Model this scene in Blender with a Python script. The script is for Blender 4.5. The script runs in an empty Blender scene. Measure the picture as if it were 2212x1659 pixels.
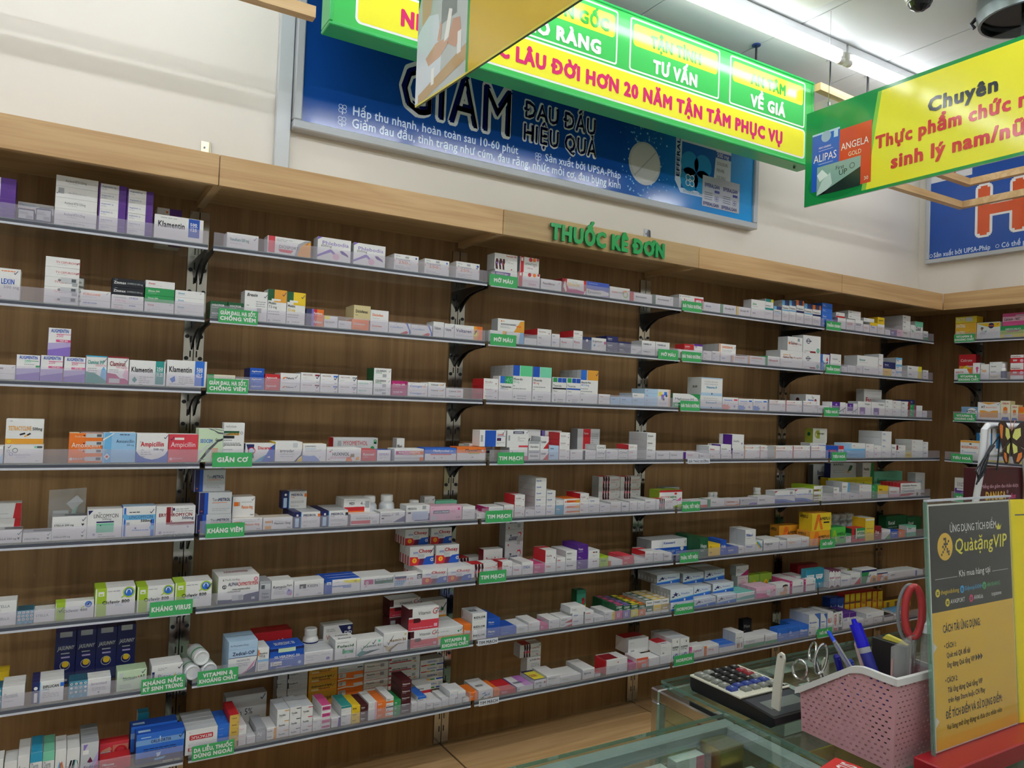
import bpy, math, random
import numpy as np
from mathutils import Vector, Matrix

random.seed(7)
SC = bpy.context.scene
COL = SC.collection

# ---------------------------------------------------------------- camera, world, exposure
def make_camera():
    c = bpy.data.cameras.new('camera')
    c.sensor_fit = 'HORIZONTAL'
    c.sensor_width = 36.0
    c.lens = 1625.73 / 2212.0 * 36.0
    c.clip_start = 0.02
    o = bpy.data.objects.new('camera', c)
    COL.objects.link(o)
    yaw, pitch, roll = 0.54078, 0.02679, 0.03802
    f = Vector((math.sin(yaw) * math.cos(pitch), math.cos(yaw) * math.cos(pitch), math.sin(pitch)))
    r = Vector((math.cos(yaw), -math.sin(yaw), 0))
    u = r.cross(f)
    r2 = r * math.cos(roll) + u * math.sin(roll)
    u2 = -r * math.sin(roll) + u * math.cos(roll)
    m = Matrix((r2, u2, -f)).transposed().to_4x4()
    m.translation = (-0.38551, -2.78244, 1.47299)
    o.matrix_world = m
    SC.camera = o
make_camera()

W = bpy.data.worlds.new('room_world')
SC.world = W
W.use_nodes = True
W.node_tree.nodes['Background'].inputs[0].default_value = (0.85, 0.92, 1.0, 1)
W.node_tree.nodes['Background'].inputs[1].default_value = 0.25
SC.view_settings.view_transform = 'Standard'
SC.view_settings.look = 'None'
SC.view_settings.gamma = 1.0
SC.view_settings.use_curve_mapping = False
SC.view_settings.exposure = -0.03
SC.cycles.use_denoising = True
SC.cycles.max_bounces = 10
SC.cycles.transparent_max_bounces = 24
SC.cycles.caustics_reflective = False
SC.cycles.caustics_refractive = False
TUBE_POWER = 38          # emission strength of the ceiling tubes

# ---------------------------------------------------------------- colours
def s2l(v):
    v = v / 255.0
    return v / 12.92 if v <= 0.04045 else ((v + 0.055) / 1.055) ** 2.4
def rgb(r, g, b):
    return (s2l(r), s2l(g), s2l(b))
def hx(h):
    return rgb(int(h[0:2], 16), int(h[2:4], 16), int(h[4:6], 16))
PAL = dict(w='f1efec', off='e6e2d8', k='20222a', navy='22285f', b='1f55b8', sky='6fb4e0', lb='b9d6ee', cy='2f9fc4',
           teal='2f938c', mint='7fd0ac', g='2f9a55', dg='1d5a36', lime='a8c832', y='f0c92e', yel='f2e23c', am='e8a33a', o='ee7a2a',
           r='cc2b32', dr='8d1f28', mar='4c1a20', pink='d9558e', lp='eebdd0', mag='b8256f', pur='5a2a8c', lil='b8a9d6', vio='8a6fc0',
           gr='a9abae', lg='cfd1d2', dkg='5d6064', tan='d8c794', brn='8a6a45', cream='efe6c8', gold='b99a4a', pg='cfe3c0', skin='d9a98a',
           red2='d8414f', sil='bfc3c4', plum='6a2148', ol='9aa23a', ink='3a3f66', bl2='2f6fd0')
PALC = {k: hx(v) for k, v in PAL.items()}
def C3(n):
    if isinstance(n, tuple):
        return n
    return PALC[n] if n in PALC else hx(n)

# ---------------------------------------------------------------- materials
def mat(name, build):
    m = bpy.data.materials.new(name)
    m.use_nodes = True
    nt = m.node_tree
    for n in list(nt.nodes):
        nt.nodes.remove(n)
    out = nt.nodes.new('ShaderNodeOutputMaterial')
    build(nt, out)
    return m
def N(nt, t, **kw):
    n = nt.nodes.new(t)
    for k, v in kw.items():
        if k in n.inputs:
            n.inputs[k].default_value = v
        else:
            setattr(n, k, v)
    return n
def L(nt, a, b):
    nt.links.new(a, b)

def m_attr(name, rough, metal=0.0, spec=0.5, grain=0.0, coat=0.0, bump=0.0):
    def b(nt, out):
        p = N(nt, 'ShaderNodeBsdfPrincipled', **{'Roughness': rough, 'Metallic': metal, 'Specular IOR Level': spec, 'Coat Weight': coat, 'Coat Roughness': 0.06})
        a = N(nt, 'ShaderNodeVertexColor', layer_name='Col')
        if grain:
            tc = N(nt, 'ShaderNodeTexCoord')
            no = N(nt, 'ShaderNodeTexNoise', Scale=90.0, Detail=2.0)
            L(nt, tc.outputs['Object'], no.inputs['Vector'])
            mr = N(nt, 'ShaderNodeMapRange')
            mr.inputs['To Min'].default_value = 1 - grain
            mr.inputs['To Max'].default_value = 1 + grain * .3
            L(nt, no.outputs['Fac'], mr.inputs['Value'])
            mx = N(nt, 'ShaderNodeMix', data_type='RGBA', blend_type='MULTIPLY')
            mx.inputs['Factor'].default_value = 1.0
            L(nt, a.outputs['Color'], mx.inputs['A'])
            L(nt, mr.outputs['Result'], mx.inputs['B'])
            L(nt, mx.outputs['Result'], p.inputs['Base Color'])
        else:
            L(nt, a.outputs['Color'], p.inputs['Base Color'])
        L(nt, p.outputs[0], out.inputs['Surface'])
    return mat(name, b)
M_CARD = m_attr('printed_card', 0.42, spec=0.35, grain=0.05)
M_PLASTIC = m_attr('moulded_plastic', 0.28, spec=0.5, grain=0.03)
M_SIGN = m_attr('glossy_sign_print', 0.12, spec=0.5)
M_METAL = m_attr('brushed_metal', 0.3, metal=1.0, grain=0.08)
M_CHROME = m_attr('polished_steel', 0.14, metal=1.0)

def wood(name, axis, c1, c2, rough=0.45, rot=None):
    # axis: index of the coordinate along which the grain runs
    def b(nt, out):
        tc = N(nt, 'ShaderNodeTexCoord')
        mp = N(nt, 'ShaderNodeMapping')
        sc = [9.0, 9.0, 9.0]
        sc[axis] = 0.55
        mp.inputs['Scale'].default_value = sc
        L(nt, tc.outputs['Object'], mp.inputs['Vector'])
        n1 = N(nt, 'ShaderNodeTexNoise', Scale=1.0, Detail=3.0, Roughness=0.55, Distortion=0.6)
        L(nt, mp.outputs['Vector'], n1.inputs['Vector'])
        mul = N(nt, 'ShaderNodeMath', operation='MULTIPLY')
        mul.inputs[1].default_value = 9.0
        L(nt, n1.outputs['Fac'], mul.inputs[0])
        fr = N(nt, 'ShaderNodeMath', operation='PINGPONG')
        fr.inputs[1].default_value = 1.0
        L(nt, mul.outputs[0], fr.inputs[0])
        mp2 = N(nt, 'ShaderNodeMapping')
        s2 = [160.0, 160.0, 160.0]
        s2[axis] = 4.0
        mp2.inputs['Scale'].default_value = s2
        L(nt, tc.outputs['Object'], mp2.inputs['Vector'])
        n2 = N(nt, 'ShaderNodeTexNoise', Scale=1.0, Detail=2.0)
        L(nt, mp2.outputs['Vector'], n2.inputs['Vector'])
        ad = N(nt, 'ShaderNodeMath', operation='MULTIPLY_ADD')
        ad.inputs[1].default_value = 0.55
        L(nt, n2.outputs['Fac'], ad.inputs[0])
        h = N(nt, 'ShaderNodeMath', operation='MULTIPLY')
        h.inputs[1].default_value = 0.45
        L(nt, fr.outputs[0], h.inputs[0])
        L(nt, h.outputs[0], ad.inputs[2])
        cr = N(nt, 'ShaderNodeValToRGB')
        cr.color_ramp.elements[0].position = 0.2
        cr.color_ramp.elements[0].color = (*c2, 1)
        cr.color_ramp.elements[1].position = 0.75
        cr.color_ramp.elements[1].color = (*c1, 1)
        L(nt, ad.outputs[0], cr.inputs['Fac'])
        p = N(nt, 'ShaderNodeBsdfPrincipled', **{'Roughness': rough, 'Specular IOR Level': 0.35})
        L(nt, cr.outputs['Color'], p.inputs['Base Color'])
        L(nt, p.outputs[0], out.inputs['Surface'])
    return mat(name, b)
M_WOOD_X = wood('oak_laminate_along', 0, hx('cda878'), hx('b58e5e'))
M_WOOD_Y = wood('oak_laminate_across', 1, hx('cda878'), hx('b58e5e'))
M_WOOD_Z = wood('oak_laminate_upright', 2, hx('9f7a50'), hx('85623e'))
M_PINE = wood('pale_pine', 0, hx('d9b98a'), hx('c29c68'))

def m_paint(name, c, rough=0.6, amount=0.04, scale=3.0, bump=0.0):
    def b(nt, out):
        tc = N(nt, 'ShaderNodeTexCoord')
        no = N(nt, 'ShaderNodeTexNoise', Scale=scale, Detail=4.0)
        L(nt, tc.outputs['Object'], no.inputs['Vector'])
        cr = N(nt, 'ShaderNodeValToRGB')
        cr.color_ramp.elements[0].color = (*[x * (1 - amount) for x in c], 1)
        cr.color_ramp.elements[1].color = (*[min(1, x * (1 + amount)) for x in c], 1)
        L(nt, no.outputs['Fac'], cr.inputs['Fac'])
        p = N(nt, 'ShaderNodeBsdfPrincipled', **{'Roughness': rough, 'Specular IOR Level': 0.3})
        L(nt, cr.outputs['Color'], p.inputs['Base Color'])
        L(nt, p.outputs[0], out.inputs['Surface'])
    return mat(name, b)
M_WALL = m_paint('cream_wall_paint', hx('e9e4da'), 0.55)
M_CEIL = m_paint('white_ceiling_panel', hx('d6d9da'), 0.5, 0.02)
M_FLOOR = m_paint('pale_floor_tile', hx('d8d6cf'), 0.25, 0.05)
M_ALU = m_paint('aluminium_profile', hx('b9bec2'), 0.35, 0.03, 8)

def m_clear(name, tint, veil, veil_col, gloss_rough=0.02, strength=1.0):
    # clear sheet: light passes straight through (tinted), a little of it is scattered by haze, and it mirrors at grazing angles
    def b(nt, out):
        t = N(nt, 'ShaderNodeBsdfTransparent')
        t.inputs[0].default_value = (*tint, 1)
        d = N(nt, 'ShaderNodeBsdfDiffuse')
        d.inputs[0].default_value = (*veil_col, 1)
        m1 = N(nt, 'ShaderNodeMixShader')
        m1.inputs[0].default_value = veil
        L(nt, t.outputs[0], m1.inputs[1])
        L(nt, d.outputs[0], m1.inputs[2])
        g = N(nt, 'ShaderNodeBsdfGlossy')
        g.inputs['Roughness'].default_value = gloss_rough
        lw = N(nt, 'ShaderNodeLayerWeight', Blend=0.5)
        pw = N(nt, 'ShaderNodeMath', operation='POWER')
        pw.inputs[1].default_value = 5.0
        L(nt, lw.outputs['Facing'], pw.inputs[0])
        k = N(nt, 'ShaderNodeMath', operation='MULTIPLY_ADD')
        k.inputs[1].default_value = 0.9 * strength
        k.inputs[2].default_value = 0.04 * strength
        L(nt, pw.outputs[0], k.inputs[0])
        m2 = N(nt, 'ShaderNodeMixShader')
        L(nt, k.outputs[0], m2.inputs[0])
        L(nt, m1.outputs[0], m2.inputs[1])
        L(nt, g.outputs[0], m2.inputs[2])
        L(nt, m2.outputs[0], out.inputs['Surface'])
    return mat(name, b)
M_GLASS = m_clear('shelf_glass', (0.95, 0.98, 0.965), 0.02, (0.8, 0.85, 0.83), strength=0.8)
M_GLASS_EDGE = m_clear('glass_edge_green', (0.55, 0.78, 0.68), 0.25, (0.5, 0.7, 0.6))
M_COUNTER = m_clear('counter_glass', (0.84, 0.90, 0.86), 0.008, (0.7, 0.75, 0.72), strength=1.0)
M_RAIL = m_clear('clear_price_rail', (0.98, 0.97, 0.99), 0.13, hx('ece8f4'), gloss_rough=0.08)
M_ACRYL = m_clear('clear_acrylic', (0.98, 0.99, 0.985), 0.01, (0.9, 0.92, 0.92), strength=.6)
M_BAG = m_clear('clear_plastic_film', (0.95, 0.96, 0.96), 0.22, (0.85, 0.86, 0.86), gloss_rough=0.15)

def m_emit(name, col, s):
    def b(nt, out):
        e = N(nt, 'ShaderNodeEmission')
        e.inputs[0].default_value = (*col, 1)
        e.inputs[1].default_value = s
        L(nt, e.outputs[0], out.inputs['Surface'])
    return mat(name, b)
M_TUBE = m_emit('lit_fluorescent_glass', (0.93, 0.97, 1.0), TUBE_POWER)
M_TUBE_WALL = m_emit('lit_dimmed_tube_glass', (0.93, 0.97, 1.0), TUBE_POWER * .42)  # same tube as the unseen rows, dimmed so the shelves gain on the wall

# ---------------------------------------------------------------- mesh builder
class MB:
    def __init__(self):
        self.v = []; self.f = []; self.c = []; self.m = []
    def add(self, vs, fs, col, mi=0):
        b = len(self.v)
        self.v.extend(vs)
        for f in fs:
            self.f.append([i + b for i in f])
            self.c.append(col)
            self.m.append(mi)
    def quad(self, a, b, c, d, col, mi=0):
        self.add([a, b, c, d], [(0, 1, 2, 3)], C3(col), mi)
    def quadg(self, pts, cols, mi=0):
        b = len(self.v)
        self.v.extend(pts)
        self.f.append([b, b + 1, b + 2, b + 3])
        self.c.append([C3(c) for c in cols])
        self.m.append(mi)
    def box(self, x0, x1, y0, y1, z0, z1, col='w', mi=0, cols=None, ch=0.0):
        col = C3(col)
        vs = [(x0, y0, z0), (x1, y0, z0), (x1, y1, z0), (x0, y1, z0), (x0, y0, z1), (x1, y0, z1), (x1, y1, z1), (x0, y1, z1)]
        fs = [(3, 2, 1, 0), (4, 5, 6, 7), (0, 1, 5, 4), (1, 2, 6, 5), (2, 3, 7, 6), (3, 0, 4, 7)]
        names = ['bottom', 'top', 'front', 'right', 'back', 'left']
        if ch > 0:
            return self.cbox(x0, x1, y0, y1, z0, z1, col, mi, cols, ch)
        for f, n in zip(fs, names):
            self.add([vs[i] for i in f], [(0, 1, 2, 3)], C3(cols[n]) if cols and n in cols else col, mi)
    def cbox(self, x0, x1, y0, y1, z0, z1, col='w', mi=0, cols=None, ch=0.002):
        # box with chamfered edges
        col = C3(col)
        X = (x0, x1); Y = (y0, y1); Z = (z0, z1)
        vid = {}
        vs = []
        for ix in (0, 1):
            for iy in (0, 1):
                for iz in (0, 1):
                    sx, sy, sz = (1, -1)[ix], (1, -1)[iy], (1, -1)[iz]
                    for ax in range(3):
                        p = [X[ix] + sx * ch, Y[iy] + sy * ch, Z[iz] + sz * ch]
                        p[ax] = (X[ix], Y[iy], Z[iz])[ax]
                        vid[(ix, iy, iz, ax)] = len(vs)
                        vs.append(tuple(p))
        fs = []; cc = []
        def face(ids, n):
            a, b2, c2 = [Vector(vs[i]) for i in ids[:3]]
            cen = sum((Vector(vs[i]) for i in ids), Vector()) / len(ids)
            mid = Vector(((x0 + x1) / 2, (y0 + y1) / 2, (z0 + z1) / 2))
            if (b2 - a).cross(c2 - b2).dot(cen - mid) < 0:
                ids = ids[::-1]
            fs.append(ids); cc.append(C3(cols[n]) if cols and n in cols else col)
        for ax, (lo, hi) in enumerate((('left', 'right'), ('front', 'back'), ('bottom', 'top'))):
            o1, o2 = [a for a in range(3) if a != ax]
            for s, n in ((0, lo), (1, hi)):
                ids = []
                for a, b2 in ((0, 0), (1, 0), (1, 1), (0, 1)):
                    k = [0, 0, 0]; k[ax] = s; k[o1] = a; k[o2] = b2
                    ids.append(vid[(*k, ax)])
                face(ids, n)
        for ax in range(3):
            o1, o2 = [a for a in range(3) if a != ax]
            for a in (0, 1):
                for b2 in (0, 1):
                    ids = []
                    for t, who in ((0, o1), (1, o1), (1, o2), (0, o2)):
                        k = [0, 0, 0]; k[ax] = t; k[o1] = a; k[o2] = b2
                        ids.append(vid[(*k, who)])
                    n = ['left', 'front', 'bottom'][o1] if a == 0 else ['right', 'back', 'top'][o1]
                    face(ids, n)
        for ix in (0, 1):
            for iy in (0, 1):
                for iz in (0, 1):
                    face([vid[(ix, iy, iz, 0)], vid[(ix, iy, iz, 1)], vid[(ix, iy, iz, 2)]], 'front' if iy == 0 else 'back')
        b = len(self.v)
        self.v.extend(vs)
        for f, c in zip(fs, cc):
            self.f.append([i + b for i in f]); self.c.append(c); self.m.append(mi)
    def prism(self, poly, fr, depth, col, mi=0, side=None):
        # poly: 2-D outline; fr(u, v, n) -> 3-D; extruded from n=0 to n=-depth
        n = len(poly)
        a = [fr(u, v, 0) for u, v in poly]
        b = [fr(u, v, -depth) for u, v in poly]
        col = C3(col); side = C3(side) if side else col
        self.add(a, [tuple(range(n))], col, mi)
        self.add(b, [tuple(range(n))[::-1]], side, mi)
        for i in range(n):
            j = (i + 1) % n
            self.add([a[i], b[i], b[j], a[j]], [(0, 1, 2, 3)], side, mi)
    def lathe(self, prof, cx, cy, col, seg=20, mi=0, axis=None, cap=True):
        # prof: [(r, z, colour)], about the vertical through cx, cy; axis = (origin, direction) for another axis
        if axis:
            o, d = Vector(axis[0]), Vector(axis[1]).normalized()
            u = d.orthogonal().normalized(); w = d.cross(u)
            fr = lambda r, z, t: tuple(o + d * z + u * (r * math.cos(t)) + w * (r * math.sin(t)))
        else:
            fr = lambda r, z, t: (cx + r * math.cos(t), cy + r * math.sin(t), z)
        rings = [[fr(p[0], p[1], 2 * math.pi * i / seg) for i in range(seg)] for p in prof]
        for k in range(len(prof) - 1):
            c = C3(prof[k][2] if len(prof[k]) > 2 else col)
            vs = rings[k] + rings[k + 1]
            self.add(vs, [(i, (i + 1) % seg, seg + (i + 1) % seg, seg + i) for i in range(seg)], c, mi)
        if cap:
            self.add(rings[0], [tuple(range(seg))[::-1]], C3(prof[0][2] if len(prof[0]) > 2 else col), mi)
            self.add(rings[-1], [tuple(range(seg))], C3(prof[-1][2] if len(prof[-1]) > 2 else col), mi)
    def tube(self, pts, r, col, seg=8, mi=0, closed=False):
        P = [Vector(p) for p in pts]
        n = len(P)
        rr = r if isinstance(r, (list, tuple)) else [r] * n
        rings = []
        ref = None
        for i in range(n):
            if closed:
                d = (P[(i + 1) % n] - P[i - 1])
            else:
                d = P[min(i + 1, n - 1)] - P[max(i - 1, 0)]
            d.normalize()
            if ref is None:
                ref = d.orthogonal().normalized()
            u = (ref - d * ref.dot(d))
            u = u.normalized() if u.length > 1e-6 else d.orthogonal().normalized()
            ref = u
            w = d.cross(u)
            rings.append([tuple(P[i] + u * (rr[i] * math.cos(2 * math.pi * k / seg)) + w * (rr[i] * math.sin(2 * math.pi * k / seg))) for k in range(seg)])
        col = C3(col)
        m = n if closed else n - 1
        for i in range(m):
            vs = rings[i] + rings[(i + 1) % n]
            self.add(vs, [(k, (k + 1) % seg, seg + (k + 1) % seg, seg + k) for k in range(seg)], col, mi)
        if not closed:
            self.add(rings[0], [tuple(range(seg))[::-1]], col, mi)
            self.add(rings[-1], [tuple(range(seg))], col, mi)
    def text(self, s, fr, col, h, u=0.0, v=0.0, width=None, bold=0.0, align='l', shear=0.0, mi=0, n=0.0, depth=0.0, side=None, gap=0.0, maxw=None):
        vs, ts, w, lay = text_geom(s, bold, gap, True)
        if not len(vs):
            return
        sx = h
        if width:
            sx = width / w
        elif maxw and w * h > maxw:
            sx = maxw / w
        x = vs[:, 0] * sx + vs[:, 1] * h * shear
        y = vs[:, 1] * h
        off = {'l': 0, 'c': -w * sx / 2, 'r': -w * sx}[align]
        x = x + off + u
        y = y + v
        col = C3(col)
        b = len(self.v)
        self.v.extend([fr(a, c, n + q * 5e-5) for a, c, q in zip(x.tolist(), y.tolist(), lay.tolist())])
        self.f.extend((ts + b).tolist())
        self.c.extend([col] * len(ts)); self.m.extend([mi] * len(ts))
        if depth:
            side = C3(side or col)
            e = np.concatenate([ts[:, [0, 1]], ts[:, [1, 2]], ts[:, [2, 0]]])
            key = {}
            for a, c in e.tolist():
                key[(min(a, c), max(a, c))] = None if (min(a, c), max(a, c)) in key else (a, c)
            b2 = len(self.v)
            self.v.extend([fr(a, c, n - depth) for a, c in zip(x.tolist(), y.tolist())])
            for q in key.values():
                if q:
                    a, c = q
                    self.f.append([b + a, b2 + a, b2 + c, b + c]); self.c.append(side); self.m.append(mi)
    def mesh(self, name, mats):
        me = bpy.data.meshes.new(name)
        me.from_pydata([tuple(p) for p in self.v], [], self.f)
        for m in (mats if isinstance(mats, (list, tuple)) else [mats]):
            me.materials.append(m)
        if any(self.m):
            me.polygons.foreach_set('material_index', self.m)
        a = me.color_attributes.new('Col', 'FLOAT_COLOR', 'CORNER')
        buf = []
        for f, c in zip(self.f, self.c):
            if isinstance(c, list):
                for q in c:
                    buf.extend((q[0], q[1], q[2], 1.0))
            else:
                buf.extend((c[0], c[1], c[2], 1.0) * len(f))
        a.data.foreach_set('color', buf)
        me.update()
        return me
    def build(self, name, mats, parent=None, kind=None, smooth=False, label=None):
        me = self.mesh(name, mats)
        if smooth:
            me.polygons.foreach_set('use_smooth', [True] * len(me.polygons))
            try:
                me.set_sharp_from_angle(angle=math.radians(40))
            except Exception:
                pass
        return link(name, me, parent, kind, label)

def link(name, me, parent=None, kind=None, label=None):
    o = bpy.data.objects.new(name, me)
    COL.objects.link(o)
    if parent is not None:
        o.parent = parent
    if kind:
        o['kind'] = kind
    if label:
        o['label'] = label
    return o
def thing(name, label, cat, loc=(0, 0, 0), group=None):
    o = bpy.data.objects.new(name, None)
    o.empty_display_size = 0.02
    COL.objects.link(o)
    o.location = loc
    return tag(o, label, cat, group)
def tag(o, label, cat, group=None):
    o['label'] = label
    o['category'] = cat
    if group:
        o['group'] = group
    return o

# ---------------------------------------------------------------- lettering (glyph outlines of Blender's own font, drawn as flat print)
_G = {}
def _curve_mesh(s):
    c = bpy.data.curves.new('glyph', 'FONT')
    c.body = s
    c.size = 1.0
    c.resolution_u = 2
    o = bpy.data.objects.new('glyph', c)
    COL.objects.link(o)
    me = o.to_mesh()
    n = len(me.vertices)
    v = np.empty(n * 3)
    me.vertices.foreach_get('co', v)
    me.calc_loop_triangles()
    t = np.empty(len(me.loop_triangles) * 3, dtype=np.int32)
    me.loop_triangles.foreach_get('vertices', t)
    o.to_mesh_clear()
    bpy.data.objects.remove(o)
    bpy.data.curves.remove(c)
    return v.reshape(-1, 3)[:, :2], t.reshape(-1, 3)
_CAP = None
_HORN = dict(zip('ƠỜỚỞỠỢơờớởỡợ', 'OÒÓỎÕỌoòóỏõọ'))
def _width(s):
    v, _ = _curve_mesh('|' + s + '|')
    return v[:, 0].max() - v[:, 0].min()
def glyph(ch):
    global _CAP
    if _CAP is None:
        v, _ = _curve_mesh('H')
        _CAP = (v[:, 1].max(), _width(''))
    if ch in _G:
        return _G[ch]
    cap, w0 = _CAP
    if ch == ' ':
        _G[ch] = (np.zeros((0, 2)), np.zeros((0, 3), dtype=np.int32), 0.36)
        return _G[ch]
    base = {'Đ': 'D', 'đ': 'd'}.get(ch, _HORN.get(ch, ch))
    v, t = _curve_mesh(base)
    adv = (_width(base) - w0) / cap
    v = v / cap
    extra = []
    if ch == 'Đ':
        x0 = v[:, 0].min()
        extra = [(x0 - .13, .44), (x0 + .33, .44), (x0 + .33, .56), (x0 - .13, .56)]
    elif ch == 'đ':
        x1 = v[:, 0].max(); y1 = v[:, 1].max()
        extra = [(x1 - .33, y1 - .26), (x1 + .12, y1 - .26), (x1 + .12, y1 - .16), (x1 - .33, y1 - .16)]
    elif ch in _HORN:
        up = ch.isupper()
        x1 = v[:, 0].max(); y1 = 1.0 if up else 0.7
        k = 1.0 if up else .8
        extra = [(x1 - .2 * k, y1 - .18 * k), (x1 - .02, y1 - .2 * k), (x1 + .16 * k, y1 + .12 * k), (x1 + .02 * k, y1 + .12 * k)]
    if extra:
        b = len(v)
        v = np.concatenate([v, np.array(extra)])
        t = np.concatenate([t, np.array([[b, b + 1, b + 2], [b, b + 2, b + 3]], dtype=np.int32)])
    _G[ch] = (v, t, adv)
    return _G[ch]
def text_geom(s, bold=0.0, gap=0.0, layers=False):
    # unit: cap height 1; returns vertices, triangles, total width
    V = []; T = []; LA = []; x = 0.0; nb = 0
    offs = [(0, 0)]
    if bold:
        offs += [(bold, 0), (-bold, 0), (0, bold * .8), (0, -bold * .8)]
        if bold > 0.06:
            offs += [(bold * math.cos(q * math.pi / 8), bold * .9 * math.sin(q * math.pi / 8)) for q in range(16) if q % 4]
    for ch in s:
        v, t, a = glyph(ch)
        for k, (dx, dy) in enumerate(offs if len(v) else ()):
            V.append(v + np.array([x + dx, dy])); T.append(t + nb); nb += len(v)
            la = np.full(len(v), float(k))
            if ch in 'Đđ' or ch in _HORN: la[-4:] += .5
            LA.append(la)
        x += a + gap + bold * 1.3
    if not V:
        r = (np.zeros((0, 2)), np.zeros((0, 3), dtype=np.int32), 1.0, np.zeros(0))
    else:
        r = (np.concatenate(V), np.concatenate(T), max(x, .01), np.concatenate(LA))
    return r if layers else r[:3]

def frame_y(x, y, z):            # a face that looks towards -y: u runs along x, v runs up
    return lambda u, v, n=0.0: (x + u, y - n, z + v)
def frame_x(x, y, z):            # a face that looks towards -x, read from the room: u runs towards -y
    return lambda u, v, n=0.0: (x - n, y - u, z + v)
def frame_g(o, U, Vv):
    o = Vector(o); U = Vector(U); Vv = Vector(Vv); nn = U.cross(Vv).normalized()
    return lambda u, v, n=0.0: tuple(o + U * u + Vv * v + nn * n)
def rrect(u0, v0, u1, v1, r, k=4):
    p = []
    for cx, cy, a in ((u1 - r, v1 - r, 0), (u0 + r, v1 - r, 90), (u0 + r, v0 + r, 180), (u1 - r, v0 + r, 270)):
        for i in range(k + 1):
            t = math.radians(a + 90 * i / k)
            p.append((cx + r * math.cos(t), cy + r * math.sin(t)))
    return p
def flat(mb, poly, fr, col, n=0.0, mi=0):
    mb.add([fr(u, v, n) for u, v in poly], [tuple(range(len(poly)))], C3(col), mi)
def rect(mb, fr, u0, v0, u1, v1, col, n=0.0, mi=0):
    flat(mb, [(u0, v0), (u1, v0), (u1, v1), (u0, v1)], fr, col, n, mi)
def ring(mb, fr, poly, wdt, col, n=0.0, mi=0):
    # outline of a convex polygon, drawn inwards
    cx = sum(p[0] for p in poly) / len(poly); cy = sum(p[1] for p in poly) / len(poly)
    W2 = max(abs(p[0] - cx) for p in poly); H2 = max(abs(p[1] - cy) for p in poly)
    q = [(cx + (u - cx) * (1 - wdt / W2), cy + (v - cy) * (1 - wdt / H2)) for u, v in poly]
    m = len(poly)
    for i in range(m):
        j = (i + 1) % m
        flat(mb, [poly[i], poly[j], q[j], q[i]], fr, col, n, mi)
def circle(u, v, r, k=20, ry=None):
    return [(u + r * math.cos(2 * math.pi * i / k), v + (ry or r) * math.sin(2 * math.pi * i / k)) for i in range(k)]
# ---------------------------------------------------------------- the room shell
CEIL_Z, FLOOR_Z = 3.2, -0.25
XW = 4.28                       # wall at the far end of the shop
def shell_box(name, x0, x1, y0, y1, z0, z1, m):
    mb = MB(); mb.box(x0, x1, y0, y1, z0, z1, 'w')
    return mb.build(name, m, kind='structure')
shell_box('wall_back', -4.1, XW + .1, 0.0, 0.1, FLOOR_Z, CEIL_Z, M_WALL)
shell_box('wall_right', XW, XW + .1, -5.6, 0.0, FLOOR_Z, CEIL_Z, M_WALL)
shell_box('wall_left', -4.1, -4.0, -5.6, 0.0, FLOOR_Z, CEIL_Z, M_WALL)
shell_box('wall_front', -4.1, XW + .1, -5.7, -5.6, FLOOR_Z, CEIL_Z, M_WALL)
shell_box('floor', -4.1, XW + .1, -5.7, 0.1, FLOOR_Z - .1, FLOOR_Z - .004, M_ALU)
shell_box('ceiling', -4.1, XW + .1, -5.7, 0.1, CEIL_Z + .012, CEIL_Z + .1, M_ALU)
floor = bpy.data.objects['floor']; ceiling = bpy.data.objects['ceiling']
def tile_mesh(name, sx, sy, z0, z1, m):
    mb = MB(); mb.cbox(0.003, sx - .003, 0.003, sy - .003, z0, z1, 'w', ch=0.002)
    return mb.mesh(name, m)
TS = 0.625
tm = tile_mesh('ceiling_panel', TS, TS, CEIL_Z, CEIL_Z + .012, M_CEIL)
for i in range(-6, 4):
    for j in range(-6, 1):
        x, y = 1.725 + TS * i, -0.565 + TS * j
        if x + TS > XW + .3:
            continue
        o = link('ceiling_panel', tm, ceiling, 'structure')
        o.location = (x, y, 0)
fm = tile_mesh('floor_tile', .6, .6, FLOOR_Z - .004, FLOOR_Z, M_FLOOR)
for i in range(-2, 7):
    for j in range(-7, 0):
        o = link('floor_tile', fm, floor, 'structure')
        o.location = (i * .6, j * .6, 0)
# aluminium wiring duct that climbs the wall beside the big poster
mb = MB(); mb.cbox(.237, .290, -.03, -.0005, 2.205, CEIL_Z - .001, hx('c9cfd2'), ch=.003)
mb.build('trim_1', M_PLASTIC, kind='structure')

# ---------------------------------------------------------------- lamps
def tube_lamp(x0, x1, y, z, label):
    t = thing('tube_lamp', label, 'lamp', ((x0 + x1) / 2, y, z), 'fluorescent tubes under the ceiling')
    h = (x1 - x0) / 2
    mb = MB(); mb.cbox(-h, h, -.02, .03, .035, CEIL_Z - z - .0005, hx('e6e8ea'), ch=.004)
    mb.build('batten', M_PLASTIC, t)
    mb = MB(); mb.lathe([(.016, -h + .03), (.016, h - .03)], 0, 0, 'w', 14, axis=((0, 0, 0), (1, 0, 0)))
    mb.build('tube', M_TUBE_WALL if y > -1 else M_TUBE, t, smooth=True)
    for s in (-1, 1):
        mb = MB()
        mb.lathe([(.017, s * (h - .035)), (.018, s * (h - .03)), (.018, s * (h - .005))], 0, 0, hx('d9d8cf'), 14, axis=((0, 0, 0), (1, 0, 0)))
        mb.cbox(min(s * (h - .02), s * (h - .004)), max(s * (h - .02), s * (h - .004)), -.014, .014, .012, .04, hx('d9d8cf'), ch=.002)
        mb.build('lamp_holder', M_PLASTIC, t, smooth=True)
words_row = {-.58: 'along the shelf wall', -1.83: 'above the counters', -3.08: 'in the third lamp line'}
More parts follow.
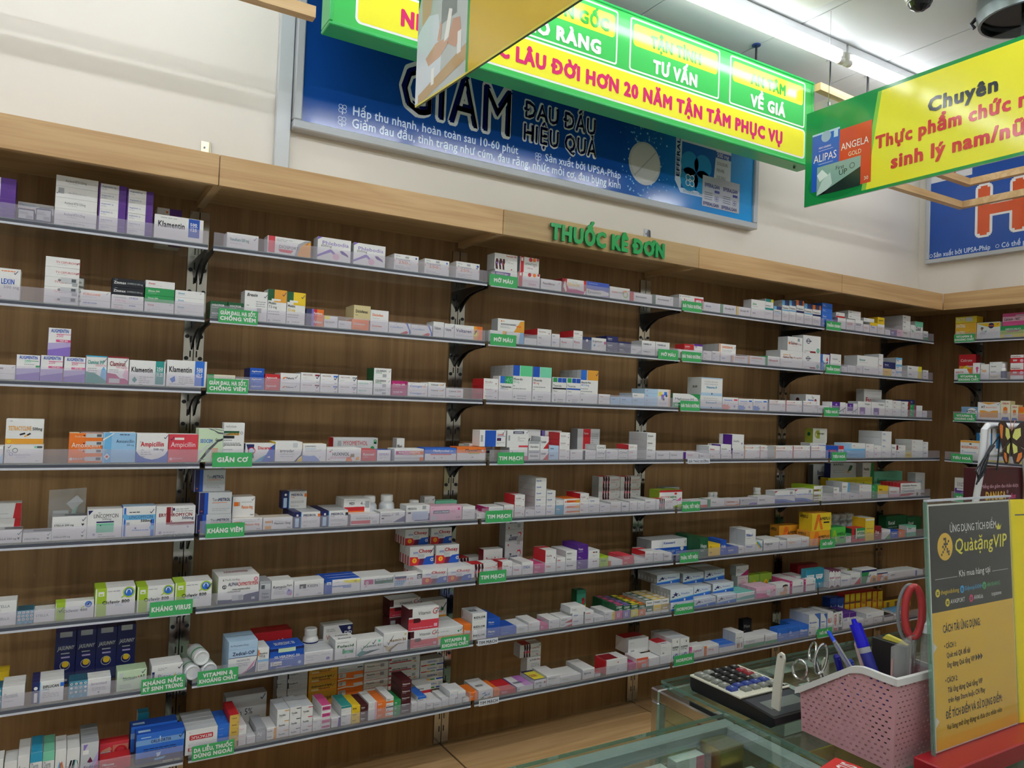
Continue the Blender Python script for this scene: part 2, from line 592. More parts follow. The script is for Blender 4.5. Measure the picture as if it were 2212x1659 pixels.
ordn = ['first', 'second', 'third', 'fourth', 'fifth', 'sixth']
for y in (-.58, -1.83, -3.08):
    xs = (-3.36, -2.15, -.94, .265, 1.47, 2.68)
    for i, x in enumerate(xs):
        tube_lamp(x, x + 1.195, y, 3.125, f'lit white fluorescent tube on the ceiling, {ordn[i]} {words_row[y]}')

# ---------------------------------------------------------------- wall shelving
ZS = [1.9196, 1.6924, 1.4698, 1.2408, 1.0150, 0.7864, 0.5580, 0.3298]
DEP = [.276, .276, .276, .32, .276, .276, .276, .276]
BAYW = ['first', 'second', 'third', 'fourth', 'fifth']
SHW = ['top', 'second', 'third', 'fourth', 'fifth', 'sixth', 'seventh', 'lowest']
SURF = .018
def upright(parent, place, brackets, n_slot=40, zlo=.0915, zhi=2.09):
    # place(a, d, z): a across the post, d out from the wall
    mb = MB()
    def bx(a0, a1, d0, d1, z0, z1, col):
        p, q = place(a0, d0, z0), place(a1, d1, z1)
        mb.box(min(p[0], q[0]), max(p[0], q[0]), min(p[1], q[1]), max(p[1], q[1]), z0, z1, col)
    c = hx('b8b6b0')
    bx(-.032, -.0015, .0125, .022, zlo, zhi, c)
    bx(.0015, .032, .0125, .022, zlo, zhi, c)
    bx(-.0015, .0015, .0125, .016, zlo, zhi, hx('2a2a2a'))
    up = mb.build('upright', M_CHROME, parent)
    mb = MB()
    z = zlo + .05
    while z < zhi - .05:
        for a in (-.010, .010):
            bx(a - .0022, a + .0022, .0215, .0224, z, z + .022, 'k')
        z += .05
    mb.build('slots', M_CARD, up, kind='stuff')
    for z, dep in brackets:
        mb = MB()
        prof = [(.0225, z + .0095), (dep - .03, z + .0095), (dep - .03, z - .004), (.16, z - .010), (.10, z - .022), (.055, z - .045), (.0225, z - .075)]
        for a in (-.012, .006):
            mb.prism(prof, lambda u, v, n, a=a: place(a + .003 - n, u, v), .006, hx('1c1c1e'))
        mb.build('bracket', M_PLASTIC, up, label='black steel shelf bracket')
        for k, zz in enumerate((z - .03, z - .105)):
            for a in (-.022, .022):
                mb = MB()
                o = place(a, .0225, zz); o2 = place(a, .0245, zz)
                mb.lathe([(.007, 0), (.007, .0022), (.005, .003)], 0, 0, 'k', 10, axis=(o, Vector(o2) - Vector(o)))
                mb.build('hole_plug', M_PLASTIC, up, label='round black plug')
    return up

FZ0, FZ1, FY = 2.103, 2.197, -.368
sh = thing('wall_shelving', 'long oak wall shelving with steel uprights and plain fascia boards', 'shelving', (1.5, -.18, .09))
def child_of(o, par):
    o.parent = par
    o.matrix_parent_inverse = Matrix.Translation(-par.location)
    return o
def part(mb, name, mats, par, **k):
    return child_of(mb.build(name, mats, None, **k), par)
for i in range(-2, 5):
    x0, x1 = i + .0015, (i + 1 - .0015 if i < 4 else XW - .001)
    mb = MB(); mb.box(x0, x1, -.012, -.0005, .0915, 2.13, 'w')
    part(mb, 'back_panel', M_WOOD_Z, sh)
for i in range(-2, 4):
    x0, x1 = i + .0012, (i + 1 - .0012 if i < 3 else 3.913)
    mb = MB(); mb.cbox(x0, x1, FY, FY + .018, FZ0, FZ1, 'w', ch=.0012)
    part(mb, 'fascia_board', M_WOOD_X, sh)
    mb = MB(); mb.box(x0, x1 if i < 3 else XW - .014, FY + .018, -.0125, 2.128, 2.146, 'w')
    part(mb, 'top_panel', M_WOOD_X, sh)
for i in range(-1, 5):
    x = i if i < 4 else 3.905
    up = upright(sh, lambda a, d, z, x=x: (x + a, -d, z), [(ZS[k], DEP[k]) for k in range(8)])
    up.matrix_parent_inverse = Matrix.Translation(-sh.location)
    mb = MB(); mb.box(x - .012, x + .012, FY + .019, -.023, 2.104, 2.1278, 'w')
    part(mb, 'support_rib', M_WOOD_Y, sh)

# base cabinet under the lowest shelf
cab = thing('base_cabinet', 'low oak cabinet running below the wall shelves, bare on top', 'cabinet', (1.5, -.3, FLOOR_Z))
for i in range(-2, 5):
    x0, x1 = i + .004, (i + 1 - .004 if i < 4 else XW - .002)
    mb = MB(); mb.cbox(x0, x1, -.565, -.0005, .066, .0905, 'w', ch=.0015)
    part(mb, 'top_board', M_WOOD_X, cab)
    mb = MB(); mb.cbox(x0, x1, -.552, -.534, FLOOR_Z + .08, .063, 'w', ch=.002)
    part(mb, 'door', M_WOOD_Z, cab)
mb = MB(); mb.box(-2, XW - .002, -.53, -.0005, FLOOR_Z + .0005, .064, hx('8a6a48'))
part(mb, 'carcass', M_CARD, cab)
mb = MB()
for i in range(-1, 5):
    mb.box(i - .004, i + .004, -.563, -.001, .0655, .0885, hx('6d5234'))
part(mb, 'joint_strips', M_CARD, cab, kind='stuff')

# shelves
def shelf(x0, x1, k, label, frame=None):
    z, d = ZS[k], DEP[k]
    fr = frame or (lambda a, dd, zz: (a, -dd, zz))
    def bx(mb, a0, a1, d0, d1, z0, z1, col='w'):
        p, q = fr(a0, d0, z0), fr(a1, d1, z1)
        mb.box(min(p[0], q[0]), max(p[0], q[0]), min(p[1], q[1]), max(p[1], q[1]), z0, z1, col)
    mb = MB(); bx(mb, x0, x1, .026, d - .004, z + .010, z + SURF)
    s = mb.build('glass_shelf', [M_GLASS, M_GLASS_EDGE])
    s.data.polygons[2 if not frame else 5].material_index = 1
    tag(s, label, 'shelf', 'glass shelves on the wall shelving')
    mb = MB(); bx(mb, x0, x1, d - .002, d, z + .0145, z + .058)
    mb.build('price_rail', M_RAIL, s)
    mb = MB()
    bx(mb, x0, x1, d - .003, d + .0015, z, z + .006, hx('d3d4dc'))
    bx(mb, x0, x1, d - .003, d, z + .006, z + .0145, hx('4a4d58'))
    mb.build('rail_base', M_PLASTIC, s, label='pale edge strip with dark groove')
    return s
for b in range(5):
    for k in range(8):
        if b == 4:
            x1 = 3.99 + (.01 if k == 3 else 0)
        else:
            x1 = b - .008
        shelf(b - 1 + .008, x1, k, f'clear glass shelf with price rail, {SHW[k]} in the {BAYW[b]} bay')

# the shelving on the end wall
sb = thing('wall_shelving', 'shorter oak shelving on the end wall of the shop', 'shelving', (4.1, -1.2, .09))
for y0, y1 in ((-1.36, -.0135), (-2.4, -1.363)):
    mb = MB(); mb.box(XW - .012, XW - .0005, y0, y1, .0915, 2.13, 'w')
    part(mb, 'back_panel', M_WOOD_Z, sb)
mb = MB(); mb.cbox(3.915, 3.933, -2.4, FY - .0005, FZ0, FZ1, 'w', ch=.0012)
part(mb, 'fascia_board', M_WOOD_Y, sb)
mb = MB(); mb.box(3.934, XW - .0125, -2.4, FY + .017, 2.128, 2.146, 'w')
part(mb, 'top_panel', M_WOOD_Y, sb)
for y in (-.383, -1.36):
    up = upright(sb, lambda a, d, z, y=y: (XW - d, y - a, z), [(ZS[k], .276) for k in range(5)])
    up.matrix_parent_inverse = Matrix.Translation(-sb.location)
for k in range(5):
    d = DEP[k]
    s = shelf(.39 if k != 3 else .372, 1.36, k, f'clear glass shelf with price rail, {SHW[k]} on the end wall', frame=lambda a, dd, zz: (XW - dd, -a, zz))
# ---------------------------------------------------------------- medicine cartons: printed faces
# name: words for the label | body (front/side/top) | print, in fractions of the front face
#  R u0 v0 u1 v1 col   T u v h col [b c i w0.5]|text   K u v s (pen tick)   C u v r col   O u v r col   P col u v u v ...
#  G u v w n col (fine print)   s./t. in front of a command: on the side / the top face
STY = {}
for ln in '''
klamT:white carton with teal strip at one end|w/w/w|R .72 .05 .96 1 teal;T .05 .52 .2 k bw.6|Klamentin;T .75 .62 .13 w bw.18|250;T .75 .38 .13 w bw.18|31.25;P w .75 .55 .93 .59 .93 .61 .75 .57;P teal .08 .2 .15 .34 .22 .2 .15 .08;G .28 .32 .3 5 gr;t.R .2 .1 .4 .9 teal
klamB:white carton with bright blue strip at one end|w/w/w|R .7 .05 .94 1 bl2;T .05 .55 .2 k bw.58|Klamentin;T .74 .6 .14 w bw.16|500;T .74 .38 .14 w bw.16|62.5;P w .74 .54 .9 .58 .9 .6 .74 .56;P bl2 .08 .28 .2 .4 .22 .2 .14 .14;G .3 .36 .32 4 gr;G .08 .08 .5 1 gr
klam5:white carton with navy blue strip at one end|w/w/w|R .69 .2 .92 .98 b;T .07 .5 .24 k bw.55|Klamentin;T .72 .68 .13 w bw.15|500;T .72 .46 .13 w bw.15|125;P w .72 .61 .88 .65 .88 .67 .72 .63;G .12 .88 .3 1 gr
augp:white carton with deep purple end|w/pur/w|R .52 0 1 1 pur;T .1 .4 .3 k|g 1g
augv:white carton with purple ends|w/pur/gr|R 0 0 .05 1 pur;R .72 0 1 1 pur;T .1 .62 .16 b|Augmentin 1g;G .1 .42 .4 2 gr
augback:white carton with purple end|w/w/w|R .5 0 1 1 pur;T .05 .72 .14 r b|mentin;C .4 .9 .05 o
aucl:plain white carton with grey lettering|w/w/w|T .22 .45 .22 dkg w.5|Auclanyl 875/125mg;G .3 .3 .3 1 gr
auclq:plain white carton with grey sticker|w/w/w|R .07 .35 .2 .85 gr;G .3 .5 .45 2 gr;K .02 .3 .25
navend:dark navy carton with white label end|navy/navy/navy|R .05 .15 .95 .9 lg;G .1 .7 .5 3 dkg;R .5 .2 .9 .45 gr
clamy:flat white carton with teal lettering|w/w/w|T .04 .62 .2 cy|Clarimycin;G .04 .4 .45 2 r;R .58 .2 .95 .75 lg;G .6 .66 .34 4 k
falex:white carton with red and blue lettering|w/w/w|T .05 .5 .16 r bw.2|FA;T .3 .5 .16 b bw.5|LEXIN;T .4 .36 .09 gr b|500 mg;K .75 .82 .12;G .3 .9 .5 1 o;C .3 .08 .05 lp
cefu:flat white carton with pink lettering|w/w/w|T .3 .42 .2 r|TV.CEFUROXIME;G .35 .28 .3 1 gr;K .9 .4 .25
cefuq:flat white carton with pink lettering and sticker|w/w/w|T .28 .45 .2 r|TV.CEFU;R .8 .2 .96 .75 gr;G .55 .6 .2 2 gr
stada:white carton with grey and rose lettering|w/w/w|T .05 .6 .2 dkg|Cefuroxime;T .55 .6 .2 b b|STADA;T .1 .2 .26 lp b|500 mg
zin:black carton with white lettering|k/k/k|T .05 .35 .3 w bw.38|Zinmax;T .45 .38 .2 lg w.5|-DOMESCO 500 mg;G .08 .84 .1 1 lg
augG:white carton fading to lilac blue, green mark|w/vio/w|P vio 0 0 1 0 1 .35 0 .2;P lil 0 .2 1 .35 1 .5 0 .45;T .12 .84 .12 b bw.78|AUGMENTIN;T .33 .7 .1 mint|500;R .4 .76 .95 .78 g;R .82 .52 1 .6 g;G .33 .62 .4 1 gr
augR:white carton fading to lilac blue, pink bar|w/vio/w|P vio 0 0 1 0 1 .35 0 .2;P lil 0 .2 1 .35 1 .5 0 .45;T .12 .84 .12 b bw.78|AUGMENTIN;T .35 .68 .1 pink|250;R .35 .77 1 .79 pink;R .35 .5 1 .59 pink;T .5 .52 .05 w b|TRẺ EM
clamT:white carton with teal swoosh|w/lg/teal|P teal 0 0 1 0 1 .1 .7 .25 .4 .38 0 .42;P sky .7 .25 1 .1 1 .45 .85 .62 .75 .5;T .08 .7 .13 teal b w.8|Claminat IMP;T .45 .62 .06 pink|250/31.25;G .1 .52 .4 3 gr;K .88 .8 .12;R 0 .96 1 1 cy
clamR:white carton with magenta swoosh|w/lg/dr|P mag 0 0 1 0 1 .2 .6 .22 .4 .36 0 .4;P lp .72 .3 1 .12 1 .5 .85 .58;T .1 .66 .16 dr b w.75|Claminat;T .4 .58 .06 pink|500 mg/62.5;G .1 .5 .4 2 gr;R .1 .04 .6 .2 lg;K .78 .8 .12;R 0 .95 1 1 dr
tetra:white carton with amber foot and capsules|w/w/w|R 0 .03 1 .24 am;T .07 .56 .16 am bw.6|TETRACYCLINE;T .7 .57 .11 k bw.26|500mg;P k .36 .42 .5 .48 .52 .42 .38 .36;P am .48 .34 .6 .42 .63 .38 .5 .3;P k .55 .4 .64 .47 .67 .42 .58 .36;C .1 .13 .07 y;G .1 .9 .3 1 gr
doxy:white carton with dark rings|w/w/w|O .27 .7 .13 dg;O .1 .66 .07 dg;O .17 .5 .09 b;K .08 .82 .16;T .25 .42 .1 lil i|Doxycycline;T .3 .3 .07 lil|Doxycyclin;R .76 .82 .82 .94 mint;R .83 .82 .97 .94 dkg;G .8 .12 .12 1 gr
amoxO:orange carton with white lettering|o/o/cream|T .08 .52 .16 w w.86|Amoxicillin;T .28 .42 .07 lg|Capsules BP 500 mg;T .16 .86 .05 cream|Thuốc bán theo đơn;C .08 .13 .05 w;T .14 .1 .07 lg b|BRAWN;R 0 .02 1 .05 o
amoxB:pale sky blue carton with deeper blue strip|hx9cc8ea/sky/w|R .06 0 .26 .98 sky;P w 0 .72 .33 .96 .33 .99 0 .78;T .4 .66 .11 ink w.55|Amoxicillin;T .72 .56 .05 ink|500 mg;P w .05 .2 .14 .31 .23 .2 .14 .09;C .14 .2 .04 r;G .5 .92 .3 1 ink
ampiW:white carton with blue curved foot|w/lg/w|P b 0 0 1 0 1 .42 .9 .25 .7 .14 .5 .1 .3 .14 .1 .25 0 .4;P w .1 .25 .3 .14 .5 .1 .7 .14 .9 .25 .9 .3 .1 .3;T .14 .56 .16 r b w.74|Ampicillin;T .54 .42 .07 ink b|500 mg;K .88 .82 .14;G .15 .42 .3 4 gr;T .1 .68 .06 gr|Rx
ampiR:rose red carton with white lettering|red2/red2/w|T .08 .55 .17 w w.84|Ampicillin;T .3 .42 .05 dr|Capsules BP 500;R .2 .8 .52 .88 w;K .05 .78 .14;C .1 .12 .05 lp;T .17 .1 .06 lp|BRAWN
clari:flat white carton with grey foil top|w/lg/gr|T .06 .42 .12 lg|Clarithromycin;T .06 .26 .13 dkg b|STELLA 500 mg;P k .83 .4 .93 .4 .88 .22;K .85 .6 .3;t.R .35 .3 1 .8 dkg
lincG:white carton with mint panel|w/w/w|T .17 .7 .13 k w.72|LINCOMYCIN;T .42 .62 .07 dkg|500mg;R .26 .53 .76 .58 navy;R .26 .2 .76 .51 mint;C .38 .44 .025 k;P navy .02 .96 .16 .96 .04 .8;C .2 .14 .04 lil;G .32 .12 .5 3 gr;G .3 .86 .45 1 gr
lincB:white carton with blue edges and band|w/b/lb|R .04 .02 .1 .96 bl2;R .86 0 .97 .6 bl2;R .06 .56 1 .72 sky;T .2 .6 .1 ink w.72|LINCOMYCIN;T .55 .48 .08 k b|500mg;R .12 .38 .22 .48 gr;K .82 .76 .14;G .2 .8 .4 1 k;C .4 .28 .03 b;G .3 .2 .5 1 bl2;C .9 .28 .08 sky;C .06 .68 .08 sky
eryth:white carton with crimson bands|w/w/w|R .26 .42 .37 .97 dr;R .39 .42 .41 .97 dr;R .26 .36 .98 .44 dr;R .36 .33 .98 .345 dr;R .38 .5 1 .74 w;T .07 .64 .11 dr b w.86|ERYTHROMYCIN;T .66 .53 .09 ink b|500mg;R .42 .84 .47 .93 navy;G .5 .88 .35 2 gr;C .82 .26 .035 lil;C .12 .09 .05 lil;G .2 .08 .65 2 gr
cicl4:white carton with lime band|w/lime/w|R .02 0 .25 1 lime;O .85 .78 .13 bl2;O .85 .78 .18 bl2;C .85 .8 .06 bl2;P lime .66 .56 .76 .66 .73 .7 .65 .6;T .18 .42 .14 dkg b w.65|Ciclevir 400;K .8 .72 .2;K .08 .45 .28;t.R 0 0 .25 1 lime
cicl8:white carton with lime band, blue rings|w/lime/w|R .04 0 .28 1 lime;O .83 .82 .13 bl2;O .83 .82 .17 bl2;O .83 .82 .2 lime;C .83 .84 .05 bl2;C .83 .78 .07 bl2;P lime .66 .6 .74 .68 .72 .72 .64 .63;T .18 .42 .12 k b w.68|Ciclevir 800;T .5 .34 .05 sky|800 mg;R .08 .72 .22 .88 w;R .11 .75 .19 .8 lime;G .3 .86 .25 1 gr;t.R 0 0 .27 1 lime
dots:teal carton with rows of round dots|hx4f93ab/cy/hx2e5f74|C .15 .85 .09 w;C .4 .85 .09 w;C .65 .85 .09 w;C .9 .85 .09 w;C .12 .6 .09 w;C .37 .6 .09 w;C .62 .6 .09 w;C .88 .6 .09 w;C .15 .35 .09 w;C .4 .35 .09 w;C .65 .35 .09 w;C .9 .35 .09 w;C .15 .85 .04 navy;C .4 .85 .04 r;C .65 .85 .04 r;C .9 .85 .04 navy;C .12 .6 .04 r;C .37 .6 .04 navy;C .62 .6 .04 navy;C .88 .6 .04 r;C .15 .35 .04 r;C .4 .35 .04 navy;C .65 .35 .04 navy;C .9 .35 .04 r;C .2 .1 .07 sky;C .55 .1 .07 sky;C .85 .1 .07 sky
diflu:white carton with navy end and oval mark|w/navy/w|R 0 0 .24 1 navy;R .24 0 .27 1 sky;C .12 .72 .08 w;R .08 .06 .18 .5 w;T .34 .68 .12 k b w.5|DIFLUCAN;T .34 .58 .06 sky b|150mg;R .88 .68 1 .86 bl2;G .34 .46 .5 4 gr;t.R 0 0 .24 1 navy
itran:white carton with dotted teal end|w/cy/w|R 0 0 .44 1 hx4f93ab;C .06 .84 .07 w;C .17 .84 .07 w;C .28 .84 .07 w;C .39 .84 .07 w;C .06 .6 .07 w;C .17 .6 .07 w;C .28 .6 .07 w;C .39 .6 .07 w;C .06 .36 .07 w;C .17 .36 .07 w;C .28 .36 .07 w;C .39 .36 .07 w;C .06 .84 .03 navy;C .17 .84 .03 r;C .28 .84 .03 r;C .39 .84 .03 navy;C .17 .6 .03 navy;C .28 .6 .03 navy;C .06 .36 .03 r;C .28 .36 .03 navy;C .1 .12 .06 sky;C .3 .12 .06 sky;T .52 .62 .14 ink w.38|Itranstad;G .55 .44 .3 3 gr;P k .68 .2 .74 .2 .71 .12;t.R 0 0 .44 1 hx2e5f74
pgneo:pale green carton with dark lettering|pg/pg/hxb8cfa8|T .2 .56 .11 dg b w.48|Neclactin;T .7 .58 .1 r b|6;T .77 .58 .12 dg b|AT;P dg .2 .5 .6 .54 .6 .56 .2 .52;R .08 .68 .2 .9 lg;K .82 .78 .2;G .1 .28 .4 3 gr
pizar:white carton with gold and navy lettering|w/lg/w|R .02 .2 .1 .7 navy;T .2 .34 .2 ink w.5|Pizar-;T .72 .34 .2 y b|6;O .93 .36 .15 mint;K .84 .72 .22;G .2 .82 .3 2 gr
jasu:tall deep blue carton with yellow sphere|navy/navy/navy|R .2 .9 .8 1 gr;R 0 .04 1 .22 ink;T .12 .66 .07 lg bi w.78|JASUNNY;R .28 .58 .7 .6 lg;O .5 .36 .25 lg;O .5 .36 .22 navy;C .52 .38 .17 y;R .3 .5 .72 .53 lil;R .35 .06 .65 .1 lg
orli:royal blue carton fading paler, pen tick|bl2/navy/b|R 0 .62 1 .8 hx7aa6dc;R 0 0 1 .2 ink;T .3 .66 .1 ink b w.42|ORLIFORTIA;G .16 .46 .68 2 navy;P lb .42 .3 .52 .32 .5 .2 .44 .16;P sky .38 .12 .62 .15 .58 .08 .4 .06;P w .48 .7 .5 .7 .5 .86 .48 .86;K .88 .7 .18;t.R .05 .3 .3 .6 lb;R .1 .86 .3 .89 lb
pills:red carton with big tablet picture|red2/r/r|R .45 .15 .97 .85 hxd98a72;C .72 .5 .3 r;C .72 .55 .16 red2;R .05 .1 .38 .6 lg;G .08 .5 .25 3 dkg;P skin .05 .65 .35 .8 .42 .65 .2 .55
strO:slim white carton with blue and orange stripes|w/w/w|P sky 0 0 .16 0 .5 .55 .4 .6;P bl2 .16 0 .3 0 .6 .55 .5 .55;P brn .55 0 .75 0 .5 .55 .42 .5;P o .8 0 1 0 .65 .6 .52 .56
strG:slim white carton with black and green stripes|w/w/w|P k .05 .15 .2 .15 .45 .6 .3 .6;P k .3 .15 .42 .15 .62 .6 .5 .6;P teal .45 .2 .55 .2 .7 .6 .62 .6;P teal .75 .6 .85 .55 .95 .1 1 .2;P g .6 0 .7 0 .6 .3 .5 .3
gmag:grey white carton with magenta corner|lg/gr/gr|P lil .3 0 1 0 1 .7;P pink .6 0 1 0 1 .45;P vio .15 .72 .4 .95 .15 .95;R .12 .64 .45 .78 w;P plum .38 .4 .55 .55 .7 .4 .55 .36;T .2 .2 .09 ink b|Erdosx
diosf:white carton, red strip and amber curve|w/lg/w|R .02 .05 .17 1 red2;P am .68 0 1 0 1 .92 .9 .85 .76 .6;P gr .62 0 .68 0 .76 .6 .9 .85 1 .92 1 1 .85 .94 .7 .7;T .26 .36 .17 k w.46|DIOSFORT;P red2 .25 .3 .6 .3 .54 .12 .28 .14;K .88 .72 .16;G .2 .84 .3 2 gr
phleb:white carton with violet wave and lettering|w/lg/w|T .13 .68 .16 vio w.8|Phlebodia;T .1 .58 .1 dkg w.32|600mg;P vio 0 .1 .2 .25 .4 .38 .55 .2 .6 .26 .42 .5 .36 .5 .18 .34 0 .2;P pur .66 .48 .75 .5 .9 .36 .94 .24 .84 .3 .72 .36;C .56 .2 .15 lp;P vio 0 .86 .14 1 0 1
trans:white carton with coral number|w/w/w|T .06 .62 .12 ink w.6|Transamin;T .16 .42 .17 o w.4|250;T .58 .42 .08 o|mg;T .06 .84 .06 ink|100 Cap;C .9 .84 .06 b;R .02 .5 .04 .66 o;R .96 .45 .98 .6 o;G .06 .24 .6 3 gr;R .45 .78 .6 .9 gr
brex:white carton with black lettering, pen tick|w/lg/w|T .1 .82 .1 k bi w.46|Brexin;G .5 .64 .35 3 gr;G .1 .5 .4 1 gr;R .55 .28 .75 .44 gr;K .84 .8 .12
mobO:white carton, green and orange head|w/lg/w|R 0 .66 .34 1 dg;R .34 .62 1 1 am;R .2 .66 .68 .72 w;T .04 .55 .07 k b w.42|Mobic;T .04 .43 .08 k w.45|7.5 mg;K .76 .82 .12;G .04 .32 .6 2 gr;C .1 .06 .05 gr;G .3 .06 .5 1 gr
mobY:white carton, green and yellow head|w/lg/w|R 0 .68 .34 1 dg;R .34 .6 1 1 y;R .14 .68 .58 .74 w;T .04 .53 .07 k b w.42|Mobic;T .04 .4 .08 y b w.42|15 mg;K .76 .82 .12;G .04 .28 .6 2 gr;C .1 .06 .05 gr;G .3 .06 .5 1 gr
feld:carton shading from indigo to orange|o/navy/navy|R 0 0 .3 1 ink;P vio .3 0 .5 0 .45 1 .3 1;P r .45 0 .62 0 .6 1 .42 1;T .4 .35 .25 w bi w.5|Feldene
melox:white carton, yellow corner|w/w/w|R 0 .7 .4 1 yel;T .06 .4 .14 dkg w.7|MELOXICAM;G .1 .3 .5 1 gr
cata:white carton with blue and orange curve|w/w/w|P bl2 .78 1 .86 1 1 .3 1 0 .94 0 .92 .4;P o .72 1 .78 1 .76 .9;P red2 .5 0 .85 0 .9 .2 .8 .3;T .04 .5 .16 bl2 i w.6|Cataflam;T .1 .3 .1 lp|D;K .3 .8 .14
volt:white carton, orange end and figure|w/w/w|R .68 0 1 1 o;P am .68 0 .8 0 .9 .5 .76 1 .68 1;C .74 .42 .16 yel;T .05 .48 .22 navy b w.55|Voltaren;G .05 .28 .5 2 gr;P k .7 .4 .74 .7 .77 .7 .74 .4;P k .72 .55 .8 .75 .81 .7 .75 .5
creamg:cream flat carton with green grid|cream/cream/g|R 0 .55 .22 1 g;R .24 .45 1 .52 am;G .4 .75 .5 1 gr;T .02 .3 .14 dkg b w.2|RHEUM
agib:small royal blue carton with white lettering|b/navy/b|T .12 .5 .18 w bi w.7|Agilosin;G .12 .3 .6 1 lb;O .5 .5 .01 w
febu:white carton with brown arch mark|w/w/w|P o .1 .4 .14 .55 .24 .62 .34 .6 .25 .55 .18 .4;T .28 .42 .18 k bi w.4|Feburic;K .72 .5 .3;G .1 .28 .3 1 gr
celeb:white carton with green top and side|w/dg/dg|T .1 .64 .18 dkg bw.62|CELEBREX;T .1 .46 .15 g w.35|200mg;R .5 .1 .72 .42 gr;K .84 .62 .2
cono:white carton with blue and orange lettering|w/lg/w|T .1 .4 .26 bl2 bi w.62|Conoges;T .74 .4 .2 o b|100;K .85 .7 .2;G .1 .84 .2 1 gr
celo1:white carton with black and amber lettering|w/w/w|T .16 .45 .24 k b w.42|Celosti;T .62 .45 .24 am b w.22|100;G .16 .22 .4 1 gr;K .82 .5 .4
celo2:white carton with black and coral lettering|w/w/w|T .16 .35 .26 k b w.42|Celosti;T .62 .35 .26 red2 b w.24|200;G .16 .18 .4 1 gr
seoc:pale green carton with dark swirls|pg/pg/w|P dkg .35 1 .5 1 .8 .85 1 .84 1 .88 .8 .9;P gr .55 1 .7 1 .9 .94 1 .94 1 .97;P dkg 0 0 .1 0 .5 .35 .8 .6 1 .66 1 .72 .75 .64 .4 .4;P lg 0 .2 .35 .45 .8 .68 .35 .5 0 .3;T .08 .58 .1 bl2 b w.5|SEOCEM;T .68 .64 .07 k bi w.28|Capsule;R .55 .12 .8 .42 skin;G .1 .06 .5 1 gr
fosa:tall white carton with green band and black bar|w/lg/w|R .02 .74 .75 .79 dg;P am .02 .68 .3 .74 .75 .74 .75 .68;O .86 .74 .07 ink;T .02 .69 .05 dg b w.7|FOSAMAX PLUS;R 0 .6 .52 .67 k;T .1 .88 .04 dkg w.5|THUỐC KÊ ĐƠN;G .02 .54 .8 3 gr;T .02 .42 .03 k b w.85|Liều dùng một lần mỗi tuần;G .02 .3 .4 1 gr
diac:white and indigo carton with knee picture|w/navy/w|P b .55 0 1 0 1 .98 .85 .8 .72 .4;P cy .3 0 .55 0 .72 .4 .5 .2;P navy .03 .96 .3 .96 .28 .5 .3 .2 .16 .2 .1 .6;C .2 .62 .14 lb;O .22 .6 .2 r;T .42 .68 .17 r b w.5|Diacerein;P w .74 .25 .85 .32 .84 .2;K .86 .76 .16
artro:white carton with yellow and navy curve|w/y/w|P navy 1 .7 1 .3 .7 0 .8 0 .95 .35;P y .8 0 1 0 1 .3;T .18 .48 .14 dkg b w.52|artrodar;P y .18 .5 .22 .6 .26 .5 .22 .54;R .65 .72 .82 .95 lg;G .2 .36 .5 1 gr;G .2 .24 .4 1 gr
joint:white carton with lilac blue foot|w/w/cream|P hx8b9fd6 0 0 .75 0 .7 .12 .5 .34 .3 .3 0 .36;T .1 .82 .08 ink w.45|JOINTMENO;R .1 .72 .55 .74 sky;G .1 .64 .7 2 gr;K .7 .2 .1
hux:white carton with bold lettering and leaves|w/w/w|T .16 .42 .24 k b w.5|HUXNOL;P r .05 .7 .12 .8 .14 .68;P g .1 .85 .18 .9 .15 .8;P o .55 0 .75 0 .7 .35 .58 .3;P brn .68 .3 .8 .3 .8 .55 .7 .55;P am .84 .05 .95 .1 .95 .35 .86 .3;G .1 .3 .5 2 pink;P red2 .04 .1 .1 .14 .08 .2
eper:white carton with red and navy ends|w/b/b|T .15 .5 .22 lil b w.65|EPERI;T .2 .2 .16 lil|50;G .4 .3 .3 1 gr;R .9 0 1 1 ink
philc:white carton with pink to orange bar|w/w/w|R .04 .52 .4 .82 mag;R .3 .52 .6 .82 pink;R .55 .52 1 .82 o;T .14 .6 .16 w b w.75|PHILCLONESTYL;R 0 .1 .85 .3 lg;R .86 0 1 .3 o;K .9 .84 .14;G .3 .42 .4 1 gr
methy:blue and white carton with red bar|w/b/b|R 0 .55 1 1 bl2;R .18 .45 .84 .54 red2;T .25 .7 .18 w bi w.52|Methycobal;T .8 .7 .12 w|500;C .3 .2 .08 lil;P gr .46 .22 .56 .28 .56 .18;K .92 .78 .12
myon:white carton with orange head|w/o/o|R 0 .56 1 1 o;R .4 .5 .8 .56 lime;T .28 .68 .18 k bi w.44|Myonal;T .74 .7 .14 k|50;C .9 .72 .1 lg;P gr .46 .2 .58 .3 .58 .18;K .94 .8 .12
myom:long grey carton, green foot|lg/r/lg|R 0 0 1 .38 dg;T .22 .64 .2 r w.55|MYOMETHOL;G .33 .54 .3 1 gr;T .22 .42 .09 w b w.6|Muscle Relaxant • Giãn cơ;C .88 .5 .1 g;R .1 .6 .18 .85 gr;T .9 .72 .18 g b|℞
tana:white carton, royal blue stripes at end|lg/navy/lg|R .02 0 .28 1 navy;R .17 0 .28 1 b;T .4 .6 .14 dkg w.2|Tana;T .59 .6 .14 navy b w.36|METROL;R .4 .52 .85 .54 o;G .4 .24 .52 2 gr;T .06 .12 .06 o b|16
menO:white carton with orange marks|w/lg/hxe9dccc|R .06 .55 .28 .75 o;R .3 .55 .32 .75 k;T .4 .42 .16 o b w.5|Menison 4mg;G .4 .72 .4 1 gr;R .8 .08 .95 .14 gr;K .84 .8 .14
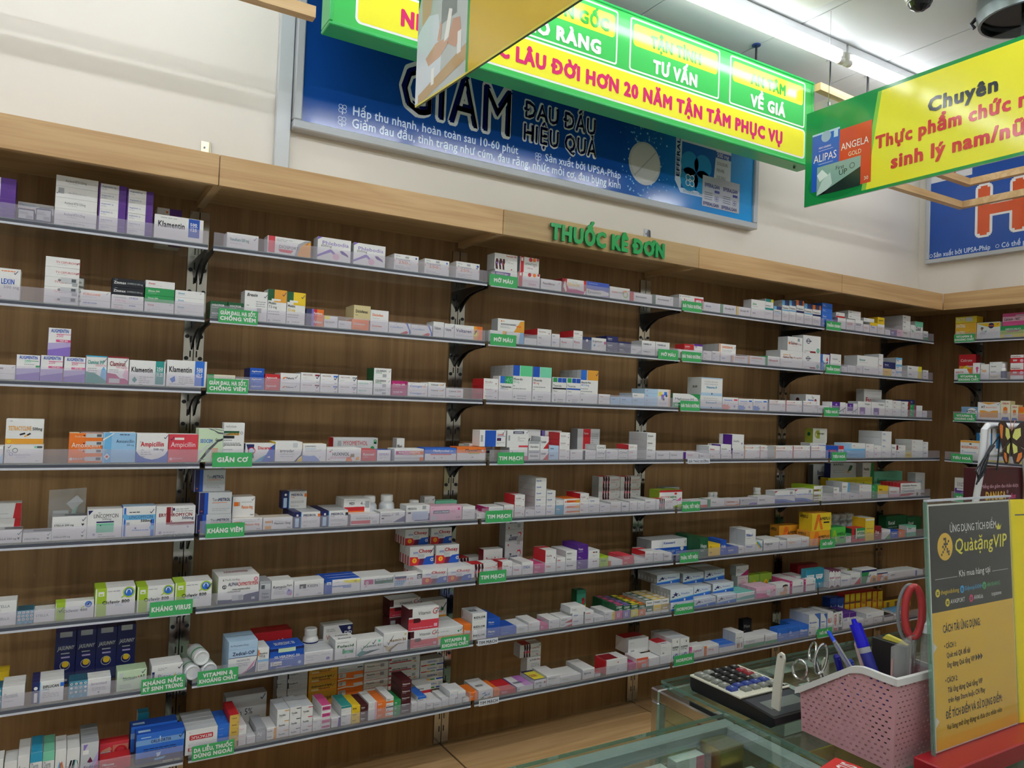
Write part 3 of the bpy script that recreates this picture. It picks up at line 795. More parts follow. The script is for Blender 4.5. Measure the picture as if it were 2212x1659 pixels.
menY:white carton with amber squares|w/lg/hxe9dccc|R .07 .55 .28 .72 am;R .07 .05 .28 .3 am;R .3 .5 .32 .75 k;T .38 .42 .15 k b w.55|Menison 16mg;G .4 .7 .4 2 gr;R .82 .08 .95 .14 gr
medrO:white carton, navy end and orange square|w/navy/navy|R 0 0 .27 1 navy;R .27 0 .3 1 sky;C .14 .8 .07 w;R .06 .06 .2 .62 lb;T .36 .72 .13 navy b w.48|MEDROL;T .36 .62 .06 o b|4 mg;R .9 .66 1 .86 o;G .36 .4 .5 2 gr;G .36 .12 .3 1 gr;t.R 0 0 .27 1 navy;t.R .27 0 1 1 lg
medrK:white carton, navy end and black square|w/navy/navy|R 0 0 .27 1 navy;R .27 0 .3 1 sky;C .14 .8 .07 w;R .06 .06 .2 .62 lb;T .36 .72 .13 navy b w.48|MEDROL;T .36 .62 .06 k b|16 mg;R .9 .66 1 .86 k;G .36 .4 .5 2 gr;G .36 .12 .3 1 gr;t.R 0 0 .27 1 navy;t.R .27 0 1 1 lg
mediP:white carton with rose foot|w/w/w|R .02 .1 .68 .42 red2;T .18 .54 .16 dkg w.42|MEDISOLONE;T .62 .52 .22 dkg|4;T .72 .54 .1 dkg|mg;R .76 .14 .92 .36 lg;G .1 .86 .6 1 gr
mediR:white carton with red and orange foot|w/w/w|R .02 .1 .78 .4 r;R .02 .02 .78 .1 o;T .2 .56 .18 k b w.2|MEDI;T .62 .52 .24 k|4;T .72 .55 .1 dkg|mg;R .8 .3 .96 .8 gr;G .1 .86 .3 1 gr
medx:white carton with slate diagonal corner|w/lg/w|P hx5d5a86 .52 .08 1 .6 1 .08;T .06 .6 .13 dkg b w.36|MEDEXA;R .06 .38 .16 .48 k;K .45 .64 .2;R .62 .64 .76 .86 gr;G .06 .2 .4 2 gr;G .06 .82 .3 1 gr
medx2:white carton with pale blue panel|w/lg/w|R .25 .12 .92 .62 hxc4cfe6;P hx5d5a86 .3 .06 1 .06 1 .5 .92 .12 .4 .12;T .06 .74 .12 dkg b w.38|MEDEXA;R .08 .5 .2 .6 k;R .68 .74 .84 .96 gr;K .08 .8 .1;R .95 .3 1 .5 navy
lsas:pale pink carton with indigo name bar|lp/lp/lp|R .1 .5 .6 .72 ink;T .12 .55 .11 w b w.46|LSASCILI-PREDNI;T .62 .55 .11 pink w.16|20mg;C .9 .78 .09 pink;R .04 .08 .2 .34 lg;G .06 .84 .4 1 pink;T .82 .14 .12 dkg b|L-2!
savi:small white carton with blue square|w/lg/w|T .1 .5 .18 r b w.85|Savispirone;R .6 .05 .95 .3 bl2;G .1 .8 .5 2 gr;K .8 .8 .16
alphac:large white carton with navy foot|w/w/w|P navy 0 0 1 0 1 .36 .7 .3 .3 .14 0 .16;T .24 .64 .12 ink b w.24|ALPHA;T .48 .62 .13 r b w.5|CHYMOTRYPSIN;R .08 .54 .22 .7 w;O .15 .62 .08 dkg;T .1 .56 .12 k b|α;T .34 .48 .045 k bi w.44|DÙNG ĐƯỜNG UỐNG;T .2 .4 .045 k bi w.34|- CHỐNG PHÙ NỀ;T .1 .84 .06 dkg|℞ Thuốc kê đơn;C .92 .84 .075 lp;O .92 .84 .075 r;C .5 .84 .04 lp;R .34 .1 .62 .3 lg;R .5 .12 .6 .28 gr;T .82 .1 .08 w b|SK;t.T .2 .4 .2 dr b w.6|ALPHACHYMOTRYPSIN
chymo:silver grey carton with sticker|gr/gr/gr|R .1 .55 .95 .85 lg;R .14 .58 .45 .8 dkg;T .2 .3 .1 ink b w.6|Chymo;T .2 .12 .1 ink b w.65|Trypsine
katry:white carton with black lettering and ball|w/lg/w|T .08 .58 .14 k b w.6|Katrypsin;T .7 .66 .09 k b w.24|Fort;R .15 .5 .8 .515 k;C .82 .3 .17 lil;P red2 .68 .25 .9 .14 .95 .3 .84 .18;P b .72 .4 .8 .5 .85 .36;G .1 .4 .5 3 gr
kiis:white carton with black alpha square|w/lg/w|R .18 .5 .4 .76 k;T .22 .52 .16 w b|α;T .44 .55 .17 k b w.36|KIISIN;R .16 .48 .85 .485 gr;R .16 .78 .85 .785 gr;R .84 .48 .85 .78 gr;R .16 .48 .165 .78 gr;G .3 .38 .4 1 gr;R .06 .1 .16 .22 lg;R .8 .08 .92 .14 gr
glom:white carton with blue end and yellow burst|w/b/b|R 0 0 .2 1 b;R .05 .66 .17 .86 w;R .08 .7 .14 .76 b;P yel .5 .86 1 .9 1 .64 .6 .7;T .82 .7 .18 k i|α;T .18 .46 .12 bl2 b w.56|Alphachymotrypsin;T .5 .34 .11 bl2 b w.24|Glomed;G .3 .8 .2 1 gr;t.R 0 0 .15 1 b
alchy:white carton with green name panel|w/lg/w|R .4 .4 .96 .8 dg;T .43 .66 .12 w b w.5|ALCHYSIN 8400;R .1 .42 .37 .8 mag;T .14 .46 .26 w b|α;G .7 .46 .2 1 mint;K .94 .82 .2;C .15 .3 .1 lp;G .5 .26 .4 1 gr
medoa:white carton with tablet picture|w/lg/w|P hxa9c6dd 0 .1 .3 .1 .45 .6 0 .6;R 0 .68 .42 .88 navy;T .06 .56 .14 r b w.62|MEDO α 42;R .82 .55 1 .95 k;T .84 .6 .28 w b|α;C .08 .46 .04 b;C .16 .46 .04 b;C .24 .46 .04 b;C .32 .46 .04 b;C .1 .3 .04 b;C .18 .3 .04 b;C .26 .3 .04 b;G .5 .3 .4 3 gr
choay:white carton with sun, red and blue foot|w/w/w|P r 0 0 .55 0 .6 .3 .3 .44 0 .46;P b .45 0 1 0 1 .45 .7 .42 .5 .2;P plum .35 0 .55 0 .62 .36 .45 .38;C .2 .26 .13 y;O .2 .26 .15 o;C .2 .26 .06 o;T .36 .66 .18 r b w.58|Choay;T .14 .64 .07 bl2 b w.2|ALPHA;T .86 .18 .2 w b|α;R .34 .34 .6 .56 lg;R .14 .6 .4 .61 bl2;s.R .2 0 .6 .5 r
zed:pale blue carton with navy line|hxb9d3ec/lb/lb|R 0 0 1 .5 w;P navy .55 0 .95 0 1 .5 .9 .2;P pink .45 0 .55 0 .85 .2 .95 .4 .8 .16;R 0 .5 1 .515 navy;T .14 .58 .1 ink b w.76|Zedcal-OP;T .28 .38 .06 ink w.48|CALCIUM & ZINC;T .28 .31 .04 ink w.48|with Active Vitamin D3;T .34 .23 .06 ink w.34|CALCITRIOL;R 0 .76 1 .765 sky;T .06 .86 .04 ink|Rx "Prescription Drug"
roca:slim white carton with orange and blue bands|w/lg/w|R 0 .68 .12 .92 o;R 0 .4 1 .5 sky;T .14 .72 .08 k b w.7|Rocaltrol;T .14 .62 .07 k b w.5|0.25 µg;G .14 .55 .5 1 gr;G .14 .26 .6 3 gr
silver:indigo carton with white lettering|b/navy/b|R 0 .84 1 .96 navy;R .25 .76 .75 .95 pg;T .14 .48 .12 w b w.74|SILVERZINC 50;R .04 .14 .36 .34 w;G .07 .28 .24 4 k;C .88 .18 .08 lb;G .3 .4 .4 1 lb;R .2 .03 .65 .07 lil;t.T .2 .3 .3 w b w.6|SILVERZINC 50
beq:long white carton with lilac hexagon|w/lg/lg|T .06 .62 .12 gr w.42|Bequantene;T .06 .48 .12 gr w.24|100mg;P vio .75 .28 .79 .4 .86 .4 .9 .28 .86 .16 .79 .16;G .06 .3 .3 1 vio;T .1 .06 .05 o|MEDISUN;G .6 .7 .3 2 gr
folac:white carton with green lettering and box|w/lg/w|T .1 .6 .13 dg b w.8|Folacid;R .35 .26 .88 .52 g;P mint .4 .26 .8 .26 .6 .4;R .45 .42 .86 .52 lg;G .1 .84 .7 1 gr;C .5 .1 .05 lp;t.T .2 .3 .25 k b w.6|Folacid
vitB1:white carton with green tick and wave|w/lg/w|P g .14 .6 .2 .44 .5 .84 .52 .84 .2 .34;T .25 .5 .14 dg b w.5|itamin;T .78 .5 .14 dg b w.16|B1;P teal 0 .1 .2 .36 .35 .26 .9 .3 .5 .3 .3 .1 .12 0;C .85 .82 .08 mint;K .58 .66 .25;T .7 .3 .06 mint i|250mg
vitB6:white carton with brown tick and wave|w/lg/w|P k .14 .6 .2 .44 .4 .84 .42 .84 .2 .36;T .25 .52 .14 brn b w.5|itamin;T .78 .52 .14 brn b w.16|B6;P brn 0 .4 .15 .1 .3 0 .34 .12 .6 .36 .95 .42 .6 .42 .3 .26;P tan .05 .3 .18 .06 .3 .2 .5 .34 .3 .3;C .9 .84 .07 tan;T .66 .34 .07 tan i|250mg
vitC:white carton with crimson foot and capsule|w/mar/w|R 0 .04 1 .46 red2;R 0 .4 .16 .55 r;P mar .16 .36 .32 .36 .38 .45 .32 .56 .16 .56;C .33 .46 .1 mar;T .3 .7 .15 k i w.42|Vitamin;T .76 .68 .26 r i|C;T .87 .72 .08 r|500mg;G .1 .12 .6 1 lp;R .84 .12 .95 .26 lp;K .94 .76 .18;R 0 .62 .12 1 mar
vitCs:maroon and rose carton seen side on|mar/mar/mar|P red2 .3 0 1 0 1 .5;R .06 .6 .36 .95 gr
vitPP:white and royal blue carton with red lettering|w/lg/w|P navy .5 .96 1 .96 1 .1 .72 .1 .66 .6;T .1 .42 .18 r w.54|Vitamin;T .7 .46 .24 w w.28|PP;C .88 .82 .07 w;G .1 .82 .3 2 gr
agiv:white carton with amber foot|w/lg/w|R 0 .06 1 .52 am;T .16 .3 .15 dr b w.66|Agi-Vitac;R .04 0 .4 .34 w;C .82 .7 .06 g;K .92 .7 .2;T .5 .12 .12 w b|C;G .1 .76 .3 1 gr
betac:white carton with red name capsule|w/gr/lg|R .1 .3 .84 .62 r;R .09 .34 .85 .58 r;T .14 .36 .2 w b w.66|BETACYLIC;G .1 .8 .3 1 pink
betacf:white carton with name capsule upside down|w/gr/lg|R .13 .22 .85 .6 r;R .12 .27 .86 .55 r;T .82 .5 .2 w bv w.66|BETACYLIC;G .1 .8 .3 1 pink
kami:amber carton with red top edge|am/r/r|R 0 0 1 1 hxd9b255;T .25 .4 .2 brn b w.5|Kamistad;C .88 .85 .06 brn
fuci:white tube carton with coloured dash|w/lg/lg|T .18 .34 .17 k b w.5|Fucidin;R .6 .78 1 .86 @;G .2 .2 .3 1 gr
pinkl:white tube carton with bright pink label|w/w/pink|R .08 .3 .95 .85 pink;T .15 .48 .2 plum b w.7|Fobelin;G .1 .15 .6 1 gr
mla:long grey white carton with plain numerals|lg/gr/lg|T .2 .32 .22 dkg w.2|mla;T .46 .34 .2 k w.2|5%;K .84 .78 .18;C .82 .22 .03 dkg;R 0 0 1 .1 gr
fucH:white carton with black lettering|lg/gr/lg|T .1 .6 .15 k b w.4|Fucidin H;R 0 .2 .06 .8 k;G .1 .4 .5 4 gr;G .6 .5 .3 2 gr
eryn:mustard carton with black and red lettering|hxd8a63a/am/am|T .1 .5 .2 k bi w.7|Erythromycin & Nghệ;T .35 .2 .2 dr b w.4|Novartis;K .82 .4 .3;R .1 .12 .35 .3 tan;R 0 0 1 .06 o
wavO:orange and white carton with stickers|o/o/o|P w 0 .1 .3 .2 .6 .1 1 .22 1 .36 .6 .24 .3 .34 0 .22;R .03 .45 .32 .95 lg;R .07 .5 .18 .9 gr;R .62 .3 .97 .6 lg
wavo2:white carton with grey lettering|lg/gr/lg|G .05 .6 .5 2 dkg;R .75 .5 .95 .65 k;G .05 .3 .9 1 k
dakt:white carton with red edge lines|w/lg/w|R 0 .02 1 .06 r;T .1 .6 .18 k b w.34|Tacarin;T .46 .6 .16 r w.26|cream;R .66 .45 .82 .85 gr;G .1 .35 .5 2 gr
gent:white carton with red name line|w/lg/w|T .1 .55 .18 k b w.5|GENTRI SONE;R .02 .38 .72 .5 r;R .75 .5 .86 .85 gr;P am .78 .3 .84 .4 .9 .3 .84 .2;R 0 .8 .08 .98 r
silk:white carton with rainbow bar|w/lg/w|R .04 .12 .26 .28 r;R .26 .12 .45 .28 am;R .45 .12 .64 .28 g;R .7 .12 1 .28 b;T .3 .55 .22 bl2 b w.36|SILKRON;C .7 .62 .06 k;R .8 .4 .97 .85 lg
rapen:white and amber flat carton, purple name bar|w/lg/w|R 0 .6 .68 .84 pur;T .06 .65 .14 w b w.5|RAPENTHYL Supra;P am .7 .1 1 .1 1 .5 .75 .4;G .06 .4 .8 2 gr
feno:white carton with three red vessels|w/lg/w|P mar .06 .02 .16 .02 .13 .3 .18 .5 .14 .66 .06 .66 .03 .4;P mar .22 .02 .3 .02 .28 .3 .34 .5 .3 .68 .22 .68 .18 .4;P mar .36 .02 .44 .02 .42 .3 .46 .5 .44 .68 .36 .68 .33 .4;C .1 .4 .06 vio;C .26 .34 .06 vio;C .4 .36 .05 r;T .5 .84 .1 r b w.45|Fenosad 145;G .5 .6 .35 3 gr;C .75 .08 .04 r
lipa:white carton, red strip and coral balls|w/gr/lg|R .03 0 .2 1 r;R .06 .72 .16 .94 w;C .55 .94 .14 red2;C .74 .96 .13 o;C .92 .92 .09 red2;T .24 .5 .14 dkg w.66|LIPANTHYL;T .7 .4 .08 r|NT;T .36 .26 .08 pink w.3|145mg
lipa2:white carton, red strip and coral balls, 200M|w/gr/lg|R .02 0 .2 1 r;R .06 .74 .16 .95 w;C .52 .92 .14 red2;C .74 .95 .13 o;C .92 .94 .09 red2;T .24 .34 .16 lp w.68|LIPANTHYL;T .46 .14 .14 pink w.36|200M
nisor:crimson and white carton with yellow lettering|w/dr/w|P dr 0 0 .16 0 .05 .4 .1 .8 .16 1 0 1;P r .1 .95 .2 1 .18 .6 .3 .2 .5 .04 .2 .1;P mag .12 0 .9 0 .96 .2 .6 .3 .3 .3;P r .9 1 1 1 1 .3 .92 .2;T .22 .5 .24 y bi w.5|Nicorin;G .3 .32 .3 2 lp;G .4 .8 .3 1 gr
ezva:white carton with blue wave head|w/lg/w|P hx4a62c0 0 .52 .4 .46 .7 .5 1 .4 1 1 0 1;P vio 0 .46 .4 .4 .7 .46 1 .34 1 .4 .7 .5 .4 .46 0 .52;T .05 .16 .2 k w.6|Ezvasten;G .1 .84 .3 1 lb;P lil .5 0 1 0 1 .16
congr:white carton with green and orange ring|w/lg/w|O .78 .46 .28 g;O .78 .46 .26 lime;P o .62 .6 .9 .74 .8 .8 .66 .74;T .1 .5 .13 o b w.3|CONGR;T .42 .5 .13 k w.26|AX20;G .4 .8 .3 1 gr;K .9 .7 .2
rosu:white and amber carton with navy lettering|w/gr/lg|P am .6 0 1 0 1 .95 .85 .9 .72 .4;T .12 .5 .13 ink b w.56|ROSUVAS HASAN;C .14 .8 .06 o;C .22 .8 .05 am;P o .7 .4 .88 .4 .88 .52 .7 .52;G .1 .36 .3 2 gr
stel:white carton with red band on side|w/r/w|T .1 .45 .18 dr w.5|Stella;P dr .78 .4 .88 .4 .83 .22;G .1 .28 .4 1 gr;t.R 0 .55 1 .9 r
stelP:white carton with purple band on side|w/pur/w|T .1 .45 .16 dkg w.5|Stella;P pur .78 .4 .88 .4 .83 .22;G .1 .28 .4 1 gr;s.R 0 0 .3 1 w
lipit:white carton with navy end and magenta square|w/navy/navy|R 0 0 .36 1 navy;C .18 .72 .1 w;T .42 .66 .16 k b w.42|Lipitor;R .9 .54 1 .76 mag;C .5 .4 .09 cy;G .62 .4 .25 2 gr;R .36 0 .39 1 sky
telm:white carton, blue and green head|w/w/w|R .08 .7 .42 1 bl2;R .42 .7 1 1 g;T .44 .74 .2 mint i w.5|40;T .1 .52 .09 k b w.8|Telmisartan;G .1 .44 .5 1 gr;R .1 .49 .4 .5 bl2;R 0 0 1 .12 w
mic40:white carton, blue and mint head|w/lg/gr|R 0 .7 .34 1 b;R .36 .7 1 1 hx63cf93;T .03 .58 .06 dkg b w.48|Micardis;T .03 .5 .06 mint w.3|40 mg;G .03 .4 .6 2 gr;C .1 .1 .05 gr;G .25 .12 .4 2 gr
mic80:white carton, blue and pale mint head|w/lg/gr|R 0 .7 .36 1 b;R .38 .7 1 1 hx7fdcb4;T .04 .58 .06 dkg b w.46|Micardis;T .04 .5 .06 red2 w.3|80 mg;G .04 .4 .6 2 gr;C .1 .1 .05 gr;G .3 .12 .4 2 gr
micP:white carton, blue and orange head|w/lg/gr|R 0 .7 .34 1 bl2;R .36 .7 1 1 am;T .03 .6 .05 dkg b w.55|Micardis Plus;T .03 .52 .05 bl2 w.45|40/12.5mg;G .03 .42 .6 3 gr;C .1 .1 .05 gr;K .9 .84 .1
twy:white carton with green and blue squares|w/lg/w|R .04 .8 .34 .98 g;R .38 .8 .66 .98 b;R .68 .8 .98 .98 b;T .04 .62 .09 k w.6|Twynsta;R .02 .52 1 .58 @;T .06 .42 .05 dkg w.3|Tablets;G .1 .28 .4 1 gr;C .2 .08 .05 gr;G .4 .1 .4 2 gr
squar:white carton with coloured squares and peach edge|w/w/w|R .85 0 1 1 hxf2c2a6;R .1 .6 .3 .84 yel;R .28 .4 .5 .7 vio;R .5 .65 .72 .85 bl2;R .4 .36 .54 .48 k;R .62 .56 .75 .7 ink;T .1 .14 .1 lil w.6|Atacand
losar:white carton with wide royal blue panel|w/w/w|R .2 0 .62 1 b;T .68 .7 .13 r b w.25|Lostar;G .66 .64 .25 1 b;R .66 .36 .82 .54 navy;R .72 .42 .77 .48 r;G .66 .24 .25 2 gr;R .04 .3 .12 .7 gr;K .86 .8 .2
ramip:plain white carton with navy name bar|w/lg/w|R .28 .8 .78 .95 ink;T .34 .83 .08 w b w.4|RAMIPRIL;G .5 .6 .3 4 gr;K .92 .84 .16;R .55 .02 1 .12 red2;R .06 .4 .14 .7 gr
blisbox:small clear faced carton of foil|lg/gr/gr|R .05 .08 .95 .75 w;T .15 .35 .22 dkg b w.7|Xarelto;R .1 .8 .9 .98 gr
hand:white carton with handwritten pen lettering|w/lg/gr|T .08 .35 .4 k i w.6|Corv;K .7 .3 .5
redback:white carton with broad red side|lg/gr/lg|R .25 0 .58 1 r;T .28 .8 .09 w w.2|Ranexa;G .62 .8 .3 5 gr;R .7 .08 .85 .2 dkg
orbar:white carton with orange bar|w/w/o|R .16 .35 .75 .75 o;R .75 .3 1 .8 am;T .2 .45 .22 r b w.4|Nifedipin;C .1 .5 .12 r
lost:white carton with red vessel pattern|w/lg/w|R .14 0 .48 1 w;P mar .18 0 .27 0 .25 .4 .29 .7 .26 1 .18 1 .2 .6;P mar .3 0 .38 0 .36 .4 .4 .7 .37 1 .3 1;P mar .42 0 .5 0 .48 .4 .5 .7 .48 1 .42 1;C .22 .4 .1 r;C .34 .4 .1 r;C .45 .4 .1 r;C .24 .5 .06 vio;T .56 .6 .13 r w.36|Lostad T50;G .56 .42 .3 2 gr;C .82 .12 .05 r;K .92 .76 .2;t.R .1 0 .5 1 r
digo:white carton with red lettering|w/dr/w|T .14 .4 .22 r b w.7|DigoxineQualy;G .5 .25 .3 1 gr;R 0 0 1 .1 red2;s.R .2 0 1 1 dr
zuo:tall white carton with red heart outline|lg/gr/lg|T .2 .36 .3 ink bi w.45|Zuoar;P r .62 .6 .7 .8 .85 .82 .9 .65 .78 .45 .8 .5 .86 .66 .8 .76 .7 .74;R .65 .08 .82 .3 gr;C .18 .08 .05 r;G .5 .2 .3 2 gr
flags:plain white carton with small flag marks|w/lg/w|R .4 .72 .58 .84 dr;R .62 .72 .78 .84 k;G .4 .5 .4 3 gr
ridl:white carton with bold black name|w/lg/lg|T .1 .42 .22 k b w.8|RIDLOR;G .12 .28 .6 1 k;t.T .1 .3 .3 k b w.5|RIDLOR;s.R .1 .1 .14 .9 dr
cor:green topped carton with coloured foot|@/dg/dg|R 0 .56 1 .95 dg;T .12 .72 .16 w b w.72|COVERAM;R .5 .6 .9 .66 lg;R .3 .12 .42 .4 w;R .52 .12 .6 .44 w;t.R .3 .2 .9 .9 @
cor2:white carton with coloured middle band|w/lg/@|R 0 .2 1 .62 @;T .1 .78 .11 k b w.7|Coversyl;R .2 .28 .8 .38 w;t.R .2 .3 .8 .8 w
grbox:tall jade carton with rose picture|hx3f9a80/dg/hx2f7a66|P r .55 .4 .75 .7 .9 .55 .8 .36;C .68 .58 .14 dr;P yel .5 .05 1 .4 1 .15 .75 0;T .6 .12 .06 k|CDR
flow:white carton with blue and green flower print|w/lg/w|P bl2 .2 .5 .45 .75 .5 .55;P sky .5 .3 .8 .6 .75 .3;P g .1 .05 .4 .3 .35 .05;P am .6 .02 .9 .2 .85 .02;P navy .35 .3 .55 .5 .55 .3;t.T .15 .3 .14 dkg b w.5|NIBTEN
magn:white and orchid carton with navy lettering|w/vio/w|P dkg .08 .2 .12 .6 .16 .6 .2 .3 .16 .5;t.R .5 0 1 1 hxc77fcb;t.T .1 .3 .16 ink b w.5|MAGNESI B;K .04 .2 .3
yeld:white carton with yellow and navy top|w/lg/navy|T .1 .5 .22 navy b w.5|DILATRIN;P r .75 .55 .85 .8 .95 .6 .85 .5;K .86 .5 .3;R .4 .1 .6 .35 gr;t.R .1 .1 1 .85 yel;t.T .2 .35 .2 r b w.5|DILOREN
xare:white upright carton with indigo and red name|w/lg/w|T .34 .78 .09 ink b w.36|Xarelto;T .72 .78 .08 r b w.24|20mg;C .26 .8 .06 gr;G .3 .6 .4 3 gr;P k .78 .45 .82 .6 .86 .45 .84 .45 .82 .54;R 0 .97 1 1 gr
stelbig:white carton, red side and flap|w/w/w|G .15 .5 .3 3 gr;C .55 .75 .05 r;P r .52 .28 .6 .28 .56 .2;s.R 0 0 1 1 r;t.R 0 .1 .6 .9 dr
redb:white and vermilion carton|hxe8603c/w/w|T .1 .62 .16 w b w.7|Doppelhertz;R .45 .05 .85 .4 lg;t.R 0 0 1 1 w
redtop:large white carton with crimson top|w/w/r|G .08 .72 .3 1 gr;R .12 .1 .3 .25 gr;t.R 0 0 1 .35 w;t.T .2 .12 .12 ink b w.5|Aspirin
forx:white carton with red numbered square|w/lg/w|R .62 .1 .98 .86 red2;R .7 .3 .9 .72 w;T .73 .46 .2 red2 b|10;T .08 .34 .2 r w.46|forxiga;C .22 .66 .06 r;C .3 .6 .05 r;T .03 .8 .12 k b|3;G .12 .86 .3 1 dkg
jardt:white carton with teal band and chips|w/lg/w|R .05 .85 .7 1 teal;R .7 .85 1 1 yel;T .06 .64 .06 dkg b w.6|Jardiance;R 0 .46 1 .56 teal;G .1 .3 .6 2 gr
jardb:white carton with blue and indigo head|w/lg/w|R 0 .76 .35 1 sky;R .35 .76 1 1 ink;R .5 .76 .56 1 bl2;T .05 .6 .07 dkg b w.8|Trajenta;R 0 .5 1 .55 sky;G .1 .36 .6 3 gr
jardo:white carton with orange and indigo head|w/lg/w|R 0 .78 .3 1 o;R .3 .78 1 1 ink;R .8 .78 1 1 o;T .05 .6 .07 dkg b w.8|Trajenta;R 0 .46 1 .55 navy;G .1 .3 .6 3 gr
diam:white carton with peach edge and lettering|w/lg/w|R 0 0 .1 1 hxf0b590;T .18 .66 .17 o b w.62|DIAMICRON MR;G .18 .5 .5 3 gr;K .9 .7 .16
galvM:wide white carton with red lettering|w/lg/w|T .12 .54 .12 dr b w.44|Galvus Met;T .58 .56 .09 dr w.38|50 mg/850;R .12 .72 .35 .76 am;C .42 .74 .04 o;G .12 .3 .4 1 gr
galv:white carton with orange mark and red name|w/lg/w|T .2 .46 .2 dr b w.46|Galvus;T .7 .46 .1 dr w.22|50 mg;C .12 .54 .09 o;R .66 .7 .8 .92 gr;G .3 .34 .3 1 lp
janM:white upright carton with navy oval|w/lg/w|O .3 .68 .15 navy;T .17 .65 .1 navy b w.3|Janumet;R .4 .05 .72 .14 dr;C .85 .2 .13 mint;O .85 .2 .13 teal;G .08 .12 .25 2 gr
nutr:white and sky blue carton with heart picture|w/lg/w|R 0 0 .22 1 bl2;R .22 0 .34 .6 sky;T .2 .4 .12 navy b w.5|Nutryel;P red2 .6 .6 .7 .85 .85 .6;P navy .62 .4 .72 .6 .84 .45
melan:white carton with green ends|w/dg/dg|P g .6 1 1 1 1 .3 .9 .7 .75 .9;R .06 0 1 .34 g;T .12 .52 .17 k w.66|Melanov-M;G .12 .4 .5 1 gr;R 0 0 .05 1 dg;T .12 .12 .12 w b w.6|Gliclazid
diasM:white carton with pale teal edges|w/w/lb|R 0 .94 1 1 lb;R 0 0 1 .12 lb;T .14 .72 .07 gr w.64|GLICLAZIDE & METFORMIN;T .14 .58 .07 gr w.64|HYDROCHLORIDE TABLETS;T .24 .38 .12 cy b w.5|Diasorm-M;R .48 .02 .52 .12 k;s.T .4 .4 .12 k b|D-M
toujr:white carton with coral hand print|w/lg/w|T .1 .72 .12 bl2 bi w.5|Insunova;R .72 .74 .94 .86 red2;P hxf2a49a 0 0 .4 0 .5 .2 .36 .3 .4 .42 .25 .34 .14 .42 0 .36;C .76 .26 .12 lil;G .1 .6 .5 2 gr
toujb:white carton with blue hand print|w/lg/w|T .1 .72 .12 bl2 bi w.5|Insunova;R .72 .74 .94 .86 bl2;P hx7d9fdc 0 0 .4 0 .5 .2 .36 .3 .4 .42 .25 .34 .14 .42 0 .36;C .76 .26 .12 lil;G .1 .6 .5 2 gr
tenap:white carton with coloured edge and ring|w/lg/w|R 0 0 .04 1 @;T .06 .8 .08 r w.5|Glumeform;C .5 .84 .06 o;G .06 .64 .4 1 r;G .06 .56 .6 1 ink;O .88 .52 .1 red2;G .7 .06 .25 1 ink;K .9 .8 .14
nexi:large white carton with dark round logo|w/lg/w|T .16 .4 .16 bl2 b w.4|Nexium;C .68 .44 .16 mar;C .68 .44 .07 r;P gr .38 .9 .48 .6 .58 .7;s.C .5 .5 .2 mar
tree:cream and olive carton with tree print|cream/ol/cream|R 0 0 1 1 hxdcdccb;C .32 .6 .28 ol;C .32 .6 .18 cream;P ol .2 .8 .45 .9 .5 .3 .3 .3;T .3 .6 .12 k b w.5|Normagut;s.C .5 .6 .2 dg
maxx:white carton with red head and lime side|w/lime/lime|R 0 .88 1 1 r;T .04 .52 .12 r b w.4|MAXX;T .45 .52 .12 g b w.3|HEPA;T .04 .4 .06 k b w.7|URSO 300 capsules;R .66 .72 .76 .84 r;P pink .72 .34 .95 .56 .95 .34;C .16 .2 .14 brn;C .16 .2 .09 w;P lime .5 0 1 0 1 .16
urdu:white carton with peach border|w/lg/w|R .04 .04 .96 .14 o;R .04 .14 .1 .86 hxf0b590;R .1 .4 .9 .72 hxf3cbb5;T .14 .48 .2 dr b w.5|URDUMAX;P o .7 .14 .94 .3 .94 .14
gray5:pale grey carton with violet foot|lg/k/w|P vio .5 0 1 0 1 .3 .7 .3 .55 .2;T .2 .7 .1 dkg w.4|Fucomig;R .12 .68 .2 .8 plum;G .6 .8 .3 2 gr
teno:white carton with blue curved foot|w/lg/w|P hx5f86c8 0 0 1 0 1 .1 .5 .3 0 .35;P hx3d5ba8 0 0 .8 0 .4 .18 0 .22;T .06 .56 .09 bl2 b w.88|Tenofovir STADA 300 mg;P r 0 1 0 .84 .14 1;R .74 .7 .88 .92 gr;G .06 .44 .4 1 gr
keto:white carton with royal blue foot|w/gr/lg|R 0 .04 1 .5 b;T .34 .72 .14 b b w.32|Ketosteril;C .86 .4 .14 w;P y .84 .44 .86 .56 .88 .44;G .34 .3 .4 2 lb;K .92 .72 .16;R .3 .5 .305 1 gr
rain:white carton with slanted rainbow corner|w/w/w|P y 0 .8 .6 .2 .7 .3 .1 .95;P g .1 .95 .7 .3 .8 .36 .2 1;P sky .2 1 .8 .36 .9 .4 .4 1;R .9 0 1 1 k
rige:white and sky blue carton with dark flower|hxe6eef5/gr/lg|P bl2 0 0 1 0 1 .34 .5 .22 0 .14;P sky 0 .14 .5 .22 1 .34 1 .42 .5 .3 0 .2;P navy .1 .6 .2 .66 .22 .8 .27 .66 .38 .66 .28 .56 .32 .4 .22 .5 .12 .42 .18 .56;P ink .05 .4 .12 .48 .2 .44 .12 .34;P ink .32 .5 .4 .56 .42 .46;T .46 .54 .15 b w.38|Rizelim;O .9 .76 .08 gr;C .62 .12 .1 w;s.R .2 .2 .8 .6 lg
tealp:pale carton with turquoise foot and top|w/lg/hx6fc9bb|P hx5fb3ac 0 .1 1 .2 1 .62 .5 .55 0 .4;G .1 .7 .3 1 gr
pinkp:pink carton with pale bow|lp/lp/lp|P pink 0 0 .7 0 .5 .4 0 .5;C .62 .45 .3 w;T .5 .4 .12 plum i w.36|Linh;P r .85 .5 .92 .75 .98 .55;t.R 0 .4 1 .6 hxf4dbe4
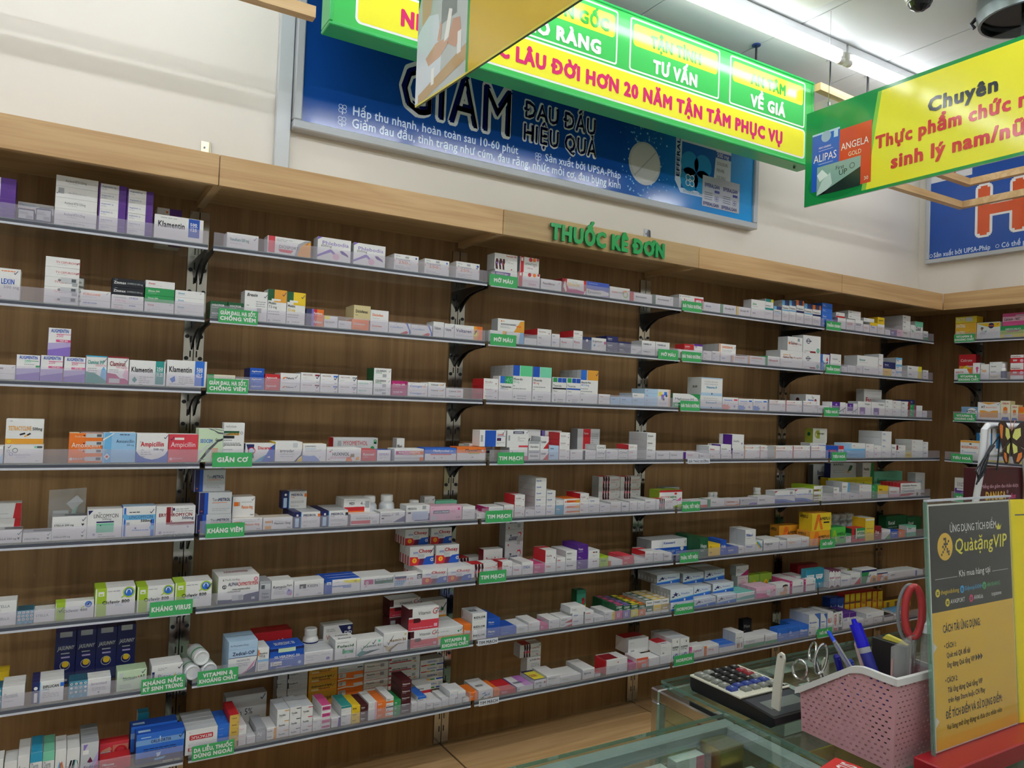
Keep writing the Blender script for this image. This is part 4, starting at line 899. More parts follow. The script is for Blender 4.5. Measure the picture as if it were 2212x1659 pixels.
spir:pale carton with rose spiral|hxe7d9d6/lg/lg|O .5 .5 .26 lp;O .5 .5 .18 lp;O .5 .5 .1 pink;G .1 .86 .5 1 gr;C .86 .86 .06 gr
yg:lime and teal carton with yellow burst|hx9bbf3f/teal/lime|R 0 0 1 .5 hx4fa58a;P yel .2 .3 .5 .7 .8 .3;C .5 .45 .2 y;P o .4 .4 .6 .55 .6 .35;R .8 .3 .95 .6 dkg
girl:white carton with portrait and peach foot|w/lg/w|R .3 .04 .8 .3 hxf0b98a;C .66 .62 .2 skin;P k .46 .62 .5 .86 .66 .92 .84 .86 .86 .6 .8 .74 .6 .76;P skin .5 .3 .85 .3 .78 .5 .58 .5
dros:white carton with pink strip|w/pink/w|R 0 0 .16 1 mag;T .22 .46 .11 plum b w.7|DROSPERIN;C .08 .86 .06 lp;P mint .76 .7 .84 .85 .92 .72;O .85 .66 .1 lil;t.R 0 0 .14 1 pink
rosep:slim white carton with coloured flowers|w/lg/lg|T .1 .58 .08 k b w.75|ROSEPIRE;T .1 .5 .05 k b w.6|0.03 mg;C .3 .2 .16 @;C .6 .26 .17 @;C .8 .14 .15 @;C .45 .1 .14 @;C .35 .2 .06 w;C .62 .26 .06 w;P k .6 .82 .66 .94 .72 .82
tallp:tall white carton with skin tone photo|w/lg/w|R .2 .08 .85 .36 brn;P skin .3 .08 .5 .36 .7 .3 .55 .08;R .6 .08 .72 .36 w;T .1 .66 .05 dkg b w.7|Utrogest;G .1 .55 .5 3 gr
purw:white carton with purple side|w/pur/w|T .2 .4 .16 dkg w.5|Depakin;P k .8 .3 .9 .3 .85 .2;s.R 0 0 1 1 pur
nexP:white carton with purple panel|w/w/w|R .1 .3 .62 1 pur;T .14 .56 .12 lil b w.4|Nexium;P lil .3 .72 .38 .9 .46 .72;P dkg .55 .1 1 .5 1 .58 .5 .14;C .85 .24 .1 gr
wpur:white carton with purple block|w/lg/w|R .15 .05 .55 .56 pur;R .2 0 .45 .24 lil;T .5 .78 .1 dkg b w.4|Tanagra;P lil .55 .4 .6 .56 .5 .56
limb:white carton with lime and brown bands|w/lime/lime|R 0 .05 .6 .4 brn;R .55 .05 .8 .4 lime;K .85 .5 .4;t.R 0 .2 1 .6 lime
cinna:white carton with red side lettering|w/r/r|T .08 .76 .1 k b w.7|Cinnarizin Pharma;T .08 .58 .07 dkg w.6|Tablets Cinnarizin;T .08 .34 .13 dkg b w.6|Cinnarizine;P r 0 .05 .4 .05 .7 .2 .5 .24 0 .2;C .82 .16 .13 brn;s.T .3 .1 .2 w b|Or
yflat:yellow flat carton with green lettering|yel/y/y|T .2 .4 .3 dg bi w.6|Phosphalugel;R .1 .1 .9 .2 lime
yflat2:row box of amber cartons with figure print|y/am/brn|R .1 .2 .2 .8 brn;R .4 .2 .5 .8 brn;R .7 .2 .8 .8 brn
banit:white carton with grey lettering and navy bar|lg/dkg/lg|T .3 .66 .14 ink b w.6|Banitase;R .36 .5 .8 .62 ink
bames:white carton with stomach picture|lg/navy/lg|T .1 .84 .14 dkg b w.4|BAMES;P dg .66 .4 .8 .5 .86 .8 .76 .85 .7 .6;P am .62 .45 .74 .4 .72 .3 .64 .34;G .1 .5 .4 3 gr
ameO:orange carton with big letter A|hxf2a62c/am/am|P o .1 .06 .22 .06 .34 .6 .46 .06 .58 .06 .4 .94 .26 .94;T .4 .5 .16 k b w.55|AMEFLU;R .6 .3 .9 .4 k;s.T .1 .7 .16 k b w.6|AMEFLU
ameY:yellow carton with big letter A|hxf0cf33/y/am|P o .1 .06 .22 .06 .34 .6 .46 .06 .58 .06 .4 .94 .26 .94;T .4 .6 .16 k b w.55|AMEFLU;R .6 .42 .9 .5 k;s.T .1 .7 .16 k b w.6|AMEFLU
ameG:green carton with big letter A|hx58bd4c/g/g|P lime .04 .1 .14 .1 .24 .6 .34 .1 .44 .1 .3 .85 .18 .85;T .42 .5 .16 dg b w.55|AMEFLU;R .6 .3 .9 .4 dg
atus:green and red carton with arrow|g/dg/r|R 0 0 .3 1 r;P k .22 .1 .34 .1 .3 .95 .22 .95;P cream .3 0 .4 0 .36 1 .3 1;R .4 .36 .96 .8 pg;T .44 .5 .2 k b w.5|ATUSSIN;R 0 0 1 .2 red2;P dr .35 .24 .6 .24 .48 .06
yelt:tall yellow carton with navy lettering|hxf0d24a/y/lg|T .1 .5 .06 ink w.8|Ambroxol;R 0 .88 1 .96 w;G .1 .4 .6 2 gr
tealb:teal carton with two white tooth shapes|hx2b8aa5/hx4b9fb5/teal|P w .06 .7 .46 .7 .44 .52 .34 .44 .26 .5 .16 .44 .08 .54;P w .54 .7 .94 .7 .92 .52 .82 .44 .74 .5 .64 .44 .56 .54;T .1 .6 .06 cy w.3|Better;T .58 .6 .06 cy w.3|Better;C .26 .2 .06 lb;C .74 .2 .06 lb
pstr:slim white carton with plum pleated top|w/lg/plum|P plum 0 .86 .25 .96 .5 .86 .75 .96 1 .86 1 1 0 1;T .1 .5 .1 mag b w.8|BOSAM;P plum .1 .04 .5 .14 .9 .04 .9 0 .1 0;G .2 .4 .6 1 gr
exef:white carton with coloured panel, navy head|w/lg/w|R 0 .8 1 .95 navy;P @ 0 0 .3 0 .5 .8 0 .8;T .2 .4 .2 dkg b w.4|exef;P am .55 0 1 0 1 .4 .8 .5 .6 .36;P brn .7 .05 .95 .05 .9 .3 .76 .3
whbl:white carton with blue curved edge|w/lg/lg|P hx4a70c0 .45 1 1 1 1 .1 .6 .02 .88 .3 .86 .7;T .06 .56 .08 b b w.6|Bromex;C .1 .14 .06 k;G .06 .44 .5 2 gr
amese:narrow white carton with upright lettering|w/lg/k|T .7 .28 .5 @ bz w.62|AMESECA;R .1 0 .9 .16 @
rys:tall yellow carton with red frame|y/r/r|R 0 0 .08 1 r;R .92 0 1 1 r;R .1 .58 .9 .66 brn;P brn .2 .05 .45 .05 .4 .35 .3 .35;P brn .55 .05 .8 .05 .75 .35 .65 .35;R .15 .72 .85 .95 yel
rysl:tall yellow carton with red frame, lettered|y/r/r|R 0 0 .08 1 r;R .92 0 1 1 r;T .18 .5 .1 dr b w.66|TM3;P brn .2 .05 .45 .05 .4 .3 .3 .3;P brn .55 .05 .8 .05 .75 .3 .65 .3
arco:white carton with coloured dose mark|w/lg/w|T .1 .72 .14 dr w.5|ARCOXIA;R .74 .7 .97 .86 @;G .1 .46 .5 1 gr;R .8 .1 .94 .18 gr;K .8 .45 .4
fatig:amber flat carton with white lettering|hxe9b53c/am/am|T .06 .34 .45 w b w.42|FATIG
fatigy:yellow flat carton with white lettering|hxe3cf3e/y/tan|T .06 .34 .45 cream b w.42|FATIG;R .5 .2 .82 .85 lg
astex:white carton with bearded doctor print|hxe9ecea/w/cream|P y 0 .95 1 .95 1 .7 .6 .66 .3 .8;C .62 .78 .17 navy;T .48 .74 .1 o b w.3|Astex;P lg .1 .25 .4 .25 .4 .5 .2 .5;C .22 .6 .07 skin;P k .16 .62 .2 .72 .3 .68 .28 .6 .24 .64;P k .19 .58 .27 .58 .24 .5;K .86 .8 .14;P teal .32 .42 .44 .52 .42 .4;G .55 .5 .3 2 lp
gpurp:green and yellow carton with purple wave|lime/lime/lime|R 0 .6 1 1 g;R 0 0 1 .3 yel;P mag .2 .46 .6 .5 .6 .6 .2 .54;T .16 .66 .12 w b w.5|NEOCALCI;R .12 .06 .4 .24 lg
calci:pink carton with white name band|pink/lp/pink|R 0 .35 1 .72 lp;T .04 .42 .2 k bi w.55|Calcium - NIC;R .45 .76 .8 .84 lg
evat:white carton with red lettering and orange swirl|w/lg/w|T .08 .58 .16 r b w.44|EVATOS;P o .7 1 1 1 1 .3 .85 .5;G .08 .4 .5 2 gr
pinkc:white carton with rose drop|w/lg/w|C .6 .68 .2 pink;P pink .45 .6 .6 .3 .75 .6;R 0 .1 1 .34 r
sangR:white and red carton with red lettering|w/r/w|R 0 .3 1 .75 r;T .06 .82 .1 dr b w.7|Sangobion;R .2 .45 .5 .6 lg;C .85 .5 .14 lp;R .1 .05 .9 .25 w
calt:red and yellow upright carton|r/dr/dr|R .02 .2 1 .55 am;C .5 .42 .24 yel;T .08 .72 .1 w i w.7|Caltrate;R .5 .5 .9 .56 lp;R .1 .04 .9 .16 red2
atz:blue and white carton with black lettering|hx7d9fbe/sky/sky|C .75 .5 .42 w;T .34 .5 .22 k b w.6|ATZINC;R .7 .38 .98 .44 r
atm:white and orange carton|w/w/w|R .1 .12 .92 .52 am;P w .1 .6 .5 .44 .92 .6 .92 .66 .1 .66;P am .1 .98 .92 .98 .5 .86;T .16 .66 .12 k b w.18|AT;T .36 .66 .1 o w.5|Ascorbic;K .92 .84 .14
ceel:cream upright carton with smiling child|cream/tan/cream|C .5 .42 .24 skin;P o .28 .5 .3 .64 .5 .7 .7 .64 .72 .5;P b .1 0 .9 0 .8 .16 .2 .16;T .2 .82 .08 r b w.66|CEELIN
bosp:white carton with amber edge and orange name|w/lg/w|R 0 .9 1 1 am;T .06 .6 .12 o b w.85|BOSPHAGEL B;R .4 .8 .5 .86 k;G .06 .46 .6 2 cy
varo:white and yellow carton with mint cloud|w/lg/w|R 0 0 1 1 w;P yel .6 1 1 1 1 0 0 0 0 .1 .8 .14;P hx9fdcca .1 .7 .5 .75 .8 .6 .7 .4 .3 .36 .08 .5;T .1 .48 .2 k b w.6|Varogel S
blueV:bright blue carton with white stripes|hx2f86c4/cy/cy|P w .1 1 .28 1 .5 0 .32 0;P lb .7 0 .86 0 1 .7 1 1
lact:white carton with purple emblem|hxe4e1da/lg/gr|T .1 .72 .08 plum w.5|Lacidipine;T .1 .6 .08 plum w.45|STELLA;R .02 .2 .55 .5 pur;R .1 .4 .44 .48 w;P k .44 .38 .52 .48 .52 .38;C .34 .26 .1 vio
'''.strip().split('\n'):
    nm, look, body, dec = (ln.split(':', 1)[0], *ln.split(':', 1)[1].split('|', 2))
    STY[nm] = (look, body, dec)
LW = dict(w='white', r='red', b='blue', k='black', g='green', dg='dark green', o='orange', y='yellow', am='amber', gr='grey', lg='pale grey', pink='pink', lp='pale pink', pur='purple',
          lil='lilac', mag='magenta', teal='teal', cy='turquoise', navy='navy', ink='indigo', sky='sky blue', lb='pale blue', mint='mint', lime='lime', plum='plum', dr='crimson', tan='tan',
          cream='cream', brn='brown', mar='maroon', vio='violet', bl2='blue', red2='rose', yel='yellow', dkg='grey', gold='gold')
def colr(t, var):
    if t == '@':
        t = var or 'b'
    return hx(t[2:]) if t.startswith('hx') else PALC[t]
def resolve(s):
    """style text -> (look, (front, side, top), print commands)"""
    tick = s.endswith('!')
    s = s.rstrip('!')
    if '=' in s:
        a, txt = s.split('=', 1)
        kind, rest = a[0], a[1:]
        c, tc = (rest.split('.') + [None])[:2] if kind != 'w' else ('w', rest.lstrip('.'))
        tc = tc or 'gr'
        short = txt.strip('. ') == ''
        if kind == 'w':
            look = f'white carton with {LW[tc]} lettering'; body = 'w/lg/w'; dec = ''; tx, tw = .1, .6
        elif kind == '#':
            look = f'{LW[c]} carton' + ('' if short else f' with {LW[tc]} lettering'); body = f'{c}/{c}/{c}'; dec = ''; tx, tw = .1, .75
        elif kind == 'L':
            look = f'white carton with {LW[c]} strip, {LW[tc]} lettering'; body = f'w/{c}/w'; dec = f'R 0 0 .15 1 {c};'; tx, tw = .24, .6
        elif kind == 'X':
            look = f'white carton with {LW[c]} end, {LW[tc]} lettering'; body = 'w/lg/w'; dec = f'P {c} .7 0 1 0 1 1 .78 1;'; tx, tw = .08, .52
        elif kind == 'B':
            look = f'white carton with {LW[c]} foot, {LW[tc]} lettering'; body = 'w/lg/w'; dec = f'R 0 0 1 .32 {c};'; tx, tw = .1, .6
        elif kind == 'U':
            look = f'white carton with {LW[c]} head, {LW[tc]} lettering'; body = f'w/lg/{c}'; dec = f'R 0 .7 1 1 {c};'; tx, tw = .1, .6
        else:
            look = f'white carton with {LW[c]} sweep, {LW[tc]} lettering'; body = 'w/lg/w'; dec = f'P {c} .35 0 1 0 1 .6;'; tx, tw = .1, .6
        if not short:
            dec += f'T {tx} .48 .2 {tc} b m{tw}|{txt};'
        dec += f'G {tx} .3 .4 1 {tc if kind == "#" else "gr"}'
        var = None
    else:
        nm, var = (s.split('.') + [None])[:2]
        look, body, dec = STY[nm]
        if '@' in dec + body and var:
            look = look.replace('coloured', LW[var])
    if tick and 'K ' not in dec:
        dec += ';K .84 .66 .22'
        look += ', pen tick'
    return look, body, dec, var

TICK = [(0, .35), (.12, .45), (.3, .18), (.85, 1.0), (1.0, 1.0), (.36, 0), (.24, 0)]
def print_face(mb, dec, fr, w, h, var, which):
    n = 0.00022
    for cmd in dec.split(';'):
        cmd = cmd.strip()
        if not cmd:
            continue
        face = 'f'
        if cmd[1] == '.' and cmd[0] in 'st':
            face, cmd = cmd[0], cmd[2:]
        if face != which:
            continue
        n += 0.00004
        head, _, txt = cmd.partition('|')
        a = head.split()
        k = a[0]
        if k == 'R':
            u0, v0, u1, v1 = map(float, a[1:5]); rect(mb, fr, u0 * w, v0 * h, u1 * w, v1 * h, colr(a[5], var), n)
        elif k == 'P':
            q = list(map(float, a[2:])); flat(mb, [(q[i] * w, q[i + 1] * h) for i in range(0, len(q), 2)], fr, colr(a[1], var), n)
        elif k in 'CO':
            u, v, r = map(float, a[1:4]); r *= min(w, h)
            pts = circle(min(max(u * w, r), w - r), min(max(v * h, r), h - r), r, 14)
            if k == 'C':
                flat(mb, pts, fr, colr(a[4], var), n)
            else:
                ring(mb, fr, pts, r * .24, colr(a[4], var), n)
        elif k == 'K':
            u, v, s = map(float, a[1:4]); s *= h
            flat(mb, [(min(u * w, w - s) + p * s, min(v * h, h - s * 1.02) + q * s) for p, q in TICK], fr, hx('23285a'), n + .0002)
        elif k == 'G':
            u, v, wd = map(float, a[1:4]); rr = random.Random(sum(map(ord, cmd)) * 7 + int(w * 1000))
            for i in range(int(a[4])):
                y = v * h - i * .075 * h
                x = u * w
                while x < (u + wd) * w - .002:
                    L2 = rr.uniform(.05, .13) * w
                    if x + L2 > w * .98: break
                    rect(mb, fr, x, y, x + L2, y + .026 * h, colr(a[5], var), n)
                    x += L2 + .018 * w
                    if rr.random() < .12: break
        elif k == 'T':
            u, v, th = map(float, a[1:4])
            fl = ' '.join(a[5:])
            wd = mw = None
            bold = .05 if 'b' in fl else 0
            for t in a[5:]:
                t2 = t.lstrip('bicvz')
                if t2.startswith('w') and len(t2) > 1: wd = float(t2[1:]) * w
                if t2.startswith('m'): mw = float(t2[1:]) * w
            fr2 = fr; U, V = u * w, v * h
            if 'v' in fl:      # upside down
                fr2 = lambda a1, b1, n1, fr=fr, U=U, V=V: fr(U - a1, V - b1, n1); U = V = 0
            if 'z' in fl:      # running up the face
                fr2 = lambda a1, b1, n1, fr=fr, U=U, V=V: fr(U - b1, V + a1, n1); U = V = 0
                wd, th = .62 * h, th * w / h
            mb.text(txt, fr2, colr(a[4], var), th * h, U, V, width=wd, maxw=mw or .92 * w, bold=bold, shear=.2 if 'i' in fl else 0, n=n + .0001)
_MC = {}
def carton_meshes(s, w, h, d):
    key = (s, round(w, 3), round(h, 3), round(d, 3))
    if key in _MC:
        return _MC[key]
    look, body, dec, var = resolve(s)
    f, sd, tp = [colr(c, var) for c in body.split('/')]
    mb = MB()
    ch = min(.0007, w * .05, h * .05)
    mb.cbox(0, w, 0, d, 0, h, f, cols=dict(left=sd, right=sd, top=tp, back=f, bottom=f), ch=ch)
    box = mb.mesh('medicine_carton', M_CARD)
    pb = MB()
    print_face(pb, dec, lambda u, v, n: (u, -n, v), w, h, var, 'f')
    print_face(pb, dec, lambda u, v, n: (-n, d - u, v), d, h, var, 's')
    print_face(pb, dec, lambda u, v, n: (u, v, h + n), w, d, var, 't')
    # tuck flap slit on the side and the seam along the top
    c2 = tuple(x * .55 for x in sd)
    if h > .02:
        rect(pb, lambda u, v, n: (-n, d - u, v), d * .1, h * .93, d * .9, h * .93 + .0006, c2, .0004)
        rect(pb, lambda u, v, n: (-n, d - u, v), d - .004, h * .06, d - .0035, h * .93, c2, .0004)
    pr = pb.mesh('printed_panels', M_CARD)
    _MC[key] = (box, pr, look)
    return _MC[key]
# cartons. ':' lines: bay, shelf, pile, tiers*100 + deep*10 + place. Then per carton: tier, copy and, in tenths of a millimetre, left edge, width, base, height, front distance from the wall, depth; last the kind and the print number
PRINTS = '''augp
navend
clamy
aucl
auclq
augv
augback
klam5
falex
cefu
cefuq
w.b=CEFUROXIME
w.o=FUROXIME!
stada
zin
w.r=Zinnat
w.r=Zinnat!
#g.w=Zinnat 500
w.cy=Zinnat
w.cy=Zinnat!
w.plum=n 200
w.plum=n 200!
augG
augR
clamT
clamR
klamT
klamB
Dlb.b=Cefixim
doxy
tetra
amoxO
amoxB
ampiW
ampiR
Xr.w=MED
clari
clari!
lincG
lincB
eryth
w.gr=STELLA
dots
cicl4
cicl8
cicl8!
w.gr=Fluconazole
diflu
itran
pgneo
pizar
#y.k=Griseo
jasu
w.b=Kem
Db.w=Oxy
w.gr=Cream
Ucy.gr=Derm
Umint.gr=Derm
strO
strG
gmag
#r.w=Micona
pills
orli
Ucy.o=Drops
w.teal=VenoKern 500 mg!
diosf
phleb
trans
trans!
#dg.w=VOCFOR
brex
mobO
mobY
feld
melox
w.lil=Melic
#o.w=Dicloran
#tan.k=Diclofenac
w.o=Diclofen
cata!
cata
w.k=Voltaren
w.k=Voltaren!
volt
creamg
w.k=Etoricox
agib
#r.w=Agietoxib
febu
arco.dr
arco.dr!
arco.bl2
arco.bl2!
arco.gr
arco.gr!
w.mint=BEROXIB
w.mint=BEROXIB!
celeb
celeb!
#mag.w=Coxlieb 200
#mag.w=Coxlieb 200!
cono
cono!
celo1
celo1!
celo2
seoc
fosa
diac
artro
joint
hux
#r.w=Ryzonal
eper
philc
myom
methy
myon
w.k=Milurit
tana
menO
menY
medrO
medrK
mediP
mediR
medx
medx2
lsas
w.lg=Predni
savi
#mint.dg=Predstad
alphac
chymo
katry
kiis
glom
alchy
medoa
choay
choay!
zed
roca
silver
beq
folac
vitB1
#r.w=Enpovid
vitPP
vitB6
vitC
agiv
#o.w=Obimin
vitCs
betac
betacf
#bl2.w=.
kami
w.lp=Kincort
#gr.w=Ag
Xam.k=Fucidin
fuci.am
fuci.k
fuci.r
w.gr=Gel
pinkl
Xpur.lp=Gelo
w.teal=Dipo
Uteal.w=Dipo
#y.k=Biafin
#mar.w=Eumo
Xlp.w=Tempo
#o.w=Kedri
Bo.k=Nizo
Bk.o=Nizo
#g.w=Silk
#mar.w=Fobancort
w.gr=Cloz
w.gr=Tyro
Ubl2.gr=Tyro
w.k=Tyro
w.k=Derma
Br.k=Derma
w.lb=Acy
#o.w=Ery
mla
fucH
eryn
wavO
wavo2
dakt
gent
silk
rapen
feno
lipa2
lipa
w.plum=Fenofibrat!
nisor
ezva
congr
Lr.k=Atorvastatin
Ldg.k=Atorvastatin!
Xam.r=Crestor!
Xsky.r=Crestor
rosu
w.lg=Ator
w.plum=Ator
stel
w.b=Spir
w.r=Rosu
lipit
#navy.w=Lipitor
Dlg.gr=Sivas
w.ink=TORMEG-10
w.ink=TORMEG-20
telm
mic40
mic80
twy.k
twy.b
micP
w.r=Valsar
#lb.b=Telzid
#lb.ink=Tensira
w.ink=Tensira
#lb.r=Irbe
squar
w.k=Coversyl
losar
Bpink.k=Apitim
ramip
blisbox
Dr.k=Loszar
#lb.ink=Amlo
stel!
w.k=Wu
Lvio.gr=Nebi
w.k=Conco
Lk.gr=Cove
hand
w.b=Loda
w.r=Carve
w.k=Domec
w.k=Dorocar
Lpur.pink=Enalapril
redback
w.k=A
Lmag.lg=Nitro
w.o=Betal
w.b=Iso
w.b=Plendil
#cy.w=Pan
w.gr=Pan
orbar
w.r=Biso
w.b=Captop
w.tan=Nifed
w.k=Nife
w.r=Isos
w.k=Isos
w.k=Adalat
lost
lost!
w.r=Clopi
w.b=STADA
#pink.w=Rotunda
w.r=Dilti
w.k=Betasec
#pur.w=Vast
digo
zuo
flags
#lime.k=Gold
Lo.w=Vasta
#red2.w=VIDANTA
w.r=Tri
w.r=Trim
w.k=Imdur
ridl
#b.w=Plavix
#b.lb=.
w.gr=CLOPALVIX!
w.lg=Pido
w.o=Pido
#pink.w=Tim
w.b=Aspi
Dr.k=NOKLOT
w.gr=Clopid
w.r=NITRO
w.gr=Nooph
Xy.k=Nootr
cor.pink
cor.vio
cor.yel
cor.o
cor2.dg
cor2.y
cor2.gold
grbox
flow
#o.w=.
#r.w=Piracetam
magn
yeld
w.dg=FRANILAX
xare
w.lime=Hydrosol
w.k=Spirova
Ur.lg=Furo
stelbig
#mag.w=.
redb
w.lg=.
redtop
forx
w.b=Gliclaz
Lg.k=Glucobay 50
Ly.k=Glucobay 100
w.ink=Janu
w.g=Janu
jardt
jardb
jardo
#bl2.w=Daon
w.r=Mety
#r.w=DIAPRO
Upur.k=Gli
w.pur=Pana
w.k=Pana
w.b=Amary
diam
Lg.r=Glimepirid
galvM
galv
janM
nutr
melan
diasM
toujr
toujb
tenap.ink
tenap.r
w.gr=Nexium
nexi
w.k=Metfor
w.r=Diabe
stelP
tenap.am
tenap.am!
w.k=Metsav
tree
maxx
Br.r=TUSSOL
Lg.dg=Uruso
urdu
gray5
#gr.w=Renapril
w.k=Silymarin
teno
keto
#dg.lg=Hepa
#y.k=Ade
#b.w=Ade
#b.w=Apuldon
w.k=Esso
w.b=Midasol
rain
w.k=Fugacar
w.b=Sos
w.am=Nephro
w.r=Neph
rige
tealp
pinkp
spir
Dmag.gr=Pro
yg
girl
dros
rosep.b
rosep.vio
Lpink.mag=Duphaston!
Lo.r=Utrog
Ubl2.lg=Cyclo
tallp
Bg.gr=Progendo
#k.gr=Men
Bg.gr=Gyno
#bl2.w=O
#bl2.w=Okacet
Upur.w=Seda
w.lg=Stil
Br.k=Stil
w.r=GLOCKN
w.k=NEUROB
w.k=Neuro
w.am=Rotun
Uy.b=Tana
w.gr=Tana
w.y=Seduxen
#y.k=Seduxen
w.lg=Haip
#pur.w=Depa
#lp.mag=Olan
w.k=Risper
w.g=Tega
Umint.k=Zolof
Bg.k=Amit
purw
w.lil=Bet
w.lg=Cin
w.gr=Stug
w.teal=Betaser
w.r=Duo
#y.r=Piracet
w.b=Nau
#navy.w=Nautam
Usky.b=Brai
Xyel.k=Gabap
w.k=Magne
nexP
wpur
w.k=Nexi
w.r=Pariet
Xdr.k=Rabep
#g.w=Gast
#navy.w=Gast
Lmag.w=Motil
w.lil=Nid
w.r=Esome
#b.r=OMEFAR
Ur.b=Ome
#sky.w=Phosph
Llb.r=Gast
w.r=Gasto
w.r=Lans
w.b=Panto
w.k=Nosp
w.k=Spas
Ldr.pur=Spas
#y.k=Buscopan
w.r=Lope
w.b=Simet
limb
w.b=Ranit
w.o=Omep
w.plum=Omep
w.b=Varog
Xsky.brn=Gavis
w.k=Kremil
w.r=Sucra
#g.w=Yum
w.k=Smec
#y.k=Smec
Blp.r=Motilum
cinna
#mint.g=Enter
w.lb=Oresol
yflat
banit
bames
Xg.k=Ventin
ameO
ameY
ameG
Ug.r=Atus
atus
yelt
#dr.w=Eug
Dg.w=Cerebral
#b.w=Theralen
#o.w=Hal
#mint.g=Halixol
Umint.k=Halixol
#dg.w=Eucal
tealb
pstr
w.b=Alerest
Dr.k=Sefor
exef.g
exef.o
w.k=DEFRIN
Lb.w=Aero
#dr.navy=Cold
Xlime.mag=Zyrt
whbl
w.r=BL3
amese.r
amese.k
Upur.lil=Salb
w.k=Theo
w.b=Aminop
Uk.w=Monte
w.g=Mon
Usky.navy=Ventol
#b.w=Benad
rys
rysl
yflat2
fatig
fatigy
astex
gpurp
calci
evat
pinkc
w.am=Terpin
#cream.b=Pharmaton
w.k=Obimin
sangR
calt
atz
atm
ceel
#o.y=Ceelin
bosp
varo
Xyel.lg=Gel
blueV
lact'''.split('\n')
